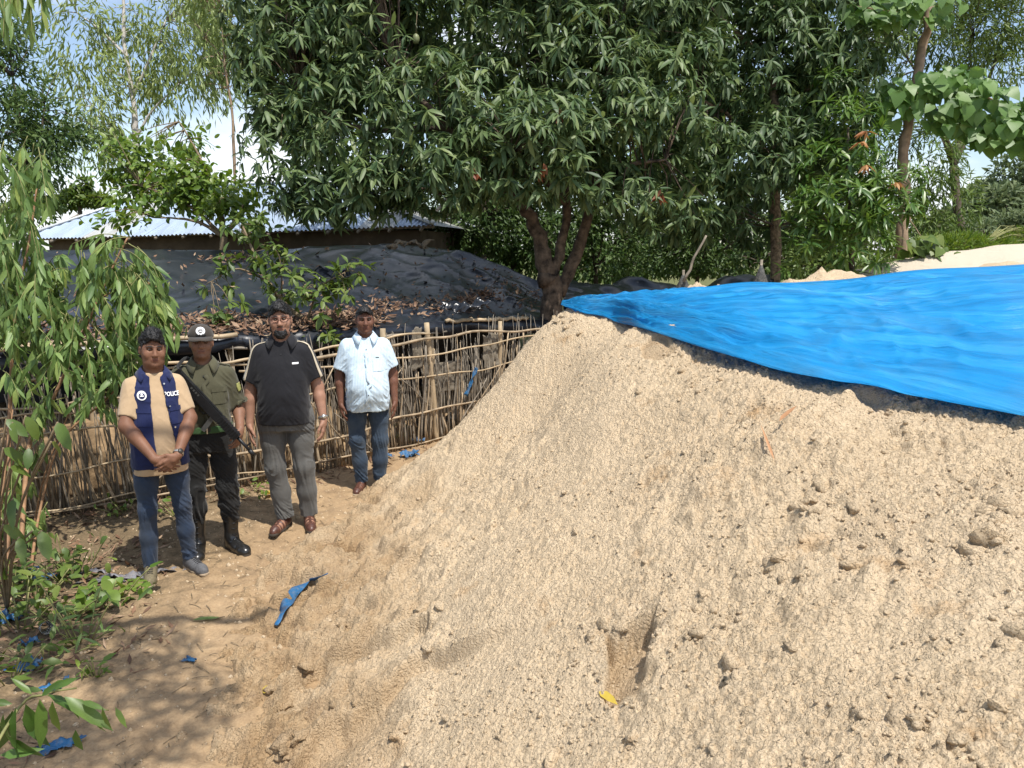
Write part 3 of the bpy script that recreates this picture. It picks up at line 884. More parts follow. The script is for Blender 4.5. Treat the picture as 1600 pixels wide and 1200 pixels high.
# ---- low shed roofed with black plastic
shed = empty('plastic_shed', (-2.5, 9.5, 0))
tag(shed, 'low shed roofed with wrinkled black plastic sheeting behind the stick fence', 'shed')
def into(o, root):
    if o.type == 'MESH':
        o.data.transform(Matrix.Translation(-Vector(root.location)))
    o.parent = root
    return o
FRv = bend([(-7.4, 4.9, 1.30), (-5.4, 5.9, 1.32), (-3.6, 7.15, 1.33), (-1.9, 8.4, 1.34), (-0.5, 9.9, 1.30), (0.75, 11.0, 1.25)], 150)
BKv = bend([(-9.5, 10.4, 2.20), (-6.6, 10.9, 2.22), (-4.0, 11.8, 2.25), (-2.2, 12.2, 2.28), (-0.8, 12.4, 2.22), (0.5, 12.2, 1.72)], 150)
nt = 60
S_, T_ = np.meshgrid(np.arange(150) / 149., np.linspace(0, 1, nt), indexing='ij')
V = FRv[:, None] * (1 - T_[..., None]) + BKv[:, None] * T_[..., None]
w_ = 0.3 * vnoise2(S_ * 4, T_ * 4, 2)
V[..., 2] += -0.12 * np.sin(np.pi * T_) * (0.4 + 0.6 * np.sin(S_ * 21) ** 2) + 0.03 * vnoise2(S_ * 9 + T_ * 2, T_ * 3 + w_, 4) + 0.035 * np.maximum(1 - 5 * np.abs(vnoise2(S_ * 17 - T_ * 3 + w_, T_ * 2.5 + S_ * 3, 6)), 0) + 0.02 * np.maximum(1 - 5 * np.abs(vnoise2(S_ * 12 + T_ * 6, T_ * 5 - S_ * 6 + w_, 8)), 0)
SHED_V = V.copy()
# front drop of the sheet
drop = V[:, 0].copy(); drop2 = drop.copy()
drop2[:, 2] -= 0.16 + 0.05 * vnoise2(np.arange(150) * .3, np.zeros(150), 3); drop2[:, 1] -= 0.03; drop2[:, 1] += 0.05 * vnoise2(np.arange(150) * .5, np.zeros(150), 5)
V = np.concatenate([drop2[:, None], V], axis=1)
i = np.arange(150 * (nt + 1)).reshape(150, nt + 1)
f = np.stack([i[:-1, :-1], i[1:, :-1], i[1:, 1:], i[:-1, 1:]], -1).reshape(-1, 4)
o = into(link('roof_sheet', mesh_np('roof_sheet', V.reshape(-1, 3), f), M['black_plastic']), shed)
md = o.modifiers.new('thick', 'SOLIDIFY'); md.thickness = 0.006
# added back and side curtains that block light so the inside is dark
mb = MB()
for A_, B_ in ((BKv[::10], None), (np.array([FRv[-1], BKv[-1]]), None)):
    for a, b in zip(A_[:-1], A_[1:]):
        mb.add([(a[0], a[1], 0), (b[0], b[1], 0), (b[0], b[1], b[2] - .03), (a[0], a[1], a[2] - .03)], [(0, 1, 2, 3)])
into(mb.build('light_block_curtain', M['black_plastic'], smooth=False), shed)
for k in range(0, 150, 18):
    p = FRv[k]
    mb = MB(); mb.tube(bend([(p[0], p[1] + .12, -.05), (p[0] + .02, p[1] + .12, .7), (p[0], p[1] + .12, p[2] - .02)], 6), .028, 7)
    into(mb.build('post', M['bamboo']), shed)
for off_, zz, s0, s1, mt in ((0.03, -.03, 5, 100, 'bamboo'), (-.06, .03, 20, 75, 'bamboo'), (.0, -.10, 40, 115, 'stick_grey'), (-.05, .06, 0, 60, 'stick'), (-0.03, 0.03, 112, 138, 'bamboo')):
    q = FRv[s0:s1:6] + np.array([0, off_, zz]); mb = MB()
    mb.tube(bend(q, 30, .008, s0), .024 if mt == 'bamboo' else .016, 7); into(mb.build('pole', M[mt]), shed)

# dry leaves lying on the shed roof
def leaf_litter(name, P, Nrm, size, mats, seed, parent=None, curl=0.35, wr=0.42):
    rg = np.random.default_rng(seed); n = len(P)
    ang = rg.uniform(0, 6.28, n)
    Nrm = Nrm + rg.normal(0, 0.35, (n, 3)); Nrm /= np.linalg.norm(Nrm, axis=1)[:, None]
    ref = np.stack([np.cos(ang), np.sin(ang), 0 * ang], -1)
    D = ref - Nrm * (ref * Nrm).sum(1)[:, None]; D /= np.linalg.norm(D, axis=1)[:, None]
    S = np.cross(D, Nrm)
    L = rg.uniform(size[0], size[1], n)[:, None]; W = L * wr * rg.uniform(.6, 1.1, (n, 1)) * .5
    c = curl * rg.uniform(-.3, 1.2, (n, 1)) * L
    vs = np.stack([P, P + D * L * .5 + S * W + Nrm * c * .35, P + D * L * .5 - S * W + Nrm * c * .35, P + D * L * .5 + Nrm * c * .1, P + D * L + Nrm * c], 1)
    i = np.arange(n)[:, None] * 5
    f = np.concatenate([i + np.array([0, 1, 3]), i + np.array([1, 4, 3]), i + np.array([0, 3, 2]), i + np.array([3, 4, 2])])
    me = mesh_np(name, vs.reshape(-1, 3), f, False, {'tint': np.repeat(rg.uniform(0, 1, n), 5)})
    return link(name, me, mats, parent, 'stuff')
def tint_mat(name, stops, rough=0.6, trans=0.0, spec=0.4):
    m, t, b = nodes(name)
    oi = t.nodes.new('ShaderNodeObjectInfo')
    a_ = t.nodes.new('ShaderNodeMath'); a_.operation = 'ADD'
    t.links.new(attr(t, 'tint'), a_.inputs[0])
    mu = t.nodes.new('ShaderNodeMath'); mu.operation = 'MULTIPLY'; t.links.new(oi.outputs['Random'], mu.inputs[0]); mu.inputs[1].default_value = 0.35
    t.links.new(mu.outputs[0], a_.inputs[1])
    fr = t.nodes.new('ShaderNodeMath'); fr.operation = 'FRACT'; t.links.new(a_.outputs[0], fr.inputs[0])
    n = noise_node(t, 40, 3, 0.6, coords(t))
    col = ramp(t, fr.outputs[0], stops)
    col = mix(t, 0.25, col, ramp(t, n.outputs['Fac'], [(0.3, 0.2), (0.7, 1.0)]), 'MULTIPLY')
    t.links.new(col, b.inputs['Base Color'])
    b.inputs['Roughness'].default_value = rough; b.inputs['Specular IOR Level'].default_value = spec
    if trans:
        tr = t.nodes.new('ShaderNodeBsdfTranslucent')
        hs = t.nodes.new('ShaderNodeHueSaturation'); hs.inputs['Value'].default_value = 1.6; hs.inputs['Saturation'].default_value = 1.1; hs.inputs['Hue'].default_value = 0.485
        t.links.new(col, hs.inputs['Color']); t.links.new(hs.outputs[0], tr.inputs['Color'])
        ms = t.nodes.new('ShaderNodeMixShader'); ms.inputs[0].default_value = trans
        t.links.new(b.outputs[0], ms.inputs[1]); t.links.new(tr.outputs[0], ms.inputs[2])
        t.links.new(ms.outputs[0], t.nodes['Material Output'].inputs['Surface'])
    return m
M['dry_leaf'] = tint_mat('dry_leaf', [(0.0, (0.06, 0.035, 0.022)), (0.35, (0.15, 0.08, 0.045)), (0.7, (0.25, 0.14, 0.08)), (1.0, (0.36, 0.25, 0.16))], 0.7)
rgn = np.random.default_rng(21)
def on_shed(n, s_rng, t_rng, cl=None):
    a = rgn.uniform(*s_rng, n); b = rgn.uniform(*t_rng, n)
    if cl is not None:
        k = rgn.integers(0, len(cl), n)
        a = np.array([c[0] for c in cl])[k] + rgn.normal(0, 1, n) * np.array([c[2] for c in cl])[k]; b = np.array([c[1] for c in cl])[k] + rgn.normal(0, 1, n) * np.array([c[3] for c in cl])[k]
    a = np.clip(a, 0, .999); b = np.clip(b, 0, .999)
    P = SHED_V[(a * 149).astype(int), (b * 59).astype(int)] + np.stack([rgn.normal(0, .03, n), rgn.normal(0, .03, n), rgn.uniform(.005, .03, n)], -1)
    return P
PL = np.concatenate([on_shed(4200, (0.05, .74), (0, .26)) + np.array([0, 0, 1]) * rgn.uniform(0, .06, (4200, 1)), on_shed(700, (0, .95), (0, 1)), on_shed(600, 0, 0, [(.8, .35, .02, .05), (.84, .5, .015, .06), (.62, .3, .03, .05), (.7, .42, .03, .05), (.93, .6, .05, .15), (.42, .9, .02, .03)])]) if False else None
PL = np.concatenate([on_shed(3600, (0.05, .66), (0.0, .20)) + np.array([0, 0, 1]) * rgn.uniform(0, .05, (3600, 1)), on_shed(600, (0.0, .95), (0, 1)), on_shed(900, (0, 1), (0, 1), [(.80, .30, .015, .05), (.84, .45, .012, .05), (.66, .3, .025, .05), (.74, .2, .03, .06), (.93, .55, .05, .15), (.40, .9, .02, .03)])])
o = leaf_litter('dry_leaves', PL, np.tile(np.array([0, -.3, 1.0]), (len(PL), 1)), (.05, .115), M['dry_leaf'], 5)
into(o, shed)
# rags of the same sheet thrown open
for u, v, w, h, sd in ((520, 428, .5, .28, 31), (420, 445, .7, .4, 32), (725, 478, .6, .25, 33), (560, 500, .8, .2, 34), (480, 520, .9, .25, 35), (640, 380, .5, .12, 36)):
    p = at(u, v, 9.6 if v > 470 else 10.3)
    o = cloth('plastic_flap', p, (1, .25, .05), (0, .75, .5), w, h, M['black_plastic'] if sd != 36 else M['sack'], None, None, 22, 16, .07, sd, .4)
    into(o, shed) if False else None
    o.location = o.location - shed.location; o.parent = shed

# second, lower run of sheeting behind the mango stems
P0 = [at(880, 470, 11.6), at(1000, 478, 11.4), at(1120, 470, 11.2), at(1220, 462, 11.2)]; P1 = [at(870, 432, 13.2), at(960, 440, 13.2), at(1080, 446, 13), at(1200, 430, 13)]
a0 = bend(P0, 60); a1 = bend(P1, 60)
S_, T_ = np.meshgrid(np.arange(60) / 59., np.linspace(0, 1, 24), indexing='ij')
V = a0[:, None] * (1 - T_[..., None]) + a1[:, None] * T_[..., None]
V[..., 2] += 0.10 * vnoise2(S_ * 7, T_ * 3, 3) + 0.05 * (1 - 2 * np.abs(vnoise2(S_ * 14 + T_ * 3, T_ * 6, 7)))
dr = V[:, 0].copy(); dr[:, 2] = 0.1
V = np.concatenate([dr[:, None], V], 1)
i = np.arange(60 * 25).reshape(60, 25); f = np.stack([i[:-1, :-1], i[1:, :-1], i[1:, 1:], i[:-1, 1:]], -1).reshape(-1, 4)
o = link('plastic_cover', mesh_np('plastic_cover', V.reshape(-1, 3), f), M['black_plastic'])
tag(o, 'dark plastic cover sagging low behind the mango stems, above the sand heap', 'plastic cover')
md = o.modifiers.new('thick', 'SOLIDIFY'); md.thickness = 0.006

def net_tent(apex, rad, seed, label):
    rg = np.random.default_rng(seed)
    n = 48; m = 14
    base = empty('net_tent', (apex.x, apex.y, 0)); tag(base, label, 'net', 'draped nets beyond the sand heap')
    mb = MB(); mb.tube([(0, 0, 0), (0, 0, apex.z + .02)], .018, 6); mb.build('stake', M['stick_grey'], base)
    A_ = np.linspace(0, 2 * np.pi, n, endpoint=False); rr = np.linspace(0.02, 1, m)
    V = []
    for r_ in rr:
        fold = 1 + 0.16 * r_ * np.sin(A_ * 9 + seed) + 0.1 * r_ * np.sin(A_ * 4 + 2 * seed)
        V.append(np.stack([np.cos(A_) * rad[0] * r_ * fold, np.sin(A_) * rad[1] * r_ * fold, apex.z - (apex.z - rad[2]) * r_ ** 0.75 + 0.02 * np.sin(A_ * 13) * r_], -1))
    V = np.array(V); i = np.arange(m * n).reshape(m, n); j = np.roll(i, -1, 1)
    f = np.stack([i[:-1], j[:-1], j[1:], i[1:]], -1).reshape(-1, 4)
    o = link('net_sheet', mesh_np('net_sheet', V.reshape(-1, 3), f), M['net'], base)
    md = o.modifiers.new('thick', 'SOLIDIFY'); md.thickness = 0.006
net_tent(at(1190, 408, 10.2), (.50, .45, 1.1), 1, 'peaked dark net draped on a stake, nearest the spotted trunk')
net_tent(at(1068, 424, 10.4), (.55, .4, 1.1), 5, 'peaked dark net draped on a stake, nearer the mango stems')
mb = MB(); mb.tube(bend([at(1068, 440, 10.3), at(1085, 405, 10.25), at(1103, 368, 10.2)], 8, .01), np.linspace(.022, .014, 8), 6)
tag(mb.build('leaning_pole', M['stick_grey']), 'thin crooked pole leaning over the nets', 'pole')

# ---- house with a corrugated tin roof
def tin_material(name, c, streak):
    m, t, b = nodes(name)
    co = coords(t)
    mp = t.nodes.new('ShaderNodeMapping'); mp.inputs['Scale'].default_value = (1, .15, .15); t.links.new(co, mp.inputs[0])
    n = noise_node(t, 6, 5, .6, mp.outputs[0]); n2 = noise_node(t, 2.5, 5, .6, co)
    col = ramp(t, n.outputs['Fac'], [(.3, tuple(x * .75 for x in c)), (.7, c)])
    col = mix(t, ramp(t, n2.outputs['Fac'], [(.55, 0.), (.75, streak)]), col, (.36, .30, .25))
    t.links.new(col, b.inputs['Base Color'])
    b.inputs['Metallic'].default_value = .35; b.inputs['Roughness'].default_value = .45
    bump(t, b, n2.outputs['Fac'], .2, .01)
    return m
M['tin'] = tin_material('galvanised_tin', (.44, .54, .68), .25)
M['tin_old'] = tin_material('weathered_tin', (.50, .51, .50), .7)
E0 = at(30, 373, 15.2); E1 = at(676, 352, 13.3)
house = empty('tin_roofed_house', ((E0.x + E1.x) / 2, (E0.y + E1.y) / 2 + 1.6, 0))
tag(house, 'low dark house with a bluish corrugated tin roof behind the black plastic shed', 'house')
ev = E1 - E0; EL = ev.length; e_ = ev / EL
nb = Vector((-ev.y, ev.x, 0)).normalized(); RUN = 2.7; RISE = 1.12
upv = nb * RUN + Vector((0, 0, RISE)); nrm = e_.cross(upv).normalized()
if nrm.z < 0: nrm = -nrm
hipL, hipR = 1.35, 3.3
nsheet = 12; sw = EL / nsheet
for k in range(nsheet):
    xs = np.linspace(k * sw, (k + 1) * sw + .04, 90)
    V = []
    for x in xs:
        wv = 0.014 * math.cos(2 * math.pi * x / 0.085)
        top = min(1.0, x / hipL if x < hipL else 1.0, max(0.02, (EL - x) / hipR) if x > EL - hipR else 1.0)
        top = max(top, .03)
        for q in (-.02, .35, .7, 1.0):
            V.append(E0 + e_ * x + upv * (top * q) + nrm * (wv + .004 * (k % 2)))
    i = np.arange(90 * 4).reshape(90, 4); f = np.stack([i[:-1, :-1], i[1:, :-1], i[1:, 1:], i[:-1, 1:]], -1).reshape(-1, 4)
    into(link('roof_sheet', mesh_np('roof_sheet', np.array([list(q) for q in V]), f), M['tin_old'] if k in (2, 10) else M['tin']), house)
# back slope, hips and ridge cap
r0 = E0 + e_ * hipL + upv; r1 = E1 - e_ * hipR + upv
bk = nb * (2 * RUN)
mb = MB(); q = [r0, r1, E1 + bk, E0 + bk]; mb.add([list(x) for x in q], [(0, 1, 2, 3)]); into(mb.build('back_roof', M['tin'], smooth=False), house)
for tri in ((E0, r0, E0 + bk), (E1, E1 + bk, r1)):
    mb = MB(); mb.add([list(x) for x in tri], [(0, 1, 2)]); into(mb.build('hip_roof', M['tin_old'], smooth=False), house)
mb = MB(); mb.tube([r0 + nrm * .03, r1 + nrm * .03], .06, 8, True, .5); mb.tube([E0 + nrm * .03, r0 + nrm * .03], .05, 8, True, .5); mb.tube([r1 + nrm * .03, E1 + nrm * .03], .05, 8, True, .5)
M['tin_edge'] = mat_plain('pale_tin_edge', (.62, .64, .64), .5, .15, 12, .1, .003, .3)
into(mb.build('ridge_cap', M['tin_edge']), house)
M['mudwall'] = mat_plain('dark_wall', (.10, .075, .05), .9, .4, 3, .5, .02)
a, b_ = E0 + e_ * .35 + nb * .35, E1 - e_ * .35 + nb * .35; c_, d_ = b_ + nb * (2 * RUN - .7), a + nb * (2 * RUN - .7)
mb = MB()
for p, q in ((a, b_), (b_, c_), (c_, d_), (d_, a)):
    mb.add([(p.x, p.y, -.05), (q.x, q.y, -.05), (q.x, q.y, E0.z + .12), (p.x, p.y, E0.z + .12)], [(0, 1, 2, 3)])
into(mb.build('wall', M['mudwall'], smooth=False), house)
for k in range(15):
    p = E0 + e_ * (.2 + k * (EL - .4) / 14)
    mb = MB(); mb.tube([p + upv * -.03 - nrm * .05, p + upv * .5 - nrm * .05], .03, 6); into(mb.build('rafter', M['stick_grey']), house)
mb = MB(); mb.tube([E0 + upv * .02 - nrm * .04, E1 + upv * .02 - nrm * .04], .035, 6); into(mb.build('eave_beam', M['stick_grey']), house)
# ================================================================== plants
M['mango_leaf'] = tint_mat('mango_leaf', [(0.0, (0.044, 0.087, 0.033)), (0.45, (0.081, 0.137, 0.048)), (0.8, (0.133, 0.193, 0.068)), (1.0, (0.204, 0.259, 0.093))], 0.5, 0.22, 0.4)
M['young_mango_leaf'] = tint_mat('young_mango_leaf', [(0.0, (0.045, 0.105, 0.022)), (0.5, (0.085, 0.17, 0.03)), (1.0, (0.15, 0.23, 0.045))], 0.38, 0.25, 0.5)
M['heart_leaf'] = tint_mat('heart_leaf', [(0.0, (0.075, 0.16, 0.035)), (0.5, (0.12, 0.23, 0.05)), (1.0, (0.18, 0.29, 0.075))], 0.45, 0.32)
M['broad_leaf'] = tint_mat('broad_leaf', [(0.0, (0.068, 0.141, 0.022)), (0.5, (0.135, 0.224, 0.034)), (1.0, (0.230, 0.307, 0.060))], 0.42, 0.3)
M['bush_leaf'] = tint_mat('bush_leaf', [(0.0, (0.059, 0.108, 0.020)), (0.5, (0.100, 0.160, 0.029)), (1.0, (0.171, 0.216, 0.044))], 0.45, 0.22)
M['lance_leaf'] = tint_mat('lance_leaf', [(0.0, (0.100, 0.184, 0.051)), (0.5, (0.172, 0.272, 0.079)), (0.85, (0.253, 0.351, 0.108)), (1.0, (0.362, 0.439, 0.116))], 0.48, 0.28)
M['gum_leaf'] = tint_mat('gum_leaf', [(0.0, (0.139, 0.200, 0.059)), (0.5, (0.246, 0.316, 0.099)), (1.0, (0.370, 0.431, 0.158))], 0.5, 0.25)
M['acacia_leaf'] = tint_mat('acacia_leaf', [(0.0, (0.070, 0.124, 0.030)), (0.5, (0.117, 0.186, 0.044)), (1.0, (0.201, 0.271, 0.067))], 0.5, 0.2)
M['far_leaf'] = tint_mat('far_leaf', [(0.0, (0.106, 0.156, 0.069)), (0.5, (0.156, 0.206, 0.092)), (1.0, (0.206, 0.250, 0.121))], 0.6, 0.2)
M['thicket_leaf'] = tint_mat('thicket_leaf', [(0.0, (0.035, 0.082, 0.020)), (0.5, (0.076, 0.136, 0.035)), (1.0, (0.141, 0.207, 0.060))], 0.5, 0.25)
M['red_leaf'] = tint_mat('red_leaf', [(0.0, (0.196, 0.048, 0.020)), (1.0, (0.294, 0.120, 0.048))], 0.55, 0.2)
M['bark'] = mat_plain('mango_bark', (0.095, 0.068, 0.048), 0.9, 0.85, 9, 0.8, 0.02)
M['bark_spot'] = mat_plain('spotted_bark', (0.21, 0.155, 0.10), 0.9, 0.75, 22, 0.7, 0.012)
M['bark_tan'] = mat_plain('tan_bark', (0.27, 0.19, 0.125), 0.85, 0.35, 9, 0.6, 0.012)
M['bark_white'] = mat_plain('pale_bark', (0.46, 0.42, 0.38), 0.8, 0.25, 6, 0.4, 0.01)
M['bark_dark'] = mat_plain('dark_bark', (0.09, 0.07, 0.05), 0.9, 0.4, 9, 0.6, 0.01)
M['twig'] = mat_plain('twig', (0.20, 0.15, 0.09), 0.85, 0.3, 20, 0.3, 0.003)
M['green_twig'] = mat_plain('green_twig', (0.22, 0.22, 0.08), 0.7, 0.3, 20, 0.3, 0.003)
M['red_twig'] = mat_plain('red_twig', (0.30, 0.17, 0.09), 0.75, 0.3, 20, 0.3, 0.003)

# outlines: (station, half width); all leaves have length 1
SHAPES = {
    'lance': [(0, 0.0), (0.26, 0.92), (0.64, 0.82), (1.0, 0.0)],
    'oval': [(0, 0.0), (0.15, 0.7), (0.45, 1.0), (0.78, 0.7), (1.0, 0.0)],
    'heart': [(0.0, 0.0), (-0.02, 0.6), (0.25, 1.0), (0.62, 0.62), (1.0, 0.0)],
    'tiny': [(0, 0.0), (0.45, 1.0), (1.0, 0.0)],
}
def leaf_template(kind):
    st = SHAPES[kind]; inner = st[1:-1]
    s = [0.0]; e = [0.0]
    for a, w in inner:
        s += [a, a, a]; e += [-w, 0.0, w]
    s.append(1.0); e.append(0.0)
    f3 = [(0, 2, 1), (0, 3, 2)]; f4 = []
    for k in range(len(inner) - 1):
        b = 1 + 3 * k
        f4 += [(b, b + 1, b + 4, b + 3), (b + 1, b + 2, b + 5, b + 4)]
    b = 1 + 3 * (len(inner) - 1); tip = len(s) - 1
    f3 += [(b, b + 1, tip), (b + 1, b + 2, tip)]
    if kind == 'tiny':       # two faces only, folded along the rib
        s = [0, .45, .45, 1]; e = [0, -1, 1, 0]; f3 = [(0, 2, 3), (0, 3, 1)]; f4 = []
    return np.array(s, float), np.array(e, float), np.array(f3), np.array(f4).reshape(-1, 4)

def norm(a):
    return a / (np.linalg.norm(a, axis=-1, keepdims=True) + 1e-9)

def leaves_np(P, D, U, L, W, kind, droop=0.25, fold=0.25, seed=0, wav=0.0):
    """arrays of one folded, drooping blade per row"""
    rg = np.random.default_rng(seed); n = len(P)
    s, e, f3, f4 = leaf_template(kind)
    D = norm(D); S = norm(np.cross(D, U)); Nn = np.cross(S, D)
    L = np.asarray(L).reshape(-1, 1, 1); W = np.asarray(W).reshape(-1, 1, 1)
    dr = (droop * rg.uniform(0.3, 1.5, n)).reshape(-1, 1, 1)
    s_ = s.reshape(1, -1, 1); e_ = e.reshape(1, -1, 1)
    V = P[:, None] + D[:, None] * L * s_ * (1 - 0.25 * dr * s_) + S[:, None] * W * e_ + Nn[:, None] * (fold * W * np.abs(e_) - dr * L * s_ ** 2)
    if wav:
        V = V + Nn[:, None] * (wav * W * np.sin(s_ * 14 + rg.uniform(0, 6, n).reshape(-1, 1, 1)) * e_)
    off = (np.arange(n) * len(s))
    F = []
    F.append((f3[None] + off[:, None, None]).reshape(-1, 3))
    if len(f4): F.append((f4[None] + off[:, None, None]).reshape(-1, 4))
    return V.reshape(-1, 3), F, len(s)

def crown(name, root, P, D, U, L, W, kind, mat, droop=.25, fold=.25, seed=0, wav=0.0, tint=None):
    rg = np.random.default_rng(seed + 77)
    V, F, k = leaves_np(P, D, U, L, W, kind, droop, fold, seed, wav)
    tn = np.repeat(rg.beta(2, 2.2, len(P)) if tint is None else tint, k)
    me = mesh_np(name, V - np.array(root.location), F, kind != 'tiny', {'tint': tn})
    return link(name, me, mat, root, 'stuff')

LEAF_MESHES = {}
def leaf_objects(root, P, D, U, L, W, kind, mat, droop=.3, fold=.3, seed=0, name='leaf'):
    """the blades one can pick out singly: each an object, sharing six meshes"""
    key = (kind, mat.name, round(droop, 2))
    if key not in LEAF_MESHES:
        ms = []
        for q in range(6):
            V, F, k = leaves_np(np.zeros((1, 3)), np.array([[1., 0, 0]]), np.array([[0, 0, 1.]]), [1.], [1.0 * 0.16], kind, droop, fold, seed + q, 0.3)
            me = mesh_np(name, V, F, True, {'tint': np.full(len(V), 0.08 + 0.13 * q)})
            me.materials.append(mat); ms.append(me)
        LEAF_MESHES[key] = ms
    ms = LEAF_MESHES[key]
    D = norm(D); S = norm(np.cross(D, U)); Nn = np.cross(S, D)
    loc = np.array(root.location)
    for q in range(len(P)):
        o = bpy.data.objects.new(name, ms[(q * 7 + seed) % 6]); COL.objects.link(o)
        o.parent = root
        mt = Matrix(((D[q][0], -S[q][0], Nn[q][0], P[q][0] - loc[0]), (D[q][1], -S[q][1], Nn[q][1], P[q][1] - loc[1]), (D[q][2], -S[q][2], Nn[q][2], P[q][2] - loc[2]), (0, 0, 0, 1)))
        l = float(L[q]); w = float(W[q]) / 0.16
        o.matrix_basis = mt @ Matrix.Diagonal((l, w, l, 1))

def cloud(blobs, n, seed, shell=0.55, gap=0.0, gscale=1.3):
    """points in ellipsoids (cx, cy, cz, rx, ry, rz), thicker towards the outside"""
    rg = np.random.default_rng(seed)
    B = np.array(blobs, float)
    w = (B[:, 3] * B[:, 4] * B[:, 5]) ** 0.75; k = rg.choice(len(B), int(n * 1.0), p=w / w.sum())
    d = norm(rg.normal(0, 1, (len(k), 3))); r = rg.uniform(0, 1, len(k)) ** (1 / 3.0)
    r = r * (1 - shell) + shell * (0.75 + 0.25 * r) * (r > 0) if shell else r
    P = B[k, :3] + d * r[:, None] * B[k, 3:]
    if gap:
        q = vnoise3(P * gscale + seed, seed)
        m = q > -1 + gap * 2 * 0.5
        m = q > (gap - 0.5)
        P, d, k = P[m], d[m], k[m]
    return P, d, k

def blob(u, v, t, ru, rv=None, rd=None):
    """an ellipsoid given by where it stands and its radius"""
    p = at(u, v, t); s = t / F
    rv = rv or ru
    return (p.x, p.y, p.z, ru * s, (rd if rd else 0.8 * max(ru, rv) * s), rv * s)

def tree_root(name, p, label, cat='tree', group=None):
    o = empty(name, (p[0], p[1], p[2]))
    tag(o, label, cat, group)
    return o

def limbs(root, name, paths, mat, sides=9, wob=0.02, seed=0):
    mb = MB(); loc = np.array(root.location)
    for j, (pts, r0, r1) in enumerate(paths):
        n = max(5, 4 * len(pts))
        q = bend(pts, n, wob * r0 / 0.1 if wob else 0, seed + j) - loc
        mb.tube(q, np.linspace(r0, r1, n) * (1 + 0.06 * np.random.default_rng(seed + j).normal(0, 1, n)), sides)
    return mb.build(name, mat, root)

def twigs(root, name, starts, ends, r0, mat, seed=0, sides=3):
    mb = MB(); loc = np.array(root.location); rg = np.random.default_rng(seed)
    for a, b in zip(starts, ends):
        a = np.array(a); b = np.array(b); L = np.linalg.norm(b - a)
        m = (a + b) / 2 + np.array([0, 0, 0.10 * L]) + rg.normal(0, 0.05 * L, 3)
        q = bend([a, m, b], 6) - loc
        mb.tube(q, np.linspace(r0, r0 * .35, 6), sides)
    return mb.build(name, mat, root, kind='stuff')

def nearest_on(paths, P, n=12):
    pool = np.concatenate([bend(pts, n)[2:] for pts, _, _ in paths])
    d = np.linalg.norm(pool[None] - P[:, None], axis=2)
    return pool[np.argmin(d, axis=1)]

def whorls(C, A, n_rng, L_rng, ratio, seed, spread=(0.9, 1.7), grav=0.45):
    """rosettes of blades at the shoot tips"""
    rg = np.random.default_rng(seed); P = []; D = []; U = []; L = []; W = []
    for c, a in zip(C, A):
        a = a / (np.linalg.norm(a) + 1e-9)
        ref = np.array([0.3, 0.2, 1.0]); x = np.cross(a, ref); x /= np.linalg.norm(x) + 1e-9; y = np.cross(a, x)
        n = rg.integers(*n_rng); l0 = rg.uniform(*L_rng)
        th = np.arange(n) * 2.4 + rg.uniform(0, 6); ph = rg.uniform(spread[0], spread[1], n)
        d = a * np.cos(ph)[:, None] + (x * np.cos(th)[:, None] + y * np.sin(th)[:, None]) * np.sin(ph)[:, None]
        d[:, 2] -= grav * rg.uniform(.5, 1.4, n)
        d = norm(d)
        l = l0 * rg.uniform(.7, 1.1, n)
        P.append(c + a * rg.uniform(-.05, .03, n)[:, None]); D.append(d)
        up = np.tile(np.array([0, 0, 1.0]), (n, 1)) + a * 0.6 + rg.normal(0, .3, (n, 3)); U.append(up); L.append(l); W.append(l * ratio * rg.uniform(.8, 1.15, n) * .5)
    return np.concatenate(P), np.concatenate(D), np.concatenate(U), np.concatenate(L), np.concatenate(W)

def split_near(P, n, seed, bias=None):
    """indices of the n blades that face the camera nearest, and the rest"""
    d = np.linalg.norm(P - np.array([0, 0, CAMZ]), axis=1) + np.random.default_rng(seed).uniform(0, .5, len(P))
    u = 800 + F * P[:, 0] / (P[:, 1] * math.cos(PITCH) - (P[:, 2] - CAMZ) * math.sin(PITCH))
    v = 600 - F * ((P[:, 2] - CAMZ) * math.cos(PITCH) + P[:, 1] * math.sin(PITCH)) / (P[:, 1] * math.cos(PITCH) - (P[:, 2] - CAMZ) * math.sin(PITCH))
    d = d + 100 * ((u < 0) | (u > 1600) | (v < 0) | (v > 1200) | (P[:, 1] < 0.3))
    o = np.argsort(d)
    return o[:n], o[n:]

# ---- the big mango tree with three stems
mp = at(868, 480, 10.9)
mango = tree_root('mango_tree', (mp.x, mp.y, 0.0), 'large dark mango tree with three stems behind the fence and sand heap')
B1 = [blob(470, 110, 10.6, 105, 110), blob(455, 240, 10.4, 85, 80), blob(490, 285, 10.2, 80, 35), blob(560, 200, 10.2, 110, 110), blob(600, 60, 10.8, 150, 130), blob(590, 285, 10.0, 80, 40),
      blob(680, 190, 10.0, 110, 110), blob(770, 170, 10.8, 120, 90), blob(800, 240, 9.5, 110, 70), blob(840, 200, 9.6, 90, 60), blob(720, 260, 9.7, 80, 60), blob(900, 240, 9.9, 110, 80),
      blob(900, 120, 10.8, 140, 110), blob(980, 260, 9.9, 90, 80), blob(1000, 170, 10.3, 110, 110), blob(760, 20, 11.2, 190, 110), blob(960, 20, 11.4, 160, 110), blob(620, -90, 11, 200, 120), blob(900, -100, 11.5, 220, 120),
      blob(1060, 270, 10.3, 70, 90), blob(430, 40, 10.8, 80, 100), blob(420, 180, 10.5, 60, 70), blob(520, 20, 11, 120, 100), blob(540, 290, 10.3, 110, 36), blob(560, 322, 10.3, 95, 22), blob(480, 315, 10.3, 60, 22), blob(1010, 310, 10.2, 70, 60), blob(960, 200, 10.0, 90, 80), blob(690, 305, 10.2, 60, 30)]
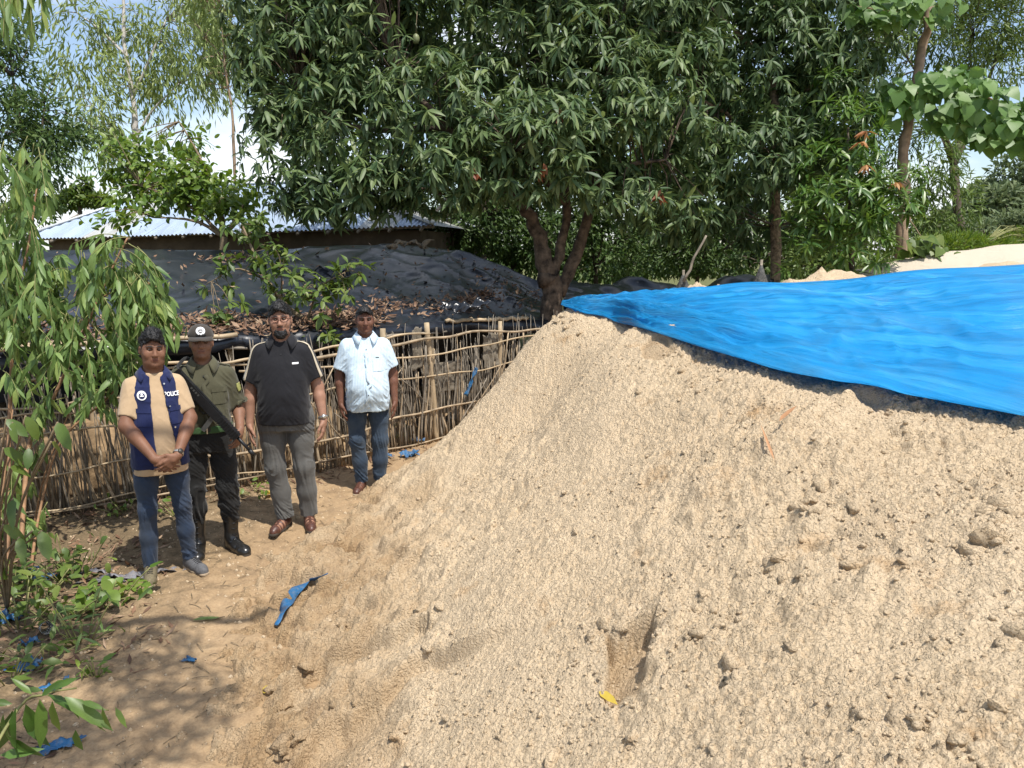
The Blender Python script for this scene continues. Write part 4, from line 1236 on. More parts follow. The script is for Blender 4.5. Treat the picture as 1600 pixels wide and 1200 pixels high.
paths1 = [([(mp.x, mp.y, -.1), at(862, 470, 10.9), at(856, 430, 10.85)], .175, .15),
          ([at(857, 436, 10.85), at(842, 375, 10.8), at(822, 325, 10.7), at(780, 270, 10.6), at(700, 200, 10.5), at(620, 120, 10.6)], .125, .035),
          ([at(862, 436, 10.85), at(878, 380, 10.9), at(886, 320, 10.9), at(875, 240, 10.9), at(850, 120, 11), at(840, 0, 11.2)], .08, .025),
          ([at(872, 460, 10.95), at(895, 410, 10.95), at(918, 345, 10.9), at(925, 250, 10.9), at(950, 120, 11.1), at(980, 0, 11.3)], .10, .025),
          ([at(800, 295, 10.6), at(700, 300, 10.4), at(600, 285, 10.2), at(520, 280, 10.2)], .055, .015),
          ([at(700, 200, 10.5), at(560, 200, 10.4), at(470, 150, 10.6)], .05, .015),
          ([at(886, 320, 10.9), at(840, 270, 10.2), at(800, 240, 9.7)], .05, .015),
          ([at(920, 300, 10.9), at(980, 260, 10.3), at(1040, 250, 10.1)], .05, .015)]
o = limbs(mango, 'trunk', paths1, M['bark'], 12, .012, 3)
C, d, k = cloud(B1, 4700, 11, .5, .05, 0.9)
A = norm(d + np.array([0, -.25, .35]) + np.random.default_rng(1).normal(0, .3, d.shape))
P, D, U, L, W = whorls(C, A, (8, 13), (.16, .30), .225, 13, (0.8, 1.7), .65)
near, rest = split_near(P, 280, 1)
leaf_objects(mango, P[near], D[near], U[near], L[near], W[near], 'lance', M['mango_leaf'], .3, .3, 3)
crown('crown', mango, P[rest], D[rest], U[rest], L[rest], W[rest], 'lance', M['mango_leaf'], .28, .3, 5)
sel = np.random.default_rng(4).choice(len(C), 420, replace=False)
twigs(mango, 'twigs', nearest_on(paths1, C[sel]), C[sel], .012, M['bark'], 6)
for u, v, t in ((378, 115, 10.5), (420, 52, 10.4), (402, 103, 10.5), (650, 60, 10.2), (440, 220, 10.1)):
    p = at(u, v, t)
    mb = MB(); q = []
    prof = [(-.07, .004), (-.06, .03), (-.03, .045), (.01, .047), (.04, .036), (.058, .016), (.062, .004)]
    mb.tube([(0, 0, a) for a, b in prof], [b for a, b in prof], 12)
    o = mb.build('mango_fruit', M.setdefault('fruit', mat_plain('green_fruit', (.17, .19, .09), .5, .3, 14, .1, .003)), mango)
    o.location = p - mango.location
    mb = MB(); mb.tube([p + Vector((0, 0, .06)), p + Vector((.01, 0, .2)), p + Vector((.02, .02, .34))], .004, 5)
    o = mb.build('fruit_stalk', M['twig']); into(o, mango)
for u, v, t in ((738, 262, 9.3), (848, 262, 9.2), (872, 168, 9.3), (1030, 300, 9.6)):        # dead reddish shoots
    c = np.array(at(u, v, t)); n = 7
    rg_ = np.random.default_rng(int(u))
    D_ = norm(np.c_[rg_.normal(0, .3, n), rg_.normal(0, .3, n), -np.ones(n)]); l = rg_.uniform(.14, .2, n)
    leaf_objects(mango, np.tile(c, (n, 1)) + rg_.normal(0, .02, (n, 3)), D_, rg_.normal(0, 1, (n, 3)), l, l * .14, 'lance', M['red_leaf'], .3, .3, int(u), 'withered_leaf')

# ---- second mango with the spotted trunk
mp2 = at(1212, 425, 12.2)
mango2 = tree_root('mango_tree', (mp2.x, mp2.y, 0), 'tall mango tree with a straight spotted trunk right of the three stems')
B2 = [blob(1090, 140, 11.4, 110, 110), blob(1180, 240, 11.2, 80, 70), blob(1200, 110, 11.8, 130, 110), blob(1120, 20, 12, 150, 100), blob(1280, 30, 12.2, 130, 120), blob(1300, 150, 12, 80, 110), blob(1250, 220, 11.6, 70, 60), blob(1080, 220, 11, 80, 80),
      blob(1200, -90, 12.3, 200, 100), blob(1150, 170, 10.9, 70, 60), blob(1290, 240, 12.2, 50, 70), blob(1100, 310, 11.4, 70, 50), blob(1150, 300, 11.6, 50, 60), blob(1060, 345, 11.8, 60, 40), blob(1290, 330, 12.4, 60, 60), blob(1180, 350, 12.6, 60, 40)]
paths2 = [([(mp2.x, mp2.y, -.1), at(1212, 400, 12.2), at(1210, 300, 12.2), at(1215, 200, 12.2), at(1205, 90, 12.3), at(1210, -30, 12.5)], .095, .05),
          ([at(1212, 250, 12.2), at(1150, 190, 11.8), at(1090, 150, 11.5)], .05, .015), ([at(1214, 190, 12.2), at(1270, 130, 12.1), at(1300, 80, 12.1)], .05, .015), ([at(1206, 100, 12.3), at(1140, 40, 12.1), at(1100, 0, 12)], .04, .012)]
limbs(mango2, 'trunk', paths2, M['bark_spot'], 10, .01, 8)
C, d, k = cloud(B2, 2700, 19, .5, .06, .9)
A = norm(d + np.array([0, -.25, .35]) + np.random.default_rng(2).normal(0, .3, d.shape))
P, D, U, L, W = whorls(C, A, (7, 12), (.17, .30), .23, 23, (0.8, 1.7), .65)
near, rest = split_near(P, 200, 2)
leaf_objects(mango2, P[near], D[near], U[near], L[near], W[near], 'lance', M['mango_leaf'], .3, .3, 4)
crown('crown', mango2, P[rest], D[rest], U[rest], L[rest], W[rest], 'lance', M['mango_leaf'], .3, .3, 9)
sel = np.random.default_rng(5).choice(len(C), 200, replace=False)
twigs(mango2, 'twigs', nearest_on(paths2, C[sel]), C[sel], .012, M['bark'], 8)

# ---- young mango, bright green
mp3 = at(1335, 440, 11)
mango3 = tree_root('young_mango_tree', (mp3.x, mp3.y, 0), 'young bright green mango tree between the spotted trunk and the tall bare trunk')
B3 = [blob(1330, 200, 11, 50, 50), blob(1310, 260, 10.8, 70, 50), blob(1380, 290, 10.6, 60, 45), blob(1320, 320, 10.5, 80, 50), blob(1270, 350, 10.5, 50, 50), blob(1400, 320, 10.4, 50, 30), blob(1340, 390, 10.6, 70, 40), blob(1255, 400, 10.4, 35, 35), blob(1300, 150, 11.2, 40, 40)]
paths3 = [([(mp3.x, mp3.y, 0), at(1332, 380, 11), at(1325, 300, 11), at(1325, 200, 11)], .05, .015), ([at(1330, 350, 11), at(1380, 300, 10.7)], .025, .01), ([at(1330, 350, 11), at(1275, 340, 10.6)], .025, .01)]
limbs(mango3, 'trunk', paths3, M['bark_dark'], 8, .01, 2)
C, d, k = cloud(B3, 250, 29, .5)
A = norm(d + np.array([0, -.3, .7]))
P, D, U, L, W = whorls(C, A, (9, 14), (.2, .28), .2, 33, (0.7, 1.5), .3)
near, rest = split_near(P, 150, 3)
leaf_objects(mango3, P[near], D[near], U[near], L[near], W[near], 'lance', M['young_mango_leaf'], .25, .3, 5)
crown('crown', mango3, P[rest], D[rest], U[rest], L[rest], W[rest], 'lance', M['young_mango_leaf'], .28, .3, 12)
for u, v in ((1355, 205), (1355, 258), (1345, 222), (1400, 285)):
    c = np.array(at(u, v, 10.2)); rg_ = np.random.default_rng(u + v); n = 7
    D_ = norm(np.c_[rg_.normal(0, .6, n), rg_.normal(0, .6, n), -.3 * np.ones(n)]); l = rg_.uniform(.14, .2, n)
    leaf_objects(mango3, np.tile(c, (n, 1)), D_, rg_.normal(0, .3, (n, 3)) + np.array([0, 0, 1]), l, l * .13, 'lance', M.setdefault('flush_leaf', tint_mat('flush_leaf', [(0., (.36, .15, .06)), (1., (.5, .28, .12))], .5, .25)), .3, .3, u, 'new_leaf')

# ---- tall slender tree with heart shaped leaves
tp = at(1404, 425, 11.6)
tall = tree_root('heart_leaf_tree', (tp.x, tp.y, 0), 'tall slender tan trunk with a branch of big pale heart shaped leaves at right')
paths4 = [([(tp.x, tp.y, -.1), at(1405, 400, 11.6), at(1413, 330, 11.6), at(1411, 250, 11.6), at(1421, 170, 11.6), at(1440, 90, 11.6), at(1452, 20, 11.6), at(1460, -90, 11.7)], .095, .055),
          ([at(1424, 160, 11.6), at(1480, 130, 11.4), at(1560, 160, 11.3), at(1640, 190, 11.2)], .025, .01), ([at(1450, 30, 11.6), at(1400, 20, 11.4), at(1340, 10, 11.2)], .02, .008), ([at(1412, 330, 11.5), at(1440, 370, 11.2)], .012, .006)]
limbs(tall, 'trunk', paths4, M['bark_tan'], 10, .012, 4)
B4 = [blob(1440, 135, 11.2, 30, 25), blob(1480, 160, 11.2, 55, 45), blob(1540, 165, 11.1, 60, 40), blob(1580, 205, 11, 60, 28), blob(1640, 190, 11, 60, 50), blob(1500, 120, 11.3, 40, 20), blob(1390, 10, 11.2, 70, 22), blob(1450, 5, 11.2, 60, 28), blob(1385, 160, 11.4, 24, 40)]
P, d, k = cloud(B4, 620, 39, .3)
rg_ = np.random.default_rng(41); n = len(P)
D = norm(np.c_[rg_.normal(0, .5, n), -.35 + rg_.normal(0, .4, n), -.8 + rg_.normal(0, .3, n)]); U = np.c_[rg_.normal(0, .25, n), -1 + rg_.normal(0, .2, n), .8 + rg_.normal(0, .2, n)]; L = rg_.uniform(.16, .27, n)
near, rest = split_near(P, 260, 4)
leaf_objects(tall, P[near], D[near], U[near], L[near], L[near] * .42, 'heart', M['heart_leaf'], .15, .15, 7)
crown('crown', tall, P[rest], D[rest], U[rest], L[rest], L[rest] * .42, 'heart', M['heart_leaf'], .15, .15, 14)
Bl = [blob(1445, 385, 11.0, 30, 22), blob(1470, 395, 11, 30, 16)]
P, d, k = cloud(Bl, 40, 43, .3); n = len(P)
pl = tree_root('leafy_plant', (P[0][0], P[0][1], 0.0), 'low plant with broad grey green leaves right of the tall tan trunk', 'plant')
D = norm(np.c_[rg_.normal(0, .6, n), -.4 + rg_.normal(0, .4, n), -.5 + rg_.normal(0, .3, n)]); U = np.c_[rg_.normal(0, .3, n), -.6 + rg_.normal(0, .2, n), 1 + 0 * P[:, 0]]; L = rg_.uniform(.16, .25, n)
leaf_objects(pl, P, D, U, L, L * .4, 'heart', M['bush_leaf'], .15, .15, 8)
mb = MB()
for q in P[::3]:
    mb.tube(bend([(q[0] + .1, q[1] + .1, 0), (q[0] + .05, q[1], q[2] * .6), q], 6) - np.array(pl.location), .008, 5)
mb.build('stalks', M['green_twig'], pl, kind='stuff')

# ---- generic small leaved trees further back
def bushy(name, label, base, paths, blobs, n, size, ratio, mat, bark, seed, hang=0.2, kind='tiny', gap=.12, gs=1.0, shell=.5, cat='tree', group=None, clump=0.0, per=40):
    root = tree_root(name, (base[0], base[1], 0), label, cat, group)
    limbs(root, 'trunk', paths, bark, 7, .012, seed)
    if clump:
        C, d, k = cloud(blobs, max(8, n // per), seed, shell, gap, gs)
        rg = np.random.default_rng(seed + 1)
        idx = rg.integers(0, len(C), n)
        off = rg.normal(0, 1, (n, 3)) * np.array([clump, clump, clump * (1.7 if hang > .8 else .7)]); off[:, 2] -= clump * (1.0 if hang > .8 else 0)
        P = C[idx] + off; d = norm(d[idx] + off)
    else:
        P, d, k = cloud(blobs, n, seed, shell, gap, gs)
    rg = np.random.default_rng(seed + 2); m = len(P)
    D = norm(d * .7 + rg.normal(0, .6, (m, 3)) + np.array([0, 0, -hang])); U = norm(np.array([0, -.3, 1.0]) + rg.normal(0, .5, (m, 3)))
    L = rg.uniform(size[0], size[1], m)
    crown('crown', root, P, D, U, L, L * ratio * .5, kind, mat, .2, .25, seed)
    sel = rg.choice(m, min(90, m), replace=False)
    twigs(root, 'twigs', nearest_on(paths, P[sel]), P[sel], .010 * max(1, base[1] / 12), bark, seed)
    return root

def bp(u, t):
    p = at(u, 420, t); return (p.x, p.y)
def stem(u, t, tops, r=.08, fork=None):
    x, y = bp(u, t); fk = fork or at(u, 400, t)
    out = [([(x, y, -.1), (x + .02, y, fk.z * .5), tuple(fk)], r, r * .8)]
    for q in tops:
        q = at(*q) if len(q) == 3 and not isinstance(q, Vector) else q
        out.append(([tuple(fk), tuple(fk.lerp(q, .5) + Vector((.1, 0, .1))), tuple(q)], r * .55, r * .12))
    return out

bushy('acacia_tree', 'dark fine leaved tree behind the tall tan trunk, upper right', bp(1500, 17), stem(1500, 17, [(1400, 60, 16.5), (1520, 60, 17), (1580, 20, 17), (1460, 200, 16.5)], .12, at(1490, 260, 17)),
      [blob(1340, 60, 16, 70, 60), blob(1420, 70, 16.5, 80, 70), blob(1500, 50, 17, 90, 60), blob(1570, 40, 17.2, 80, 50), blob(1390, 190, 16, 60, 70), blob(1440, 250, 16, 60, 80), blob(1480, 320, 16, 50, 60), blob(1440, 360, 16, 60, 40), blob(1540, 110, 17, 70, 30), blob(1450, -40, 17, 180, 60)],
      15000, (.14, .26), .20, M['acacia_leaf'], M['bark_dark'], 51, .5, gap=.16, gs=.8)
bushy('broadleaf_tree', 'hazy pale green tree far off at the right edge', bp(1600, 34), stem(1600, 34, [(1560, 300, 34), (1610, 270, 34)], .2, at(1600, 360, 34)),
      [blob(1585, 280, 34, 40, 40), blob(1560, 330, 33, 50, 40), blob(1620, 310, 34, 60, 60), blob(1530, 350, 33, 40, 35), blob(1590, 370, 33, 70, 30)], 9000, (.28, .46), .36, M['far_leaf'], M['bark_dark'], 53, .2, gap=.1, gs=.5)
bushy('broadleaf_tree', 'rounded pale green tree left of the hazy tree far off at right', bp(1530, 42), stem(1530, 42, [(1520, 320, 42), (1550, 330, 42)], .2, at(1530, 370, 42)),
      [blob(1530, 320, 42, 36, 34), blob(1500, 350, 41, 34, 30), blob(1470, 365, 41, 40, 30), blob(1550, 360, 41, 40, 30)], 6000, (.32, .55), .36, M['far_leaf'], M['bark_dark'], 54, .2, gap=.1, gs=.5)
bushy('shrub', 'feathery yellowish green shrub above the pale sand bank at right', bp(1510, 15), stem(1510, 15, [(1470, 385, 15), (1540, 380, 15)], .03, at(1510, 405, 15)),
      [blob(1450, 395, 15, 40, 22), blob(1500, 388, 15, 50, 20), blob(1550, 390, 15.4, 40, 16), blob(1600, 380, 16, 40, 20)], 4200, (.12, .22), .16, M['broad_leaf'], M['green_twig'], 55, -.3, gap=.05, cat='shrub')
bushy('shrub', 'dull green scrub below the far trees at the right edge', bp(1570, 24), stem(1570, 24, [(1540, 370, 24), (1600, 360, 24)], .05, at(1570, 395, 24)),
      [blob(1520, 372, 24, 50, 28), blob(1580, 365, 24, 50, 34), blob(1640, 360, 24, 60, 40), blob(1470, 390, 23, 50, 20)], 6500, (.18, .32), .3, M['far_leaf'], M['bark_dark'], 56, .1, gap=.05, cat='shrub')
th = [(700, 15.5, [(640, 345, 15.5, 50, 45), (700, 355, 15.5, 60, 40), (760, 340, 15.8, 60, 60), (680, 300, 15.8, 70, 40)], 'sunlit small leaved bush beside the right end of the tin roof'),
      (800, 16.5, [(790, 350, 16.5, 60, 60), (840, 380, 16.5, 60, 50), (800, 290, 16.5, 70, 50)], 'small leaved bush in shade behind the left mango stem'),
      (930, 17, [(900, 340, 17, 50, 80), (960, 380, 17, 70, 60), (950, 290, 17, 90, 70), (1010, 350, 17, 60, 60)], 'dense small leaved bush behind the right mango stem'),
      (1090, 18, [(1060, 400, 18, 60, 35), (1100, 380, 18, 70, 50), (1160, 370, 18, 60, 60), (1050, 320, 18, 70, 60)], 'small leaved bush behind the nets'),
      (1280, 15, [(1240, 370, 15, 60, 50), (1290, 330, 15, 70, 80), (1340, 380, 15, 70, 50), (1380, 340, 15.4, 50, 60), (1290, 410, 14.6, 90, 25)], 'dark bush filling the gap behind the young mango tree')]
for j, (u, t, bl, lb) in enumerate(th):
    bushy('bush', lb, bp(u, t), stem(u, t, [(b[0], b[1], b[2]) for b in bl[:3]], .06, at(u, 420, t)), [blob(*b) for b in bl], 6500, (.10, .17), .42, M['thicket_leaf'] if j != 4 else M['acacia_leaf'], M['bark_dark'], 61 + j, .1, gap=.10, gs=1.2, cat='bush', group='bushes behind the mango trees')
bushy('broadleaf_tree', 'tall dark tree rising behind the two mango trees', bp(850, 19), stem(850, 19, [(820, 60, 19), (900, 40, 19), (1000, 100, 19), (1150, 60, 19)], .16, at(860, 330, 19)),
      [blob(830, 60, 19, 110, 90), blob(930, 30, 19, 120, 90), blob(1040, 90, 19, 130, 90), blob(700, 60, 19, 90, 70), blob(1170, 80, 19, 110, 90), blob(1000, 220, 19, 140, 80), blob(820, 220, 19, 130, 80), blob(1160, 230, 19, 90, 80), blob(1270, 200, 18.5, 80, 110)], 19000, (.2, .36), .40, M['acacia_leaf'], M['bark_dark'], 71, .2, gap=.10, gs=.7)

bushy('broadleaf_tree', 'dark tree standing behind the left half of the big mango crown', bp(560, 18), stem(560, 18, [(470, 150, 18), (560, 100, 18), (640, 180, 18)], .12, at(560, 320, 18)),
      [blob(470, 140, 18, 70, 70), blob(560, 80, 18, 100, 90), blob(650, 150, 18, 90, 80), blob(540, 220, 18, 90, 60), blob(640, 250, 18, 80, 50), blob(480, 40, 18, 80, 70)], 9000, (.2, .36), .40, M['acacia_leaf'], M['bark_dark'], 73, .2, gap=.12, gs=.7)
for j, (u, t, bl, lb) in enumerate([(690, 26, [(640, 370, 26, 60, 36), (720, 360, 26, 60, 44), (790, 375, 26, 50, 40), (700, 410, 25, 120, 25)], 'distant hedge bush left of the three mango stems'),
                                   (960, 27, [(880, 375, 27, 60, 40), (960, 360, 27, 60, 50), (1030, 375, 27, 50, 40), (950, 410, 25, 120, 25)], 'distant hedge bush between the mango stems and the spotted trunk'),
                                   (1170, 26, [(1110, 370, 26, 50, 44), (1180, 355, 26, 50, 56), (1250, 375, 26, 60, 44), (1330, 370, 26, 60, 50), (1190, 410, 25, 130, 25)], 'distant hedge bush behind the spotted trunk')]):
    bushy('hedge_bush', lb, bp(u, t), stem(u, t, [(b[0], b[1], b[2]) for b in bl], .08, at(u, 405, t)), [blob(*b) for b in bl], 5500, (.20, .36), .5, M['thicket_leaf'], M['bark_dark'], 161 + j, .1, gap=.05, gs=.8, cat='bush', group='distant hedge')
# ---- gum trees on the left
bushy('eucalyptus_tree', 'tall pale stemmed eucalyptus with drooping leaves left of the big mango', bp(222, 24),
      [([(*bp(222, 24), -.1), at(220, 330, 24), at(213, 230, 24), at(207, 150, 24), at(195, 60, 24), at(190, -30, 24)], .14, .04), ([at(208, 150, 24), at(235, 90, 24), at(260, 30, 24)], .06, .02), ([at(200, 90, 24), at(160, 50, 24), at(120, 20, 24)], .05, .02), ([at(212, 215, 24), at(240, 170, 24), at(280, 130, 24)], .05, .015), ([at(214, 230, 24), at(170, 190, 24), at(130, 150, 24)], .05, .015)],
      [blob(120, 60, 24, 50, 50), blob(150, 120, 23.6, 40, 40), blob(140, 170, 23.6, 50, 40), blob(220, 60, 24, 50, 60), blob(260, 120, 24, 36, 36), blob(300, 60, 24, 45, 70), blob(170, 20, 24, 90, 40), blob(170, 205, 24, 30, 20), blob(330, 100, 24, 26, 50), blob(270, 20, 24, 80, 40)],
      5600, (.22, .36), .22, M['gum_leaf'], M['bark_white'], 81, .9, gap=.05, clump=.27, per=75)
bushy('eucalyptus_tree', 'thin eucalyptus stem between the pale eucalyptus and the big mango', bp(370, 21),
      [([(*bp(368, 21), -.1), at(366, 250, 21), at(362, 170, 21), at(352, 110, 21), at(345, 30, 21)], .05, .02), ([at(356, 120, 21), at(340, 80, 21), at(320, 60, 21)], .025, .01)],
      [blob(330, 20, 21, 45, 60), blob(370, 60, 21, 30, 50), blob(310, 80, 21, 22, 50), blob(350, -30, 21, 80, 50)], 2200, (.22, .34), .22, M['gum_leaf'], M['bark_tan'], 83, 1.2, gap=.05, clump=.26, per=60)
bushy('broadleaf_tree', 'green small leaved tree at the left edge behind the sapling', bp(40, 17), stem(40, 17, [(20, 120, 17), (70, 160, 17), (50, 230, 17)], .12, at(40, 330, 17)),
      [blob(20, 130, 17, 60, 40), blob(50, 190, 17, 70, 40), blob(60, 250, 17, 50, 40), blob(10, 230, 17, 60, 60), blob(80, 220, 17, 40, 30), blob(20, 310, 17, 60, 40), blob(110, 215, 17.4, 28, 14), blob(-20, 60, 17, 60, 50)],
      6500, (.13, .22), .32, M['thicket_leaf'], M['bark_dark'], 85, .4, gap=.12, clump=.2)
bushy('broadleaf_tree', 'small dark tree showing above the left end of the tin roof', bp(125, 40), stem(125, 40, [(125, 290, 40), (110, 310, 40)], .15, at(125, 330, 40)),
      [blob(125, 290, 40, 14, 14), blob(118, 308, 40, 16, 10), blob(100, 316, 40, 20, 7), blob(150, 313, 40, 22, 6), blob(70, 322, 40, 24, 6)], 1500, (.3, .5), .5, M['bush_leaf'], M['bark_dark'], 86, .1, gap=.05, gs=.5)

# ---- bright broad leaved tree over the tin roof
bushy('broadleaf_tree', 'bright yellow green broad leaved tree spreading over the tin roof', bp(330, 12.4), stem(330, 12.4, [(220, 290, 12.6), (280, 190, 13), (320, 280, 12.4), (380, 320, 12), (240, 340, 12.2)], .07, at(350, 370, 12.3)),
      [blob(220, 260, 13, 50, 40), blob(240, 300, 12.6, 60, 24), blob(300, 280, 12.6, 55, 36), blob(360, 280, 12.6, 40, 40), blob(277, 190, 13, 30, 34), blob(290, 225, 13, 22, 18), blob(200, 245, 13, 26, 26), blob(350, 318, 12.2, 40, 16), blob(215, 340, 12, 45, 6), blob(385, 350, 11.8, 22, 22)],
      3200, (.10, .17), .5, M['broad_leaf'], M['twig'], 91, .25, kind='oval', gap=.12, gs=1.6, clump=.16)

# ---- bush with a bent branch in front of the black shed
root = tree_root('branching_bush', (at(545, 560, 8.7).x, at(545, 560, 8.7).y, 0), 'dark leafy branch leaning out of the shed between the two right people', 'bush')
paths = [([at(545, 590, 8.7), at(525, 540, 8.6), at(490, 505, 8.5), at(455, 485, 8.45), at(420, 440, 8.5), at(395, 390, 8.6), at(378, 350, 8.8)], .035, .012), ([at(480, 500, 8.5), at(500, 450, 8.4), at(540, 425, 8.4)], .014, .006), ([at(440, 465, 8.5), at(440, 420, 8.4)], .014, .006), ([at(420, 440, 8.5), at(370, 420, 8.3), at(330, 440, 8.2)], .012, .006)]
limbs(root, 'branch', paths, M['twig'], 8, .01, 6)
Bb = [blob(450, 440, 8.3, 45, 35), blob(490, 470, 8.3, 50, 40), blob(430, 400, 8.4, 35, 25), blob(560, 420, 8.3, 40, 12), blob(520, 455, 8.3, 45, 25), blob(500, 520, 8.3, 35, 25), blob(380, 350, 8.6, 35, 25), blob(350, 480, 8.0, 30, 35), blob(370, 410, 8.3, 40, 25), blob(340, 440, 8.2, 30, 20)]
C, d, k = cloud(Bb, 120, 95, .2); A = norm(d + np.array([0, -.3, .5]))
P, D, U, L, W = whorls(C, A, (5, 9), (.09, .16), .38, 97, (.7, 1.5), .35)
near, rest = split_near(P, 260, 5)
leaf_objects(root, P[near], D[near], U[near], L[near], W[near], 'oval', M['bush_leaf'], .25, .3, 9)
crown('crown', root, P[rest], D[rest], U[rest], L[rest], W[rest], 'oval', M['bush_leaf'], .25, .3, 16)
twigs(root, 'twigs', nearest_on(paths, C[::2]), C[::2], .006, M['twig'], 9)

# ---- sapling with hanging lance leaves, close on the left
def sprays(root, ends, n_per, L_rng, ratio, seed, mat, twigmat, n_obj, down=1.0, droop=.25, kind='lance', tw=.004, step=0.03):
    """alternate leaves along thin drooping shoots; ends: (start, end)"""
    rg = np.random.default_rng(seed); P = []; D = []; U = []; L = []
    mb = MB(); loc = np.array(root.location)
    for a, b in ends:
        a = np.array(a); b = np.array(b); m = (a + b) / 2 + np.array([0, 0, .12 * np.linalg.norm(b - a)])
        q = bend([a, m, b], 12); mb.tube(q - loc, np.linspace(tw, tw * .35, 12), 4)
        T = np.gradient(q, axis=0); T = norm(T)
        for j in range(n_per):
            s = rg.uniform(.15, 1.0) * 11; i0 = int(min(s, 10)); p = q[i0] * (1 - (s - i0)) + q[min(i0 + 1, 11)] * (s - i0)
            d = T[i0] * .5 + rg.normal(0, .45, 3) + np.array([0, 0, -down])
            P.append(p); D.append(d); U.append(rg.normal(0, .7, 3) + np.array([0.2, -.6, .5])); L.append(rg.uniform(*L_rng))
    P, D, U, L = np.array(P), np.array(D), np.array(U), np.array(L); W = L * ratio * .5 * rg.uniform(.8, 1.2, len(L))
    mb.build('shoots', twigmat, root, kind='stuff')
    near, rest = split_near(P, n_obj, seed)
    leaf_objects(root, P[near], D[near], U[near], L[near], W[near], kind, mat, droop, .25, seed % 50)
    if len(rest):
        crown('foliage', root, P[rest], D[rest], U[rest], L[rest], W[rest], kind, mat, droop, .25, seed)

sb = at_z(28, 905, 0)
sap = tree_root('leafy_sapling', (sb.x, sb.y, 0), 'tall sapling with hanging lance leaves at the left edge beside the fence', 'sapling')
ts = 5.75
spaths = [([(sb.x, sb.y, -.05), at(45, 700, ts), at(75, 640, ts), at(130, 520, ts), at(175, 420, ts), at(200, 370, ts)], .018, .006), ([(sb.x - .08, sb.y, -.05), at(15, 650, ts - .1), at(25, 480, ts - .2), at(45, 380, ts - .2), at(58, 290, ts - .2)], .016, .005),
          ([(sb.x + .05, sb.y + .03, -.05), at(62, 800, ts), at(95, 690, ts), at(170, 620, ts), at(215, 560, ts)], .012, .005), ([at(150, 470, ts), at(210, 440, ts - .1), at(250, 450, ts - .2)], .007, .003), ([(sb.x - .03, sb.y + .1, -.05), at(48, 850, ts + .1), at(70, 740, ts + .1), at(110, 640, ts + .1)], .011, .004),
          ([(sb.x - .12, sb.y - .1, -.05), at(5, 760, ts - .3), at(20, 640, ts - .3)], .012, .004)]
limbs(sap, 'stem', spaths, M['red_twig'], 7, .004, 5)
rg_ = np.random.default_rng(101); ends = []
def shoot(u0, v0, u1, v1, t):
    ends.append((at(u0, v0, t), at(u1, v1, t + rg_.uniform(-.25, .25))))
for u0, v0, u1, v1 in [(60, 300, 20, 380), (60, 230, 75, 330), (55, 250, 10, 330), (45, 330, 70, 430), (30, 420, 5, 520), (40, 400, 90, 470), (180, 410, 120, 470), (200, 380, 260, 440), (190, 400, 275, 500), (210, 440, 280, 520), (170, 430, 230, 500), (160, 460, 200, 560),
                       (150, 480, 100, 560), (140, 500, 190, 600), (130, 520, 60, 600), (110, 560, 160, 640), (90, 600, 60, 650), (250, 450, 262, 560), (220, 450, 240, 540), (30, 480, 70, 560), (20, 560, 60, 640), (200, 370, 140, 400),
                       (230, 440, 270, 470), (170, 600, 130, 640), (200, 590, 170, 560), (190, 440, 210, 600), (120, 540, 90, 480), (70, 430, 110, 420), (100, 470, 60, 500), (215, 560, 200, 610), (30, 790, 50, 840)]:
    shoot(u0, v0, u1, v1, ts - .15)
    for _ in range(2):
        shoot(u0 + rg_.uniform(-30, 15), v0 + rg_.uniform(-25, 25), u1 + rg_.uniform(-30, 15), v1 + rg_.uniform(-25, 25), ts + rg_.uniform(-.2, .2))
for k in range(34):
    u0 = rg_.uniform(-15, 50); v0 = rg_.uniform(200, 500); shoot(u0, v0, u0 + rg_.uniform(-30, 45), v0 + rg_.uniform(50, 110), ts + rg_.uniform(-.4, .1))
for k in range(10):
    u0 = rg_.uniform(-10, 80); v0 = rg_.uniform(600, 800); shoot(u0, v0, u0 + rg_.uniform(-30, 40), v0 + rg_.uniform(50, 100), ts + rg_.uniform(-.3, .1))
for k in range(14):
    u0 = rg_.uniform(120, 240); v0 = rg_.uniform(385, 450); shoot(u0, v0, u0 + rg_.uniform(-40, 45), v0 + rg_.uniform(40, 80), ts + rg_.uniform(-.3, .1))
for k in range(20):
    u0 = rg_.uniform(50, 220); v0 = rg_.uniform(385, 540); shoot(u0, v0, u0 + rg_.uniform(-40, 45), v0 + rg_.uniform(50, 100), ts + rg_.uniform(-.3, .1))
sprays(sap, ends, 19, (.10, .18), .22, 103, M['lance_leaf'], M['green_twig'], 290, 1.0)
# big dark leaves low on the same clump
bigl = tree_root('broad_leaf_seedling', (at_z(12, 960, 0).x, at_z(12, 960, 0).y, 0), 'seedling with large dark glossy leaves at the left edge below the sapling', 'plant')
P = np.array([at(u, v, 4.0) for u, v in [(10, 655), (20, 660), (5, 700), (40, 650), (15, 730), (45, 700), (20, 780), (50, 830), (30, 840), (65, 830), (5, 820), (80, 690), (90, 660)]]); n = len(P)
D = norm(np.c_[rg_.uniform(.1, 1, n), rg_.normal(0, .4, n), rg_.uniform(-1.1, -.3, n)]); U = np.c_[rg_.normal(0, .3, n), -.7 + 0 * P[:, 0], 1 + 0 * P[:, 0]]; L = rg_.uniform(.12, .19, n)
leaf_objects(bigl, P, D, U, L, L * .19, 'oval', M['bush_leaf'], .2, .25, 12)
mb = MB()
for q in P:
    mb.tube(bend([np.array(bigl.location), (q + np.array(bigl.location)) / 2 + np.array([-.05, 0, .1]), q], 8) - np.array(bigl.location), .006, 5)
mb.build('stalks', M['twig'], bigl, kind='stuff')

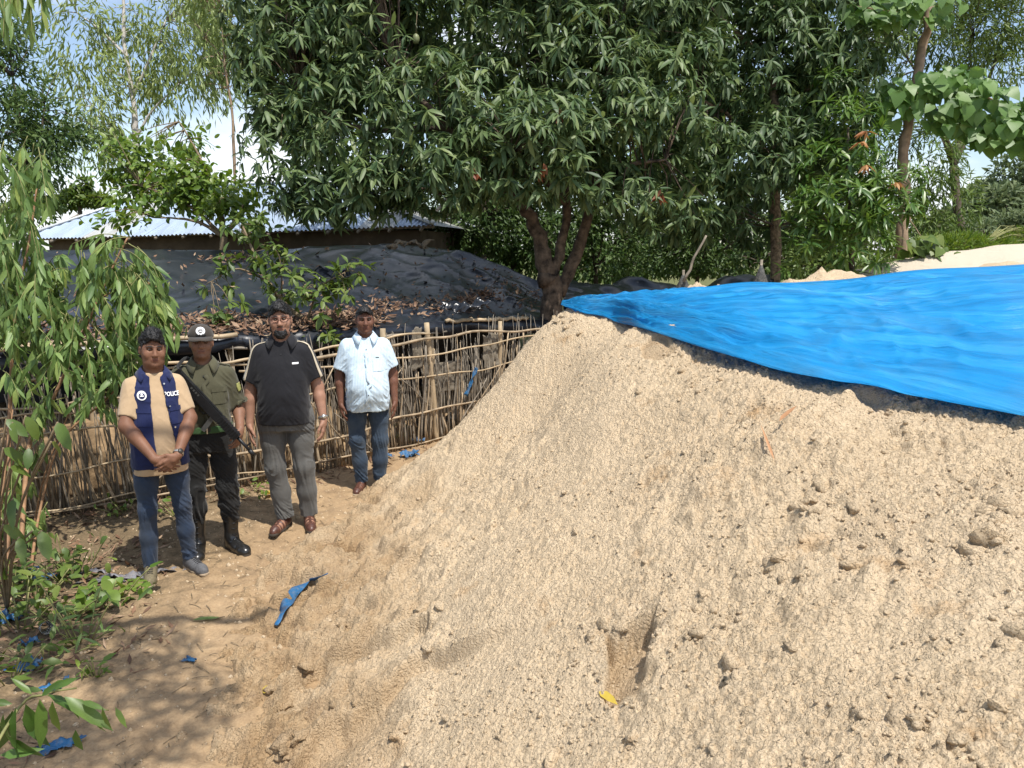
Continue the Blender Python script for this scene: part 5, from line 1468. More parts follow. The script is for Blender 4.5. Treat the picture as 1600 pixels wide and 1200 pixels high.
# ---- overhanging tree whose leaves droop into the upper left corner; it shades the path
ov = tree_root('overhanging_tree', (-4.6, 1.0, 0), 'tree leaning in from the left, its drooping leaves hanging in the top left corner')
opaths = [([(-4.6, 1.0, -.1), (-4.4, 1.2, 2.0), (-3.6, 1.8, 3.8), (-2.2, 2.2, 4.9), (-.6, 2.4, 5.5), (.3, 2.4, 5.7)], .13, .03), ([(-3.2, 2.0, 4.2), (-2.6, 2.8, 4.3), (-2.15, 3.2, 4.0)], .03, .008), ([(-3.6, 1.8, 3.8), (-2.8, 1.0, 5.2), (-1.4, .9, 5.9)], .05, .02), ([(-2.2, 2.2, 4.9), (-1.4, 3.2, 5.3), (-.4, 3.6, 5.6)], .04, .015)]
limbs(ov, 'trunk', opaths, M['bark_tan'], 9, .01, 7)
oe = []
for u0, v0, u1, v1 in [(15, -60, 5, 60), (15, -50, 18, 40), (45, -70, 50, 50), (60, -60, 66, 30), (70, -70, 80, -10), (30, -60, 28, 10), (95, -80, 104, 0), (-20, -60, 5, 20)]:
    oe.append((at(u0, v0, 3.7), at(u1, v1, 3.6)))
sprays(ov, oe, 9, (.11, .18), .17, 105, M['lance_leaf'], M['green_twig'], 60, 2.2, .15)
P, d, k = cloud([(-1.9, 2.0, 5.0, .7, .5, .35), (-.9, 1.2, 5.5, .7, .5, .35), (-.15, 1.5, 5.6, .45, .5, .3), (-.7, 2.2, 5.4, .55, .4, .3), (-2.0, 1.0, 5.1, .6, .5, .3), (.15, .6, 5.8, .45, .4, .25), (-1.1, .2, 5.7, .7, .5, .3), (-.2, .1, 5.9, .5, .4, .3)], 6500, 107, .2, .2, 1.9)
m = len(P); rg_ = np.random.default_rng(109)
D = norm(np.c_[rg_.normal(0, .6, m), rg_.normal(0, .6, m), -1 + 0 * P[:, 0]]); L = rg_.uniform(.11, .19, m)
crown('crown', ov, P, D, rg_.normal(0, 1, (m, 3)), L, L * .1, 'lance', M['lance_leaf'], .2, .25, 111)

# ---- sprig in the bottom left corner, close to the lens
sp = tree_root('leafy_sprig', (-1.85, 1.75, 0.0), 'near sprig with long shiny leaves in the bottom left corner', 'plant')
sp2 = [([(-1.85, 1.75, -.05), (-1.75, 1.95, .28), at(20, 1120, 2.75), at(70, 1085, 2.75), at(120, 1075, 2.8)], .007, .003), ([at(70, 1085, 2.75), at(130, 1100, 2.8), at(170, 1110, 2.85)], .003, .002)]
limbs(sp, 'stem', sp2, M['green_twig'], 6, .002, 3)
lf = [(25, 1105, -.1, -1, .22), (40, 1100, .05, -1, .20), (62, 1092, .05, -1, .20), (82, 1095, -.1, -1, .17), (100, 1088, .75, -.5, .22), (20, 1110, -.4, -.9, .24), (5, 1115, -.1, -1, .22), (75, 1085, .6, -.45, .15), (110, 1090, .35, -.9, .09), (160, 1105, .1, -1, .11), (180, 1105, .5, -.9, .09), (118, 1140, -.05, -1, .12),
      (65, 1088, .5, .45, .10), (78, 1075, .6, .25, .12), (20, 1100, -.6, .2, .12), (50, 1085, -.3, .3, .10), (128, 1095, .9, -.2, .10), (35, 1130, .6, -.8, .15), (12, 1150, .5, -.6, .16), (0, 1180, 1, .1, .15), (145, 1120, .3, -.8, .09)]
P = np.array([at(a, b, 2.72 + .03 * (j % 3)) for j, (a, b, *_r) in enumerate(lf)]); D = np.array([(c, rg_.uniform(-.25, .25), d_) for _, _, c, d_, _ in lf]); n = len(P)
U = np.c_[rg_.normal(0, .5, n), -.8 + 0 * P[:, 0], .6 + rg_.normal(0, .3, n)]; L = np.array([q[4] for q in lf])
leaf_objects(sp, P, D, U, L, L * .115, 'lance', M['young_mango_leaf'], .15, .3, 13)

# ---- weeds on the ground at the left
def weed(u, v, n, size, seed, label, mat, ratio=.5, h=.12, kind='oval', spread=.14):
    p = on_surf(u, v); rg = np.random.default_rng(seed)
    r = tree_root('weed', (p.x, p.y, p.z), label, 'weed', 'weeds along the path')
    C = np.c_[rg.normal(0, spread, n), rg.normal(0, spread * .8, n), np.abs(rg.normal(0, h, n)) + .02] + np.array(p)
    D = norm(np.c_[rg.normal(0, .7, n), rg.normal(0, .7, n), rg.normal(.1, .4, n)]); L = rg.uniform(size[0], size[1], n)
    leaf_objects(r, C, D, np.tile([0, -.2, 1.], (n, 1)) + rg.normal(0, .3, (n, 3)), L, L * ratio * .5, kind, mat, .25, .25, seed % 40)
    mb = MB()
    for q in C[::2]:
        q = q - np.array(p); mb.tube(bend([(q[0] * .3, q[1] * .3, -.02), (q[0] * .7, q[1] * .7, q[2] * .6), q], 5), .004, 4)
    mb.build('stalks', M['green_twig'], r, kind='stuff')
weed(110, 905, 46, (.06, .11), 1, 'leafy weed patch at the foot of the sapling', M['bush_leaf'])
weed(165, 940, 26, (.07, .13), 2, 'broad leaved weed in front of the olive sneaker', M['broad_leaf'], .55, .07)
weed(125, 1000, 40, (.07, .14), 3, 'grassy weed clump with one tall blade in the lower left', M['lance_leaf'], .14, .12, 'lance', .09)
weed(30, 980, 30, (.05, .10), 4, 'small weed beside the blue scraps at the left edge', M['bush_leaf'])
weed(150, 1055, 14, (.05, .09), 5, 'tiny weed on bare earth above the bottom left sprig', M['broad_leaf'], .3, .05, 'lance', .05)
weed(60, 940, 30, (.06, .10), 6, 'low weeds under the sapling stems', M['bush_leaf'])
weed(195, 800, 24, (.04, .08), 7, 'small bright weed by the fence foot left of the jeans', M['broad_leaf'], .5, .05, 'oval', .1)
weed(285, 805, 16, (.04, .08), 8, 'small weed by the fence between the jeans and the black trousers', M['broad_leaf'], .5, .06, 'oval', .1)
weed(400, 770, 18, (.04, .07), 9, 'small weed under the bottom rail left of the grey trousers', M['broad_leaf'], .5, .05, 'oval', .12)
weed(632, 690, 20, (.06, .11), 10, 'green weed at the fence foot right of the blue jeans', M['bush_leaf'], .5, .08, 'oval', .07)
weed(505, 690, 40, (.06, .12), 11, 'pale tangled weed on the fence behind the silver watch', M['gum_leaf'], .25, .3, 'lance', .09)
weed(20, 925, 34, (.06, .12), 12, 'leafy weed at the left edge right under the sapling stems', M['bush_leaf'])
weed(90, 965, 30, (.06, .11), 13, 'leafy weed between the blue scraps and the grassy clump', M['bush_leaf'], .45, .07)
weed(70, 1030, 22, (.05, .10), 14, 'low weed on dead leaves left of the tiny weed', M['bush_leaf'], .4, .05)
weed(15, 1060, 26, (.06, .10), 15, 'dark weed at the left edge above the bottom left sprig', M['bush_leaf'], .45, .07)
weed(215, 925, 16, (.05, .09), 16, 'creeping weed tip nearest the middle of the path', M['broad_leaf'], .5, .03, 'oval', .08)
# grass and fallen leaves nobody could count
rgn = np.random.default_rng(131)
n = 2600; x = rgn.uniform(-4.2, -1.7, n); y = rgn.uniform(2.0, 5.6, n)
ok = (x < -1.95 - .25 * (y - 2.6) + .6 * fbm2(x * 2, y * 2, 2, 3)); x, y = x[ok], y[ok]; n = len(x)
z = ground_f(x, y)[0]
leaf_litter('fallen_leaves', np.c_[x, y, z + .006], np.tile([0, 0, 1.], (n, 1)), (.03, .10), M['dry_leaf'], 7, None, .3, .3)
bpy.data.objects['fallen_leaves']['label'] = 'dry brown leaves littering the ground at the lower left'; bpy.data.objects['fallen_leaves']['category'] = 'leaf litter'
n = 800; s = rgn.uniform(0.6, 6.5, n); Pq = np.array([np.r_[fpos(a, rgn.uniform(-.02, .4))[0], 0] for a in s]); Pq[:, 2] = ground_f(Pq[:, 0], Pq[:, 1])[0] + .006
leaf_litter('straw_litter', Pq, np.tile([0, 0, 1.], (n, 1)), (.05, .14), M['dry_leaf'], 8, None, .2, .2)
bpy.data.objects['straw_litter']['label'] = 'dry leaves and straw strewn along the fence foot'; bpy.data.objects['straw_litter']['category'] = 'leaf litter'
n = 700; x = rgn.uniform(-4.4, -2.2, n); y = rgn.uniform(2.2, 5.8, n); ok = fbm2(x * 1.6, y * 1.6, 3, 9) > .05; x, y = x[ok], y[ok]; n = len(x)
x = np.where(x > -2.4 - .22 * (y - 2.6), x - 1.0, x)
Pg = np.c_[x, y, ground_f(x, y)[0]]
V, Fc, k = leaves_np(Pg, np.c_[rgn.normal(0, .4, n), rgn.normal(0, .4, n), np.ones(n)], rgn.normal(0, 1, (n, 3)), rgn.uniform(.04, .12, n), np.full(n, .004), 'tiny', .4, .1, 3)
o = link('grass_tufts', mesh_np('grass_tufts', V, Fc, False, {'tint': np.repeat(rgn.uniform(0, 1, n), k)}), M['bush_leaf'], None, 'stuff')
o['label'] = 'sparse green grass at the lower left'; o['category'] = 'grass'
# ================================================================== people
class Field:
    """a signed distance field on a grid; shapes blend smoothly and come out as one continuous surface"""
    def __init__(self, lo, hi, h):
        self.lo = np.array(lo, float); self.h = h
        self.n = np.ceil((np.array(hi) - self.lo) / h).astype(int) + 1
        self.f = np.full(self.n, 1.0, np.float32)
    def sub(self, lo, hi):
        a = np.clip(np.floor((np.array(lo) - self.lo) / self.h).astype(int), 0, self.n); b = np.clip(np.ceil((np.array(hi) - self.lo) / self.h).astype(int) + 1, 0, self.n)
        if (b <= a).any():
            return None
        g = [self.lo[i] + self.h * np.arange(a[i], b[i]) for i in range(3)]
        X, Y, Z = np.meshgrid(*g, indexing='ij', sparse=True)
        return tuple(slice(a[i], b[i]) for i in range(3)), X, Y, Z
    def put(self, sl, d, k=0.0, op='add'):
        a = self.f[sl]
        d = np.broadcast_to(d, a.shape)
        if op == 'add':
            if k > 0:
                h = np.maximum(k - np.abs(a - d), 0) / k
                self.f[sl] = np.minimum(a, d) - h * h * k * 0.25
            else:
                self.f[sl] = np.minimum(a, d)
        elif op == 'cut':
            d = -d
            if k > 0:
                h = np.maximum(k - np.abs(a - d), 0) / k
                self.f[sl] = np.maximum(a, d) + h * h * k * 0.25
            else:
                self.f[sl] = np.maximum(a, d)
    def cone(self, a, b, ra, rb, k=0.02, op='add', flat=False, sy=1.0, pad=0.0):
        """tapered limb from a to b; flat: cut square at b; sy: squash front to back"""
        a = np.array(a, float); b = np.array(b, float); r = max(ra, rb) * max(1, sy) + k + 3 * self.h + pad
        s = self.sub(np.minimum(a, b) - r, np.maximum(a, b) + r)
        if s is None: return
        sl, X, Y, Z = s
        ax = b - a; L = np.linalg.norm(ax) + 1e-9; u = ax / L
        px, py, pz = X - a[0], Y - a[1], Z - a[2]
        t = px * u[0] + py * u[1] + pz * u[2]
        tc = np.clip(t, 0, L)
        dx = px - u[0] * tc; dy = (py - u[1] * tc) / sy; dz = pz - u[2] * tc
        d = np.sqrt(dx * dx + dy * dy + dz * dz) - (ra + (rb - ra) * tc / L)
        if flat:
            d = np.maximum(d, t - L)
        self.put(sl, d, k, op)
    def chain(self, pts, rad, k=0.02, flat=False, op='add', sy=1.0):
        for i in range(len(pts) - 1):
            self.cone(pts[i], pts[i + 1], rad[i], rad[i + 1], k, op, flat and i == len(pts) - 2, sy)
    def ell(self, c, r, k=0.02, op='add', Rm=None):
        c = np.array(c, float); r = np.array(r, float); m = r.max() + k + 3 * self.h
        s = self.sub(c - m, c + m)
        if s is None: return
        sl, X, Y, Z = s
        p = [X - c[0], Y - c[1], Z - c[2]]
        if Rm is not None:
            p = [Rm[0][i] * p[0] + Rm[1][i] * p[1] + Rm[2][i] * p[2] for i in range(3)]
        k0 = np.sqrt((p[0] / r[0]) ** 2 + (p[1] / r[1]) ** 2 + (p[2] / r[2]) ** 2)
        k1 = np.sqrt((p[0] / r[0] ** 2) ** 2 + (p[1] / r[1] ** 2) ** 2 + (p[2] / r[2] ** 2) ** 2)
        self.put(sl, k0 * (k0 - 1) / (k1 + 1e-6), k, op)
    def box(self, c, half, k=0.0, op='add', Rm=None, rnd=0.0):
        c = np.array(c, float); half = np.array(half, float); m = np.linalg.norm(half) + k + 3 * self.h
        s = self.sub(c - m, c + m)
        if s is None: return
        sl, X, Y, Z = s
        p = [X - c[0], Y - c[1], Z - c[2]]
        if Rm is not None:
            p = [Rm[0][i] * p[0] + Rm[1][i] * p[1] + Rm[2][i] * p[2] for i in range(3)]
        q = [np.abs(p[i]) - half[i] + rnd for i in range(3)]
        d = np.sqrt(sum(np.maximum(v, 0) ** 2 for v in q)) + np.minimum(np.maximum(q[0], np.maximum(q[1], q[2])), 0) - rnd
        self.put(sl, d, k, op)
    def loft(self, secs, k=0.02, op='add', off=0.0, p=2.4, zlo=None, zhi=None):
        """upright trunk through oval sections (z, cx, cy, rx, ry), cut flat at both ends"""
        q = np.array(secs, float); z0, z1 = (q[0, 0] if zlo is None else zlo), (q[-1, 0] if zhi is None else zhi)
        m = max(q[:, 3].max(), q[:, 4].max()) + abs(off) + k + 3 * self.h + .1
        s = self.sub((-m, -m, z0 - k - 3 * self.h), (m, m, z1 + k + 3 * self.h))
        if s is None: return
        sl, X, Y, Z = s
        zz = Z.ravel()
        # smooth interpolation
        cs = [np.interp(zz, q[:, 0], q[:, i]) for i in range(1, 5)]
        for _ in range(2):
            cs = [np.convolve(np.pad(c, 3, mode='edge'), np.ones(7) / 7, 'valid') for c in cs]
        cx, cy, rx, ry = [c.reshape(1, 1, -1) for c in cs]
        rx = rx + off; ry = ry + off
        e = (np.abs((X - cx) / rx) ** p + np.abs((Y - cy) / ry) ** p) ** (1 / p)
        d = (e - 1) * np.minimum(rx, ry)
        d = np.maximum(d, np.maximum(z0 - Z, Z - z1))
        self.put(sl, d, k, op)
    def mesh(self):
        f = self.f; h = self.h; s = f < 0
        n = np.array(f.shape); cn = n - 1
        tot = int(np.prod(cn))
        def cid(i, j, k): return (i * cn[1] + j) * cn[2] + k
        ids = []; pos = []; quads = []
        for ax in range(3):
            sa = [slice(None)] * 3; sb = [slice(None)] * 3; sa[ax] = slice(0, -1); sb[ax] = slice(1, None)
            A = s[tuple(sa)]; B = s[tuple(sb)]
            I = np.argwhere(A != B)
            o1, o2 = (ax + 1) % 3, (ax + 2) % 3
            ok = (I[:, o1] > 0) & (I[:, o1] < cn[o1]) & (I[:, o2] > 0) & (I[:, o2] < cn[o2])
            I = I[ok]
            J = I.copy(); J[:, ax] += 1
            fa = f[I[:, 0], I[:, 1], I[:, 2]]; fb = f[J[:, 0], J[:, 1], J[:, 2]]
            t = fa / (fa - fb)
            p = I.astype(float); p[:, ax] += t
            qs = []
            for d1, d2 in ((-1, -1), (0, -1), (0, 0), (-1, 0)):
                C = I.copy(); C[:, o1] += d1; C[:, o2] += d2
                c = cid(C[:, 0], C[:, 1], C[:, 2]); ids.append(c); pos.append(p); qs.append(c)
            Q = np.stack(qs, -1)
            flip = ~s[I[:, 0], I[:, 1], I[:, 2]]
            Q[flip] = Q[flip][:, ::-1]
            quads.append(Q)
        ids = np.concatenate(ids); pos = np.concatenate(pos); quads = np.concatenate(quads)
        u, inv = np.unique(ids, return_inverse=True)
        cnt = np.bincount(inv).astype(float)
        V = np.stack([np.bincount(inv, pos[:, i]) / cnt for i in range(3)], -1)
        Qi = np.searchsorted(u, quads)
        return V * h + self.lo, Qi

def vnormals(V, Q):
    n = np.cross(V[Q[:, 2]] - V[Q[:, 0]], V[Q[:, 3]] - V[Q[:, 1]])
    out = np.zeros_like(V)
    for i in range(4):
        for a in range(3):
            out[:, a] += np.bincount(Q[:, i], n[:, a], len(V))
    return norm(out)

def relax(V, Q, it=2, lam=.5):
    for _ in range(it):
        acc = np.zeros_like(V); c = np.zeros(len(V))
        for i in range(4):
            a = Q[:, i]; b = Q[:, (i + 1) % 4]
            for ax in range(3):
                acc[:, ax] += np.bincount(a, V[b, ax], len(V)) + np.bincount(b, V[a, ax], len(V))
            c += np.bincount(a, minlength=len(V)) + np.bincount(b, minlength=len(V))
        V = V * (1 - lam) + lam * acc / c[:, None]
    return V

def skin_mat(name, c):
    m, t, b = nodes(name)
    co = coords(t)
    n = noise_node(t, 14, 5, .6, co); n2 = noise_node(t, 90, 3, .6, co)
    col = ramp(t, n.outputs['Fac'], [(.3, tuple(x * .85 for x in c)), (.7, tuple(x * 1.12 for x in c))])
    col = mix(t, attr(t, 'lip'), col, (c[0] * .78, c[1] * .50, c[2] * .52))
    col = mix(t, attr(t, 'dark'), col, (.012, .010, .009))
    t.links.new(col, b.inputs['Base Color'])
    b.inputs['Roughness'].default_value = .58; b.inputs['Specular IOR Level'].default_value = .32
    b.inputs['Subsurface Weight'].default_value = .04; b.inputs['Subsurface Radius'].default_value = (.012, .005, .003); b.inputs['Subsurface Scale'].default_value = .6
    bump(t, b, n2.outputs['Fac'], .12, .002)
    return m
def cloth_mat(name, c, rough=.85, var=.12, weave=220, stripes=None, fade=None):
    m, t, b = nodes(name)
    co = coords(t)
    n = noise_node(t, 6, 5, .6, co); w = noise_node(t, weave, 2, .6, co)
    col = ramp(t, n.outputs['Fac'], [(.3, tuple(x * (1 - var) for x in c)), (.7, tuple(min(1, x * (1 + var)) for x in c))])
    if stripes:
        sep = t.nodes.new('ShaderNodeSeparateXYZ'); t.links.new(co, sep.inputs[0])
        wv = t.nodes.new('ShaderNodeMath'); wv.operation = 'MULTIPLY'; t.links.new(sep.outputs['X'], wv.inputs[0]); wv.inputs[1].default_value = stripes[0]
        sn = t.nodes.new('ShaderNodeMath'); sn.operation = 'SINE'; t.links.new(wv.outputs[0], sn.inputs[0])
        mp = t.nodes.new('ShaderNodeMapRange'); t.links.new(sn.outputs[0], mp.inputs[0]); mp.inputs[1].default_value = .35; mp.inputs[2].default_value = .75; mp.inputs[3].default_value = 0; mp.inputs[4].default_value = stripes[2]
        col = mix(t, mp.outputs[0], col, stripes[1])
    if fade:
        sep = t.nodes.new('ShaderNodeSeparateXYZ'); t.links.new(co, sep.inputs[0])
        n3 = noise_node(t, 5, 4, .6, co)
        col = mix(t, ramp(t, n3.outputs['Fac'], [(.45, 0.), (.7, .6)]), col, fade)
    t.links.new(col, b.inputs['Base Color'])
    b.inputs['Roughness'].default_value = rough; b.inputs['Specular IOR Level'].default_value = .2
    b.inputs['Sheen Weight'].default_value = .15
    nn = bump(t, b, w.outputs['Fac'], .12, .002)
    wr = noise_node(t, 22, 3, .5, co, 1.2)
    bump(t, b, wr.outputs['Fac'], .25, .008, nn)
    return m
M['eye'] = mat_plain('eye_white', (.30, .26, .23), .3, .05, 30, 0)
M['iris'] = mat_plain('dark_iris', (.02, .013, .01), .2, .1, 30, 0)
M['hair'] = mat_plain('black_hair', (.012, .011, .011), .45, .5, 120, .9, .006)
M['white_print'] = mat_plain('white_print', (.78, .78, .78), .7, .05, 50, 0)
M['steel'] = mat_plain('steel', (.62, .60, .56), .3, .1, 40, 0, 0, .9)
M['watch_dark'] = mat_plain('watch_dark', (.06, .055, .05), .35, .2, 40, 0, 0, .3)
M['gun'] = mat_plain('gun_black', (.018, .019, .021), .42, .3, 40, .15, .002, .25)
M['black_leather'] = mat_plain('black_leather', (.016, .015, .014), .28, .3, 40, .2, .003, 0, .6)
M['brown_leather'] = mat_plain('brown_leather', (.085, .035, .024), .4, .35, 40, .2, .003, 0, .5)
M['sole'] = mat_plain('tan_sole', (.36, .28, .19), .8, .2, 30, .2, .003)
M['dark_sole'] = mat_plain('dark_sole', (.05, .04, .03), .8, .2, 30, .2, .003)

class Person:
    def __init__(self, loc, rz, label, skin, H=1.70):
        self.root = empty('person', loc, rz); tag(self.root, label, 'person')
        self.root['group'] = 'people standing on the path'
        self.s = H / 1.70
        self.root.scale = (self.s,) * 3
        self.skin = skin
        self.B = Field((-.46, -.34, .60), (.46, .26, 1.76), .0048)
    # ---- skin
    def head(self, yaw=0, pitch=0, roll=0, jaw=1.0, full=1.0, beard=False):
        B = self.B; piv = np.array([0, .01, 1.47])
        Rm = np.array(Euler((pitch, roll, yaw), 'XYZ').to_matrix()); self.Rh = Rm
        def T(p): return Rm @ (np.array(p, float) - piv) + piv
        self.T = T
        f = full
        B.cone((0, .018, 1.36), T((0, .012, 1.53)), .063 * f, .056 * f, .03)
        B.ell(T((0, .012, 1.605)), (.075, .094, .096), .02, Rm=Rm)                # skull
        B.ell(T((0, -.022, 1.568)), (.064 * f, .070, .080), .03, Rm=Rm)             # face
        B.ell(T((0, -.040, 1.512)), (.047 * f * jaw, .048, .040), .03, Rm=Rm)       # jaw
        B.ell(T((0, -.078, 1.497)), (.020, .016, .014), .02, Rm=Rm)                # chin
        for s in (-1, 1):
            B.ell(T((s * .040 * f, -.060, 1.566)), (.022, .024, .024), .02, Rm=Rm)  # cheek
            B.ell(T((s * .030, -.083, 1.605)), (.018, .017, .012), .010, 'cut', Rm)  # socket
            B.cone(T((s * .014, -.086, 1.623)), T((s * .048, -.076, 1.622)), .009, .008, .012)  # brow
            B.ell(T((s * .077 * (.5 + .5 * f), .014, 1.590)), (.010, .019, .031), .008, Rm=Rm)  # ear
            B.ell(T((s * .083 * (.5 + .5 * f), .008, 1.590)), (.006, .010, .018), .004, 'cut', Rm)
            B.ell(T((s * .012, -.098, 1.562)), (.009, .010, .008), .006, Rm=Rm)     # nostril wing
        B.cone(T((0, -.086, 1.612)), T((0, -.106, 1.567)), .009, .013, .012)         # nose
        B.cone(T((-.020, -.088, 1.538)), T((.020, -.088, 1.538)), .006, .006, .008)  # upper lip
        B.cone(T((-.016, -.088, 1.527)), T((.016, -.088, 1.527)), .0075, .0075, .006)
    def hand(self, w, fdir, palm, thumb, curl=.5, sc=1.0, spread=.10):
        """palm and five fingers; fdir along the fingers, palm the way the palm faces, thumb the thumb's side"""
        B = self.B; w = np.array(w, float)
        f = np.array(fdir, float); f /= np.linalg.norm(f)
        s = np.array(thumb, float); s -= f * s.dot(f); s /= np.linalg.norm(s)
        n = np.cross(f, s); n = n if n.dot(np.array(palm, float)) > 0 else -n
        B.cone(w - f * .01, w + f * .035, .024 * sc, .026 * sc, .015)
        lens = [.068, .078, .073, .058]; xs = [.031, .0105, -.0105, -.030]
        for i in range(4):
            kn = w + f * (.088 - .006 * abs(i - 1)) * sc + s * xs[i] * sc
            B.cone(w + f * .02 * sc + s * xs[i] * .55 * sc, kn, .0155 * sc, .0122 * sc, .012)
            d = f + s * (xs[i] / .03) * spread; d /= np.linalg.norm(d)
            p = kn; a = curl * .35
            for j, q in enumerate((.45, .32, .26)):
                a += curl * (.55 if j else .25)
                dd = d * math.cos(a) + n * math.sin(a)
                p2 = p + dd * lens[i] * q * sc
                B.cone(p, p2, (.0098 - .0008 * j) * sc, (.0092 - .0008 * j) * sc, .004)
                p = p2
        t0 = w + f * .022 * sc + s * .022 * sc; t1 = t0 + (f * .55 + s * .62 + n * .25) * .040 * sc; t2 = t1 + (f * .85 + s * .22 + n * .35) * .034 * sc; t3 = t2 + (f * .95 + n * .3) * .024 * sc
        B.cone(t0, t1, .0155 * sc, .0125 * sc, .012); B.cone(t1, t2, .0115 * sc, .0102 * sc, .005); B.cone(t2, t3, .0102 * sc, .0085 * sc, .004)
    def arm(self, sh, el, wr, r=(.046, .043, .040, .027)):
        sh, el, wr = [np.array(q, float) for q in (sh, el, wr)]
        B = self.B
        B.cone(sh, el, r[0], r[1], .03)
        m = el + (wr - el) * .3
        B.cone(el, m, r[1], r[2] * 1.05, .02); B.cone(m, wr, r[2] * 1.05, r[3], .02)
        return el, wr
    def trunk(self, shx=.17):
        B = self.B
        B.cone((-shx, .02, 1.335), (shx, .02, 1.335), .045, .045, .04)
        B.loft([(1.22, 0, .0, .11, .08), (1.33, 0, .01, .13, .075), (1.40, 0, .015, .07, .06)], .03)
    def finish(self, beard=0.0, lips=True):
        V, Q = self.B.mesh(); V = relax(V, Q, 1, .4)
        T = self.T
        mc = T((0, -.094, 1.533))
        d = (V - mc) @ self.Rh
        lip = np.clip(1.6 - np.sqrt((d[:, 0] / .021) ** 2 + (d[:, 2] / .010) ** 2 + (d[:, 1] / .02) ** 2), 0, 1) * .8
        dark = np.zeros(len(V))
        loc = (V - np.array([0, .01, 1.47])) @ self.Rh + np.array([0, .01, 1.47])
        x, y, z = loc[:, 0], loc[:, 1], loc[:, 2]
        # eyebrows
        for s in (-1, 1):
            bx = (x * s - .032) / .023; bz = (z - (1.6255 - .004 * bx ** 2)) / .0062
            dark = np.maximum(dark, np.clip(1.7 - np.sqrt(bx ** 2 + bz ** 2) * 1.1, 0, 1) * (y < -.05) * 1.0)
            # lash line round the eye
            ex = (x * s - .031) / .017; ez = (z - 1.6065) / .0045
            dark = np.maximum(dark, np.clip(1.5 - np.sqrt(ex ** 2 + ez ** 2), 0, 1) * (y < -.05) * .75)
        dark = np.maximum(dark, np.clip(1 - np.abs(z - 1.5325) / .0028, 0, 1) * (np.abs(x) < .021) * (y < -.07) * .6)
        if beard:
            jaw = (z < 1.548 - .35 * np.abs(np.abs(x) - .0) * 0) & (y < .03) & (z > 1.455)
            dark = np.maximum(dark, jaw * beard * (1 - np.clip(lip * 2, 0, 1)))
        if lips is False: lip *= 0
        o = link('body', mesh_np('body', V, Q, True, {'lip': lip, 'dark': dark}), self.skin, self.root)
        for s in (-1, 1):
            e = T((s * .031, -.0735, 1.6065))
            mb = MB(); prof = [(-.0115, .001), (-.008, .008), (0, .0115), (.008, .008), (.0115, .001)]
            mb.tube([(0, a, 0) for a, _ in prof], [b for _, b in prof], 10)
            o = mb.build('eye', M['eye'], self.root); o.location = e; o.scale = (1.0, 1.0, .50)
            mb = MB(); mb.tube([(0, -.0135, 0), (0, -.010, 0)], [.0048, .0058], 10); oo = mb.build('iris', M['iris'], o)
        return o
    # ---- hair and clothes
    def part(self, name, fld, mat, rel=2, lam=.5, wr=None, parent=None):
        V, Q = fld.mesh(); V = relax(V, Q, rel, lam)
        if wr is not None:
            Nn = vnormals(V, Q); V = V + Nn * wr(V)[:, None]
        me = mesh_np(name, V, Q)
        o = link(name, me, mat, parent or self.root)
        return o, BVHTree.FromPolygons(V.tolist(), Q.tolist())
    def hair(self, top=.016, side=.008, line=1.645, back=1.50, tilt=.3, rough=.005):
        T, Rm = self.T, self.Rh
        Fh = Field((-.14, -.15, 1.42), (.14, .17, 1.79), .0052)
        Fh.ell(T((0, .018, 1.612 + top * .5)), (.075 + side, .094 + side, .094 + top * .7), .01, Rm=Rm)
        Fh.ell(T((0, -.035, line + .008)), (.052, .075, .030 + top), .02, Rm=Rm)
        Fh.ell(T((0, -.110, line - .080)), (.073, .100, .084), .008, 'cut', Rm); Fh.ell(T((0, -.135, line - .03)), (.062, .075, .034), .008, 'cut', Rm)                           # face stays free
        Fh.box(T((0, -.128, line - .115)), (.2, .10, .085), .012, 'cut', Rm)
        for s in (-1, 1):
            Fh.ell(T((s * .086, .012, 1.583)), (.03, .020, .034), .006, 'cut', Rm)
        Fh.box(T((0, .02, back - .09)), (.2, .2, .09), .01, 'cut', Rm)
        o, bv = self.part('hair', Fh, M['hair'], 1, .4, lambda V: rough * 1.2 * vnoise3(V * 32, 3) + rough * vnoise3(V * 70, 3) + rough * .7 * vnoise3(V * 130, 5))
        me = o.data; nv = len(me.vertices); co = np.empty(nv * 3); me.vertices.foreach_get('co', co); co = co.reshape(-1, 3); nn = np.empty(nv * 3); me.vertices.foreach_get('normal', nn); nn = nn.reshape(-1, 3)
        rg = np.random.default_rng(9); k = rg.choice(nv, 1500); b_ = co[k] - nn[k] * .002; ln = (.006 + top * .55) * rg.uniform(.5, 1.3, 1500)[:, None]
        d_ = norm(nn[k] * .8 + rg.normal(0, .55, (1500, 3)) + np.array([0, .1, -.25])); sd = norm(np.cross(d_, rg.normal(0, 1, (1500, 3)))) * .0016
        V = np.stack([b_ - sd, b_ + sd, b_ + d_ * ln], 1).reshape(-1, 3)
        link('strands', mesh_np('strands', V, np.arange(4500).reshape(-1, 3), False), M['hair'], o, 'stuff')
        return o
    def trousers(self, pel, legs, mat, hol=.0, cut=True, seed=0, wr=.0065, z1=1.0, name='trousers'):
        """pel: oval sections of the seat; legs: two lists of (point, radius)"""
        Ft = Field((-.38, -.34, -.02), (.38, .30, 1.08), .0068)
        Ft.loft(pel, .02)
        for lg in legs:
            Ft.chain([p for p, _ in lg], [r for _, r in lg], .035, cut)
        if cut:
            for lg in legs:
                p = np.array(lg[-1][0]); q = np.array(lg[-2][0]); u = (p - q) / np.linalg.norm(p - q)
                Ft.cone(p - u * .05, p + u * .05, lg[-1][1] - .012, lg[-1][1] - .009, 0, 'cut')
        kn = [np.array(lg[len(lg) // 2][0]) for lg in legs]; an = [np.array(lg[-1][0]) for lg in legs]
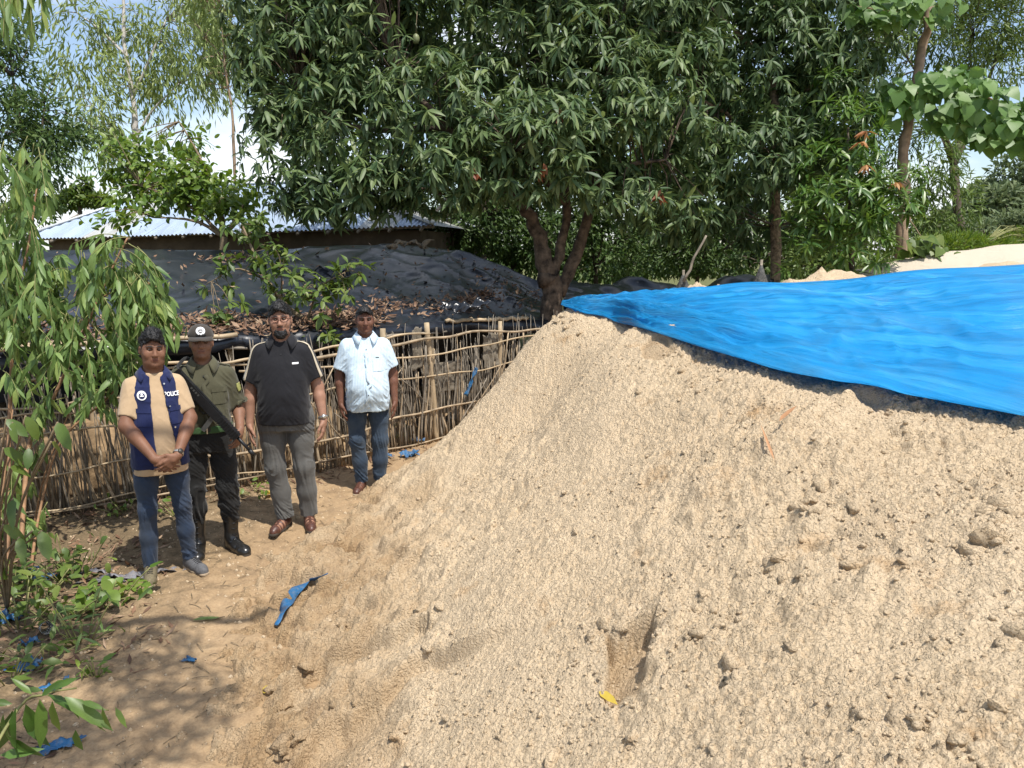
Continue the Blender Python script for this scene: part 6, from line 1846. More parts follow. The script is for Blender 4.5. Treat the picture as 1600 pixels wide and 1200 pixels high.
        def w(V):
            r = 0.12 * np.ones(len(V))
            for q in kn: r = r + 1.0 * np.exp(-((V[:, 2] - q[2]) / .12) ** 2) * np.exp(-((V[:, 0] - q[0]) / .12) ** 2)
            for q in an: r = r + 1.5 * np.exp(-((V[:, 2] - q[2] - .04) / .085) ** 2) * np.exp(-((V[:, 0] - q[0]) / .12) ** 2)
            r = r + .8 * np.exp(-((V[:, 2] - .80) / .10) ** 2)
            c = V * np.array([7, 7, 22.]) + np.c_[0 * V[:, 0], 0 * V[:, 0], 14 * np.sin(V[:, 0] * 9 + V[:, 2] * 5 + seed) * .5 + V[:, 0] * 8]
            return wr * r * (vnoise3(c + seed, seed) * .6 + .9 * (1 - 2.4 * np.sqrt(np.abs(vnoise3(c * 1.5 + 9, seed + 2)) + .01)))
        return self.part(name, Ft, mat, 2, .5, w)
    def shirt(self, secs, sleeves, mat, vneck=.03, hollow=True, seed=0, wr=.0045, name='shirt', vdepth=1.405):
        Fs = Field((-.46, -.36, .60), (.46, .28, 1.54), .0068)
        Fs.loft(secs, .02)
        for sh, en, r0, r1 in sleeves:
            Fs.cone(sh, en, r0, r1, .055, flat=True)
        for sh, en, r0, r1 in sleeves:
            sh = np.array(sh); en = np.array(en); u = (en - sh) / np.linalg.norm(en - sh)
            Fs.cone(en - u * .055, en + u * .05, r1 - .014, r1 - .010, 0, 'cut')
        if hollow:
            s0 = np.array(secs[0]); Fs.loft([(s0[0] - .02, s0[1], s0[2], s0[3], s0[4]), (s0[0] + .05, s0[1], s0[2], s0[3], s0[4])], 0, 'cut', -.012)
        Fs.cone((0, .01, 1.42), (0, .0, 1.56), .064, .072, .008, 'cut')
        if vneck:
            Fs.cone((0, -.135, vdepth), (0, -.085, 1.49), vneck * .25, vneck * 1.7, .006, 'cut')
        z0, z1 = secs[0][0], secs[-1][0]
        def w(V):
            lowf = .55 + .9 * np.exp(-((V[:, 2] - z0 - .12) / .14) ** 2) + .7 * np.exp(-((np.abs(V[:, 0]) - .17) / .05) ** 2) * (V[:, 2] > 1.15)
            c = V * np.array([9, 9, 13.]) + np.c_[0 * V[:, 0], 0 * V[:, 0], np.abs(V[:, 0]) * 14]
            return wr * lowf * (vnoise3(c + seed, seed) + .6 * (1 - 2 * np.abs(vnoise3(c * 2.1 + 5, seed + 1))))
        return self.part(name, Fs, mat, 2, .5, w)
    def collar(self, mat, r0=.066, r1=.105, zt=1.475, zd=1.425, open_=.55, pt=.035, name='collar', fwd=.0):
        n = 40; th = np.linspace(open_, 2 * np.pi - open_, n)         # 0 = straight ahead (towards -y)
        V = []; prof = [(0.0, -.035), (.03, 0.0), (.35, .004), (1.0, -1.0)]
        for t in th:
            d = min(t, 2 * np.pi - t); fr = max(0, 1 - (d - open_) / .55)
            dirx, diry = math.sin(t), -math.cos(t)
            tilt = .018 * math.cos(t)                                # lower at the front
            for a, zz in prof:
                if a < 1:
                    r = r0 + (r1 - r0) * a * .35; z = zt - tilt - .02 * fr + (zz if zz < -.01 else zz)
                else:
                    r = r1 + .012 * fr; z = zd - tilt * 1.3 - pt * fr
                V.append((dirx * r * 1.05, .012 + diry * r * 1.08 - fwd * max(0, math.cos(t)), z))
        i = np.arange(n * 4).reshape(n, 4); f = np.stack([i[:-1, :-1], i[:-1, 1:], i[1:, 1:], i[1:, :-1]], -1).reshape(-1, 4)
        o = link(name, mesh_np(name, np.array(V), f), mat, self.root)
        md = o.modifiers.new('thick', 'SOLIDIFY'); md.thickness = .006; md.offset = 0
        return o
    def ribbon(self, name, bvh, pts, width, mat, off=.004, n=24, parent=None):
        """a flat strip laid on a garment along the points"""
        q = bend(pts, n); P = []; Nm = []
        for p in q:
            c, nn, _, _ = bvh.find_nearest(Vector(p)); P.append(np.array(c)); Nm.append(np.array(nn))
        P = np.array(P); Nm = norm(np.array(Nm)); Tn = norm(np.gradient(P, axis=0)); S = norm(np.cross(Nm, Tn))
        wd = np.broadcast_to(np.asarray(width, float), (n,)) if np.ndim(width) == 0 else np.interp(np.linspace(0, 1, n), np.linspace(0, 1, len(width)), width)
        V = np.stack([P + S * wd[:, None] / 2 + Nm * off, P + Nm * (off + .001), P - S * wd[:, None] / 2 + Nm * off], 1)
        i = np.arange(n * 3).reshape(n, 3); f = np.stack([i[:-1, :-1], i[:-1, 1:], i[1:, 1:], i[1:, :-1]], -1).reshape(-1, 4)
        o = link(name, mesh_np(name, V.reshape(-1, 3), f), mat, parent or self.root)
        md = o.modifiers.new('thick', 'SOLIDIFY'); md.thickness = .003; md.offset = 0
        return o
    def decal(self, name, bvh, x, z, verts2, faces, mat, off=.005, parent=None, rot=0.0):
        """flat print bent on to the front of a garment"""
        V = []
        for a, b in verts2:
            a, b = a * math.cos(rot) - b * math.sin(rot), a * math.sin(rot) + b * math.cos(rot)
            h = bvh.ray_cast(Vector((x + a, -.6, z + b)), Vector((0, 1, 0)))
            V.append((x + a, (h[0].y if h[0] else -.15) - off, z + b))
        me = bpy.data.meshes.new(name); me.from_pydata(V, [], faces); me.update()
        return link(name, me, mat, parent or self.root)
    def disc(self, name, bvh, x, z, r, mat, off=.005, parent=None, n=20, ry=None):
        ry = ry or r
        v = [(0, 0)] + [(r * math.cos(a), ry * math.sin(a)) for a in np.linspace(0, 2 * math.pi, n, endpoint=False)]
        return self.decal(name, bvh, x, z, v, [(0, 1 + k, 1 + (k + 1) % n) for k in range(n)], mat, off, parent)
    def rect(self, name, bvh, x, z, w, h, mat, off=.005, parent=None, rot=0, nx=6):
        v = []; f = []
        for j in range(nx + 1):
            v += [(-w / 2 + w * j / nx, -h / 2), (-w / 2 + w * j / nx, h / 2)]
            if j: f.append((2 * j - 2, 2 * j, 2 * j + 1, 2 * j - 1))
        return self.decal(name, bvh, x, z, v, f, mat, off, parent, rot)
    def shoe(self, ank, toe, mat, solemat, kind='sneaker', shaft=None, skin=None):
        ank = np.array(ank, float); toe = np.array(toe, float); toe[2] = 0; a0 = ank.copy(); a0[2] = 0
        u = toe - a0; L = np.linalg.norm(u); u /= L; side = np.array([-u[1], u[0], 0])
        Fs = Field(np.minimum(ank, toe) - np.array([.12, .12, .0]) - np.array([0, 0, ank[2] + .02]), np.maximum(ank, toe) + np.array([.12, .12, .06 + (shaft or 0)]), .0048)
        heel = a0 - u * .035
        zc = .022
        def foot(F_, e, k=.03):
            F_.cone(heel + np.array([0, 0, zc + .02]), a0 + u * L * .45 + np.array([0, 0, zc + .018]), .034 + e, .036 + e, k)
            F_.cone(a0 + u * L * .42 + np.array([0, 0, zc + .016]), a0 + u * L * .82 + np.array([0, 0, zc + .008]), .038 + e, .036 + e, k)
            F_.cone(a0 + u * L * .82 + np.array([0, 0, zc + .008]), a0 + u * L * .98 + np.array([0, 0, zc + .004]), .036 + e, .028 + e, k)
            F_.cone(a0 + np.array([0, 0, .05]), ank, .036 + e, .036 + e, .03)
            F_.cone(a0 + u * L * .25 + np.array([0, 0, .055]), ank - u * .005, .030 + e, .034 + e, .03)
        if kind == 'boot':
            foot(Fs, .006)
            Fs.cone(ank, ank + np.array([0, 0, shaft]), .046, .060, .03)
            Fs.ell(toe - u * .035 + np.array([0, 0, .032]), (.044, .044, .034), .02)
        else:
            foot(Fs, .003 if kind == 'sneaker' else .0)
        Fs.box((a0 + toe) / 2 + np.array([0, 0, -.075]), (.3, .3, .085), 0, 'cut')
        nm = {'sneaker': 'shoe', 'boot': 'boot', 'sandal': 'sandal'}[kind]
        if kind == 'sandal':
            Fk = Field(Fs.lo, Fs.lo + Fs.h * (Fs.n - 1), .0048); foot(Fk, -.005); Fk.box((a0 + toe) / 2 + np.array([0, 0, -.075]), (.3, .3, .085), 0, 'cut')
            V, Q = Fk.mesh(); z0 = np.zeros(len(V)); link('foot', mesh_np('foot', relax(V, Q, 1), Q, True, {'lip': z0, 'dark': z0}), skin, self.root)
            for q in (.40, .58, .74):        # openings between the straps
                for s_ in (-1, 1):
                    c = a0 + u * L * q + side * s_ * .026 + np.array([0, 0, .062])
                    Rm = np.array([[u[0], side[0], 0], [u[1], side[1], 0], [0, 0, 1]])
                    Fs.box(c, (.011, .016, .035), .004, 'cut', Rm)
        o, bv = self.part(nm, Fs, mat, 1, .5)
        Fo = Field((np.minimum(heel, toe) - .09) * np.array([1, 1, 0]) + np.array([0, 0, -.01]), np.maximum(heel, toe) * np.array([1, 1, 0]) + np.array([.09, .09, .05]), .005)
        Fo.cone(heel + np.array([0, 0, .012]), a0 + u * L * .5 + np.array([0, 0, .012]), .040, .040, .02); Fo.cone(a0 + u * L * .45 + np.array([0, 0, .012]), a0 + u * L * .98 + np.array([0, 0, .012]), .043, .036, .02)
        Fo.box((a0 + toe) / 2 + np.array([0, 0, .075]), (.3, .3, .052), 0, 'cut'); Fo.box((a0 + toe) / 2 + np.array([0, 0, -.05]), (.3, .3, .05), 0, 'cut')
        self.part('sole', Fo, solemat, 1, .5, parent=o)
        if kind != 'sandal':
            mb = MB()
            for j in range(5 if kind == 'sneaker' else 9):
                if kind == 'sneaker' or j < 4:
                    c = a0 + u * L * (.30 + .09 * j); hgt = .3
                    h = bv.ray_cast(Vector(c + np.array([0, 0, hgt])), Vector((0, 0, -1)))
                    if h[0] is None: continue
                    z = h[0].z
                    mb.tube([c + side * .02 + np.array([0, 0, z - .004]), c + np.array([0, 0, z + .004]), c - side * .02 + np.array([0, 0, z - .004])], .0035, 5)
                else:
                    z = ank[2] + .03 + (j - 4) * .045
                    h = bv.ray_cast(Vector((ank[0] + u[0] * .3, ank[1] + u[1] * .3, z)), Vector(-u))
                    if h[0] is None: continue
                    c = np.array(h[0])
                    mb.tube([c + side * .022 - u * .006, c + u * .004, c - side * .022 - u * .006], .0035, 5)
            if mb.n: mb.build('laces', M['white_print'] if kind == 'sneaker' and False else M['gun'], o, kind='stuff')
        return o
    def watch(self, wr, axis, face, strap, dial):
        w = np.array(wr, float); a = np.array(axis, float); a /= np.linalg.norm(a)
        root = None
        n = 20; fd = np.array(face, float); fd -= a * fd.dot(a); fd /= np.linalg.norm(fd); g = np.cross(a, fd)
        V = []; r = .0335
        for j in range(n):
            t = 2 * math.pi * j / n; d = fd * math.cos(t) + g * math.sin(t)
            for q, e in ((-.009, 0), (-.009, .004), (.009, .004), (.009, 0)):
                V.append(w + d * (r + e) + a * q)
        f = []
        for j in range(n):
            for q in range(4):
                A_, B_ = j * 4 + q, j * 4 + (q + 1) % 4; C_, D_ = ((j + 1) % n) * 4 + (q + 1) % 4, ((j + 1) % n) * 4 + q
                f.append((A_, B_, C_, D_))
        mb = MB(); mb.add(V, f); o = mb.build('watch', strap, self.root)
        mb = MB(); mb.tube([w + fd * (r - .002), w + fd * (r + .009)], [.019, .017], 16); mb.build('dial', dial, o)

def place(u, v, z=None):
    p = on_surf(u, v); return p
def face_cam(p, extra=0.0):
    return math.atan2(-p.x, p.y) * 1.0 * -1 * -1 + extra

S1 = skin_mat('skin_brown', (.205, .098, .058)); S2 = skin_mat('skin_tan_brown', (.215, .108, .066)); S3 = skin_mat('skin_light_brown', (.32, .172, .115)); S4 = skin_mat('skin_deep_brown', (.155, .070, .044))

# --- one: tan T-shirt under a blue vest, hands folded
p1 = at_z(264, 893, 0.0); p1.z = surf_z(p1.x, p1.y)
m1 = Person(p1, face_cam(p1, .10), 'person in tan T-shirt and open navy police vest standing with hands folded', S1, 1.655)
m1.root.scale = (m1.s * .93, m1.s * .96, m1.s)
m1.trunk(.15)
m1.head(yaw=.04, pitch=.02, roll=.05, full=1.18, jaw=1.2)
ea, wa = m1.arm((-.158, .015, 1.335), (-.212, -.085, 1.105), (-.060, -.262, .895), (.050, .049, .046, .029))
eb, wb = m1.arm((.158, .015, 1.335), (.212, -.085, 1.115), (.086, -.270, .905), (.050, .049, .046, .029))
m1.hand(wa, (.80, -.12, -.48), (.1, .9, -.3), (.45, -.2, .85), .45, 1.05)
m1.hand(wb + np.array([-.005, -.01, .0]), (-.80, -.10, -.58), (.1, .9, .1), (-.45, -.2, .85), .55, 1.05)
m1.finish(beard=.12)
m1.hair(.032, .008, 1.666, 1.52, rough=.006)
M['tan_tee'] = cloth_mat('tan_jersey', (.47, .335, .205), .9, .08)
M['navy_vest'] = cloth_mat('navy_cloth', (.013, .019, .070), .85, .15)
M['jeans1'] = cloth_mat('faded_jeans', (.026, .042, .076), .85, .25, 260, None, (.05, .058, .072))
tee = [(.755, 0, -.01, .186, .142), (.85, 0, -.02, .184, .147), (1.0, 0, -.03, .178, .148), (1.15, 0, -.015, .172, .138), (1.28, 0, 0, .172, .118), (1.345, 0, .01, .164, .102), (1.40, 0, .015, .130, .086), (1.445, 0, .015, .080, .074)]
_, tb = m1.shirt(tee, [((-.145, .012, 1.348), (-.192, -.050, 1.155), .066, .071), ((.145, .012, 1.348), (.192, -.050, 1.16), .066, .071)], M['tan_tee'], .02, seed=1, wr=.0035, name='t_shirt')
Fv = Field((-.34, -.32, .74), (.34, .26, 1.52), .0060)
Fv.loft([(.80, 0, -.01, .186, .142)] + tee[1:], .01, off=.013, zlo=.80)
Fv.loft([(.78, 0, -.01, .185, .140), (.86, 0, -.02, .184, .146)], 0, 'cut', -.0)
Fv.cone((0, .0, 1.40), (0, -.01, 1.56), .074, .10, .01, 'cut')
for q in range(26):        # front opening, wider towards the hem
    z_ = .76 + q * .028; a = (1.43 - z_) / .65
    x0, x1 = -.036 - .012 * math.sin(a * 3), .028 + .10 * max(0, a) ** 1.1
    Fv.box(((x0 + x1) / 2, -.2, z_), ((x1 - x0) / 2, .16, .0145), .0, 'cut')
for s in (-1, 1):
    Fv.cone((s * .238, .005, 1.345), (s * .35, .005, 1.27), .074, .11, .01, 'cut')
vest, vb = m1.part('vest', Fv, M['navy_vest'], 2, .5, lambda V: .004 * vnoise3(V * np.array([10, 10, 13]), 4) + .003 * (1 - 2 * np.abs(vnoise3(V * 21, 6))))
for s in (-1, 1):
    xx = -.100 if s < 0 else .105
    m1.rect('pocket_flap', vb, xx, 1.205, .092, .030, M['navy_vest'], .010, vest, .03 * s)
    m1.rect('pocket', vb, xx, 1.145, .082, .085, M['navy_vest'], .006, vest, .03 * s)
for z_ in (1.37, 1.22, 1.08, .95):
    m1.disc('snap_button', vb, .045 + .10 * (1.43 - z_) / .65, z_, .006, M['steel'], .004, vest, 10)
m1.collar(M['navy_vest'], .072, .118, 1.468, 1.425, .75, .02)
def text_part(P_, bvh, s, x, z, size, mat, parent, bold=.012, rot=0.0, width=None):
    cu = bpy.data.curves.new('lettering', 'FONT'); cu.body = s; cu.size = 1.0; cu.align_x = 'CENTER'; cu.align_y = 'CENTER'; cu.offset = bold; cu.resolution_u = 2
    tmp = bpy.data.objects.new('tmp', cu); COL.objects.link(tmp)
    dg = bpy.context.evaluated_depsgraph_get(); me = bpy.data.meshes.new_from_object(tmp.evaluated_get(dg))
    bpy.data.objects.remove(tmp)
    v = np.array([q.co[:2] for q in me.vertices]); sc = size if width is None else width / (v[:, 0].max() - v[:, 0].min())
    vv = np.c_[v[:, 0] * sc, v[:, 1] * size]
    return P_.decal('lettering', bvh, x, z, [tuple(q) for q in vv], [tuple(p.vertices) for p in me.polygons], mat, .008, parent, rot)
text_part(m1, vb, 'POLICE', .098, 1.300, .040, M['white_print'], vest, .03, -.03, .100)
em = m1.disc('emblem', vb, -.100, 1.305, .031, M['white_print'], .006, vest, 22)
m1.disc('emblem_mark', vb, -.100, 1.303, .020, M['navy_vest'], .008, em, 16); m1.rect('emblem_mark', vb, -.100, 1.302, .026, .008, M['white_print'], .010, em); m1.disc('emblem_mark', vb, -.100, 1.314, .007, M['white_print'], .010, em, 12)
la = [((-.098, .005, .87), .100), ((-.106, -.01, .68), .080), ((-.114, -.02, .50), .064), ((-.118, .0, .30), .060), ((-.12, .01, .075), .056)]
lb = [((.098, .005, .87), .100), ((.108, -.01, .68), .080), ((.124, -.02, .50), .064), ((.140, .0, .30), .060), ((.155, .01, .085), .056)]
m1.trousers([(.80, 0, .0, .170, .122), (.88, 0, .0, .173, .126), (.97, 0, .0, .166, .12)], [la, lb], M['jeans1'], seed=3, wr=.0055)
M['grey_shoe'] = mat_plain('grey_shoe', (.10, .10, .105), .85, .25, 60, .3, .003); M['olive_shoe'] = mat_plain('olive_shoe', (.15, .125, .075), .85, .25, 60, .3, .003)
m1.shoe((-.12, .01, .085), (-.155, -.205, 0), M['olive_shoe'], M['sole']); m1.shoe((.155, .01, .085), (.225, -.175, 0), M['grey_shoe'], M['sole'])
m1.watch(wb + (eb - wb) / np.linalg.norm(eb - wb) * .022, eb - wb, (.15, -1, .25), M['steel'], M['watch_dark'])

# --- two: olive uniform, cap, rifle
p2 = at_z(336, 858, 0.0); p2.z = surf_z(p2.x, p2.y)
m2 = Person(p2, face_cam(p2), 'person in olive uniform shirt and cap with black boots holding a slung rifle', S2, 1.66)
m2.trunk(.15)
m2.head(yaw=-.03, pitch=-.05, full=1.0)
e2a, w2a = m2.arm((-.168, .02, 1.335), (-.220, .05, 1.10), (-.215, -.03, .87))
e2b, w2b = m2.arm((.168, .02, 1.335), (.232, .06, 1.10), (.225, -.135, .955))
m2.hand(w2a, (.05, -.15, -1), (1, 0, 0), (.1, -1, 0), .5); m2.hand(w2b, (-.22, -.45, -.85), (-.7, .15, -.2), (-.5, -.75, .35), .75)
m2.finish(beard=.10)
m2.hair(.004, .003, 1.64, 1.53, rough=.002)
M['olive'] = cloth_mat('olive_uniform', (.072, .068, .040), .85, .12); M['black_cloth'] = cloth_mat('black_cloth', (.014, .014, .014), .75, .2)
M['cap'] = cloth_mat('grey_brown_cap', (.055, .046, .038), .9, .12); M['belt_green'] = cloth_mat('green_webbing', (.045, .095, .035), .8, .15)
us = [(.955, 0, -.01, .166, .130), (1.05, 0, -.015, .170, .132), (1.18, 0, -.01, .174, .126), (1.29, 0, 0, .176, .116), (1.35, 0, .01, .166, .10), (1.405, 0, .015, .122, .083), (1.448, 0, .015, .078, .073)]
sh2, ub = m2.shirt(us, [((-.155, .015, 1.352), (-.214, .04, 1.10), .066, .064), ((.155, .015, 1.352), (.220, .045, 1.13), .066, .066)], M['olive'], .022, hollow=False, seed=5, wr=.006, name='uniform_shirt')
m2.collar(M['olive'], .068, .112, 1.478, 1.425, .55, .03)
for s in (-1, 1):
    m2.ribbon('epaulette', ub, [(s * .085, .01, 1.45), (s * .13, .01, 1.43), (s * .18, .015, 1.40)], .045, M['olive'], .007, 10, sh2)
    m2.ribbon('rolled_cuff', ub, [(s * .220 + .066 * math.cos(a), .045 + .066 * math.sin(a), 1.135) for a in np.linspace(0, 6.28, 14)], .04, M['olive'], .006, 30, sh2)
    m2.rect('pocket', ub, s * .10, 1.21, .10, .105, M['olive'], .005, sh2); m2.rect('pocket_flap', ub, s * .10, 1.262, .108, .034, M['olive'], .009, sh2)
m2.ribbon('placket', ub, [(0, -.2, 1.40), (0, -.2, 1.2), (0, -.2, 1.0)], .028, M['olive'], .004, 20, sh2)
for z_ in (1.36, 1.28, 1.2, 1.12, 1.04): m2.disc('button', ub, 0, z_, .006, M['gun'], .007, sh2, 8)
M['patch'] = mat_plain('yellow_green_patch', (.30, .30, .10), .8, .3, 60, 0)
m2.ribbon('sleeve_patch', ub, [(.255, -.04, 1.29), (.262, -.04, 1.26), (.266, -.035, 1.225)], [.03, .045, .03], M['patch'], .006, 10, sh2)
# cap
T, Rm = m2.T, m2.Rh
Fc = Field((-.14, -.20, 1.55), (.14, .17, 1.76), .004)
Fc.ell(T((0, .012, 1.640)), (.089, .106, .088), .01, Rm=Rm); Fc.ell(T((0, -.030, 1.665)), (.068, .065, .055), .03, Rm=Rm)
Fc.box(T((0, 0, 1.545)), (.2, .2, .088), .004, 'cut', Rm)
cap, cb = m2.part('cap', Fc, M['cap'], 2)
V = []; n = 24
for j in range(n + 1):
    a = math.pi * (.16 + .68 * j / n)
    for q in (0, .5, 1):
        r = .095 + .072 * q * math.sin(a) ** .6
        V.append(T((math.cos(a) * (.088 + .010 * q), -math.sin(a) * r - .0, 1.640 - .022 * q * math.sin(a) - .018 * abs(math.cos(a)) * q)))
i = np.arange((n + 1) * 3).reshape(n + 1, 3); f = np.stack([i[:-1, :-1], i[1:, :-1], i[1:, 1:], i[:-1, 1:]], -1).reshape(-1, 4)
o = link('brim', mesh_np('brim', np.array(V), f), M['cap'], cap); md = o.modifiers.new('t', 'SOLIDIFY'); md.thickness = .006
em = m2.disc('emblem', cb, T((0, 0, 1.688))[0], 1.686, .031, M['white_print'], .004, cap, 24, .028)
for k_, (dx, dz, w_, h_) in enumerate(((0, .009, .026, .006), (0, -.007, .020, .005), (-.012, .001, .005, .008), (.012, .001, .005, .008))): m2.rect('emblem_mark', cb, T((0, 0, 1.688))[0] + dx, 1.686 + dz, w_, h_, M['cap'], .007, em, 0, 2)
la = [((-.098, .005, .87), .102), ((-.106, -.005, .68), .088), ((-.112, -.015, .50), .076), ((-.112, .0, .36), .072), ((-.112, .005, .26), .060)]
lb = [((.098, .005, .87), .102), ((.106, -.005, .68), .088), ((.116, -.02, .50), .077), ((.122, -.005, .36), .072), ((.124, .0, .26), .060)]
m2.trousers([(.80, 0, .0, .168, .125), (.88, 0, .0, .174, .13), (.975, 0, .0, .167, .128)], [la, lb], M['black_cloth'], cut=False, seed=9, wr=.008)
for x_, tx, dy in ((-.112, -.125, -.19), (.124, .215, -.185)):
    m2.shoe((x_, .005, .10), (tx, dy, 0), M['black_leather'], M['dark_sole'], 'boot', .17)
Fb = Field((-.25, -.22, .93), (.25, .20, 1.02), .0065)
Fb.loft([(.945, 0, -.004, .181, .145), (.998, 0, -.004, .181, .145)], 0, p=2.4); belt, bb = m2.part('belt', Fb, M['belt_green'], 1)
m2.rect('buckle', bb, .0, .971, .05, .05, M['gun'], .006, belt); m2.rect('buckle_bar', bb, .0, .971, .008, .05, M['steel'], .009, belt)

# rifle: built along +x (muzzle), z up, then hung across the chest
def rifle():
    r = empty('rifle', (0, 0, 0)); tag(r, 'black rifle slung muzzle down across the olive uniform', 'rifle')
    g = M['gun']
    mb = MB(); mb.box((-.02, 0, .0), (.30, .042, .062)); mb.box((-.02, 0, .034), (.27, .020, .012)); a = mb.build('receiver', g, r, False)
    mb = MB(); mb.box((-.23, 0, -.004), (.15, .040, .074)); mb.box((-.31, 0, -.012), (.018, .044, .105)); mb.build('stock', g, r, False)
    mb = MB(); mb.box((.215, 0, .004), (.19, .050, .054)); hgd = mb.build('handguard', g, r, False)
    for k in range(8):
        mb = MB(); mb.box((.140 + k * .021, 0, .004), (.011, .058, .062)); mb.build('rib', g, hgd, False)
    mb = MB(); mb.tube([(.30, 0, .006), (.47, 0, .006)], .0115, 10); br = mb.build('barrel', g, r)
    mb = MB(); mb.tube([(.435, 0, .006), (.485, 0, .006)], .016, 10); mb.build('muzzle', g, br)
    mb = MB(); mb.box((.40, 0, .030), (.012, .008, .04)); mb.build('front_sight', g, br, False)
    mb = MB(); mb.box((.105, 0, -.085), (.034, .022, .13), Euler((0, -.25, 0))); M.setdefault('mag', mat_plain('grey_metal', (.16, .165, .16), .4, .2, 30, 0, 0, .6)); mb.build('magazine', M['mag'], r, False)
    mb = MB(); mb.box((-.075, 0, -.07), (.036, .028, .09), Euler((0, .35, 0))); mb.build('grip', g, r, False)
    mb = MB(); mb.tube(bend([(-.03, 0, -.035), (-.005, 0, -.062), (.03, 0, -.058), (.05, 0, -.032)], 10), .004, 6); mb.build('trigger_guard', g, r)
    mb = MB()
    for k in range(4): mb.box((-.16 + k * .022, -.0215, .012), (.012, .002, .014))
    mb.build('marking', M['mag'], r, False, 'stuff')
    return r
rif = rifle()
# orientation: muzzle towards the lower right of the chest
xa = Vector((.40, -.06, -.53)).normalized(); za = Vector((.78, -.28, .60)); za = (za - xa * za.dot(xa)).normalized(); ya = za.cross(xa)
lm = Matrix(((xa.x, ya.x, za.x, .010), (xa.y, ya.y, za.y, -.200), (xa.z, ya.z, za.z, 1.165), (0, 0, 0, 1)))
bpy.context.view_layer.update()
rif.matrix_world = m2.root.matrix_world @ lm
mb = MB()
M['sling'] = cloth_mat('black_webbing', (.02, .02, .02), .8, .2)
slp = bend([lm @ Vector((-.29, 0, .03)), Vector((-.165, -.10, 1.44)), Vector((-.10, .02, 1.485)), Vector((-.02, .12, 1.40)), Vector((.10, .155, 1.22)), Vector((.205, .06, 1.02)), Vector((.215, -.10, .95)), lm @ Vector((.28, 0, -.02))], 40)
inv = lm.inverted(); slp = [inv @ Vector(q) for q in slp]
mb.tube(slp, .012, 8, True, .3); mb.build('sling', M['sling'], rif)

# --- three: black polo, grey trousers, beard and glasses
p3 = at_z(454, 818, 0.03); p3.z = surf_z(p3.x, p3.y)
m3 = Person(p3, face_cam(p3, -.10), 'bearded person with glasses in black polo shirt and grey trousers', S3, 1.765)
m3.root.scale = (m3.s * .96, m3.s * .97, m3.s)
m3.trunk(.155)
m3.head(yaw=.06, pitch=-.02, roll=-.03, full=1.14, jaw=1.12)
e3a, w3a = m3.arm((-.175, .02, 1.335), (-.250, .02, 1.08), (-.262, -.05, .83), (.048, .047, .043, .028))
e3b, w3b = m3.arm((.175, .02, 1.335), (.255, .03, 1.08), (.292, -.055, .84), (.048, .047, .043, .028))
m3.hand(w3a, (.06, -.22, -1), (1, -.1, 0), (.15, -1, .1), .35, 1.05); m3.hand(w3b, (-.02, -.22, -1), (-1, -.1, 0), (-.15, -1, .1), .55, 1.05)
m3.finish()
m3.hair(.028, .008, 1.664, 1.51, rough=.005)
T, Rm = m3.T, m3.Rh
Fq = Field((-.11, -.16, 1.42), (.11, .06, 1.62), .004)
Fq.ell(T((0, -.038, 1.512)), (.060, .059, .050), .02, Rm=Rm); Fq.ell(T((0, -.075, 1.482)), (.032, .026, .024), .03, Rm=Rm)
for s in (-1, 1): Fq.cone(T((s * .072, -.002, 1.585)), T((s * .060, -.035, 1.525)), .009, .016, .02)
Fq.ell(T((0, -.088, 1.566)), (.046, .05, .040), .01, 'cut', Rm); Fq.ell(T((0, -.100, 1.532)), (.021, .022, .011), .004, 'cut', Rm)
Fq.box(T((0, .055, 1.50)), (.2, .05, .1), .01, 'cut', Rm)
m3.part('beard', Fq, M['hair'], 1, .4, lambda V: .003 * vnoise3(V * 90, 3))
mb = MB(); mb.tube(bend([T((-.024, -.100, 1.545)), T((0, -.104, 1.549)), T((.024, -.100, 1.545))], 8), [.002, .004, .0045, .004, .004, .0045, .004, .002], 6); mb.build('moustache', M['hair'], m3.root)
M['glasses'] = mat_plain('brown_frames', (.09, .03, .02), .35, .2, 40, 0)
gl = MB()
for s in (-1, 1):
    ring = [T((s * .034 + .025 * math.cos(a) * (1 + .08 * math.cos(2 * a)), -.107 + .012 * abs(math.cos(a)) * (1 if math.cos(a) * s > 0 else 0), 1.602 + .0185 * math.sin(a))) for a in np.linspace(0, 2 * math.pi, 19)]
    gl.tube(ring, .0024, 6)
    gl.tube([T((s * .059, -.094, 1.607)), T((s * .078, -.02, 1.606)), T((s * .082, .03, 1.596))], .002, 5)
gl.tube([T((-.010, -.106, 1.607)), T((0, -.109, 1.609)), T((.010, -.106, 1.607))], .002, 5)
gl.build('glasses', M['glasses'], m3.root)
M['black_polo'] = cloth_mat('black_pique', (.012, .012, .015), .8, .15); M['cream'] = cloth_mat('cream_trim', (.55, .48, .36), .85, .08); M['grey_cloth'] = cloth_mat('grey_cotton', (.108, .106, .100), .85, .12)
ps = [(.825, 0, -.015, .200, .157), (.92, 0, -.025, .198, .162), (1.05, 0, -.03, .193, .158), (1.18, 0, -.015, .190, .146), (1.29, 0, 0, .188, .127), (1.345, 0, .01, .176, .106), (1.40, 0, .015, .132, .088), (1.448, 0, .015, .082, .076)]
sh3, pb = m3.shirt(ps, [((-.160, .015, 1.350), (-.228, .02, 1.135), .072, .078), ((.160, .015, 1.350), (.234, .02, 1.15), .072, .078)], M['black_polo'], .035, seed=7, wr=.004, name='polo_shirt', vdepth=1.385)
m3.collar(M['black_polo'], .070, .118, 1.482, 1.43, .62, .03)
Fi = Field((-.10, -.16, 1.34), (.10, .10, 1.46), .005)
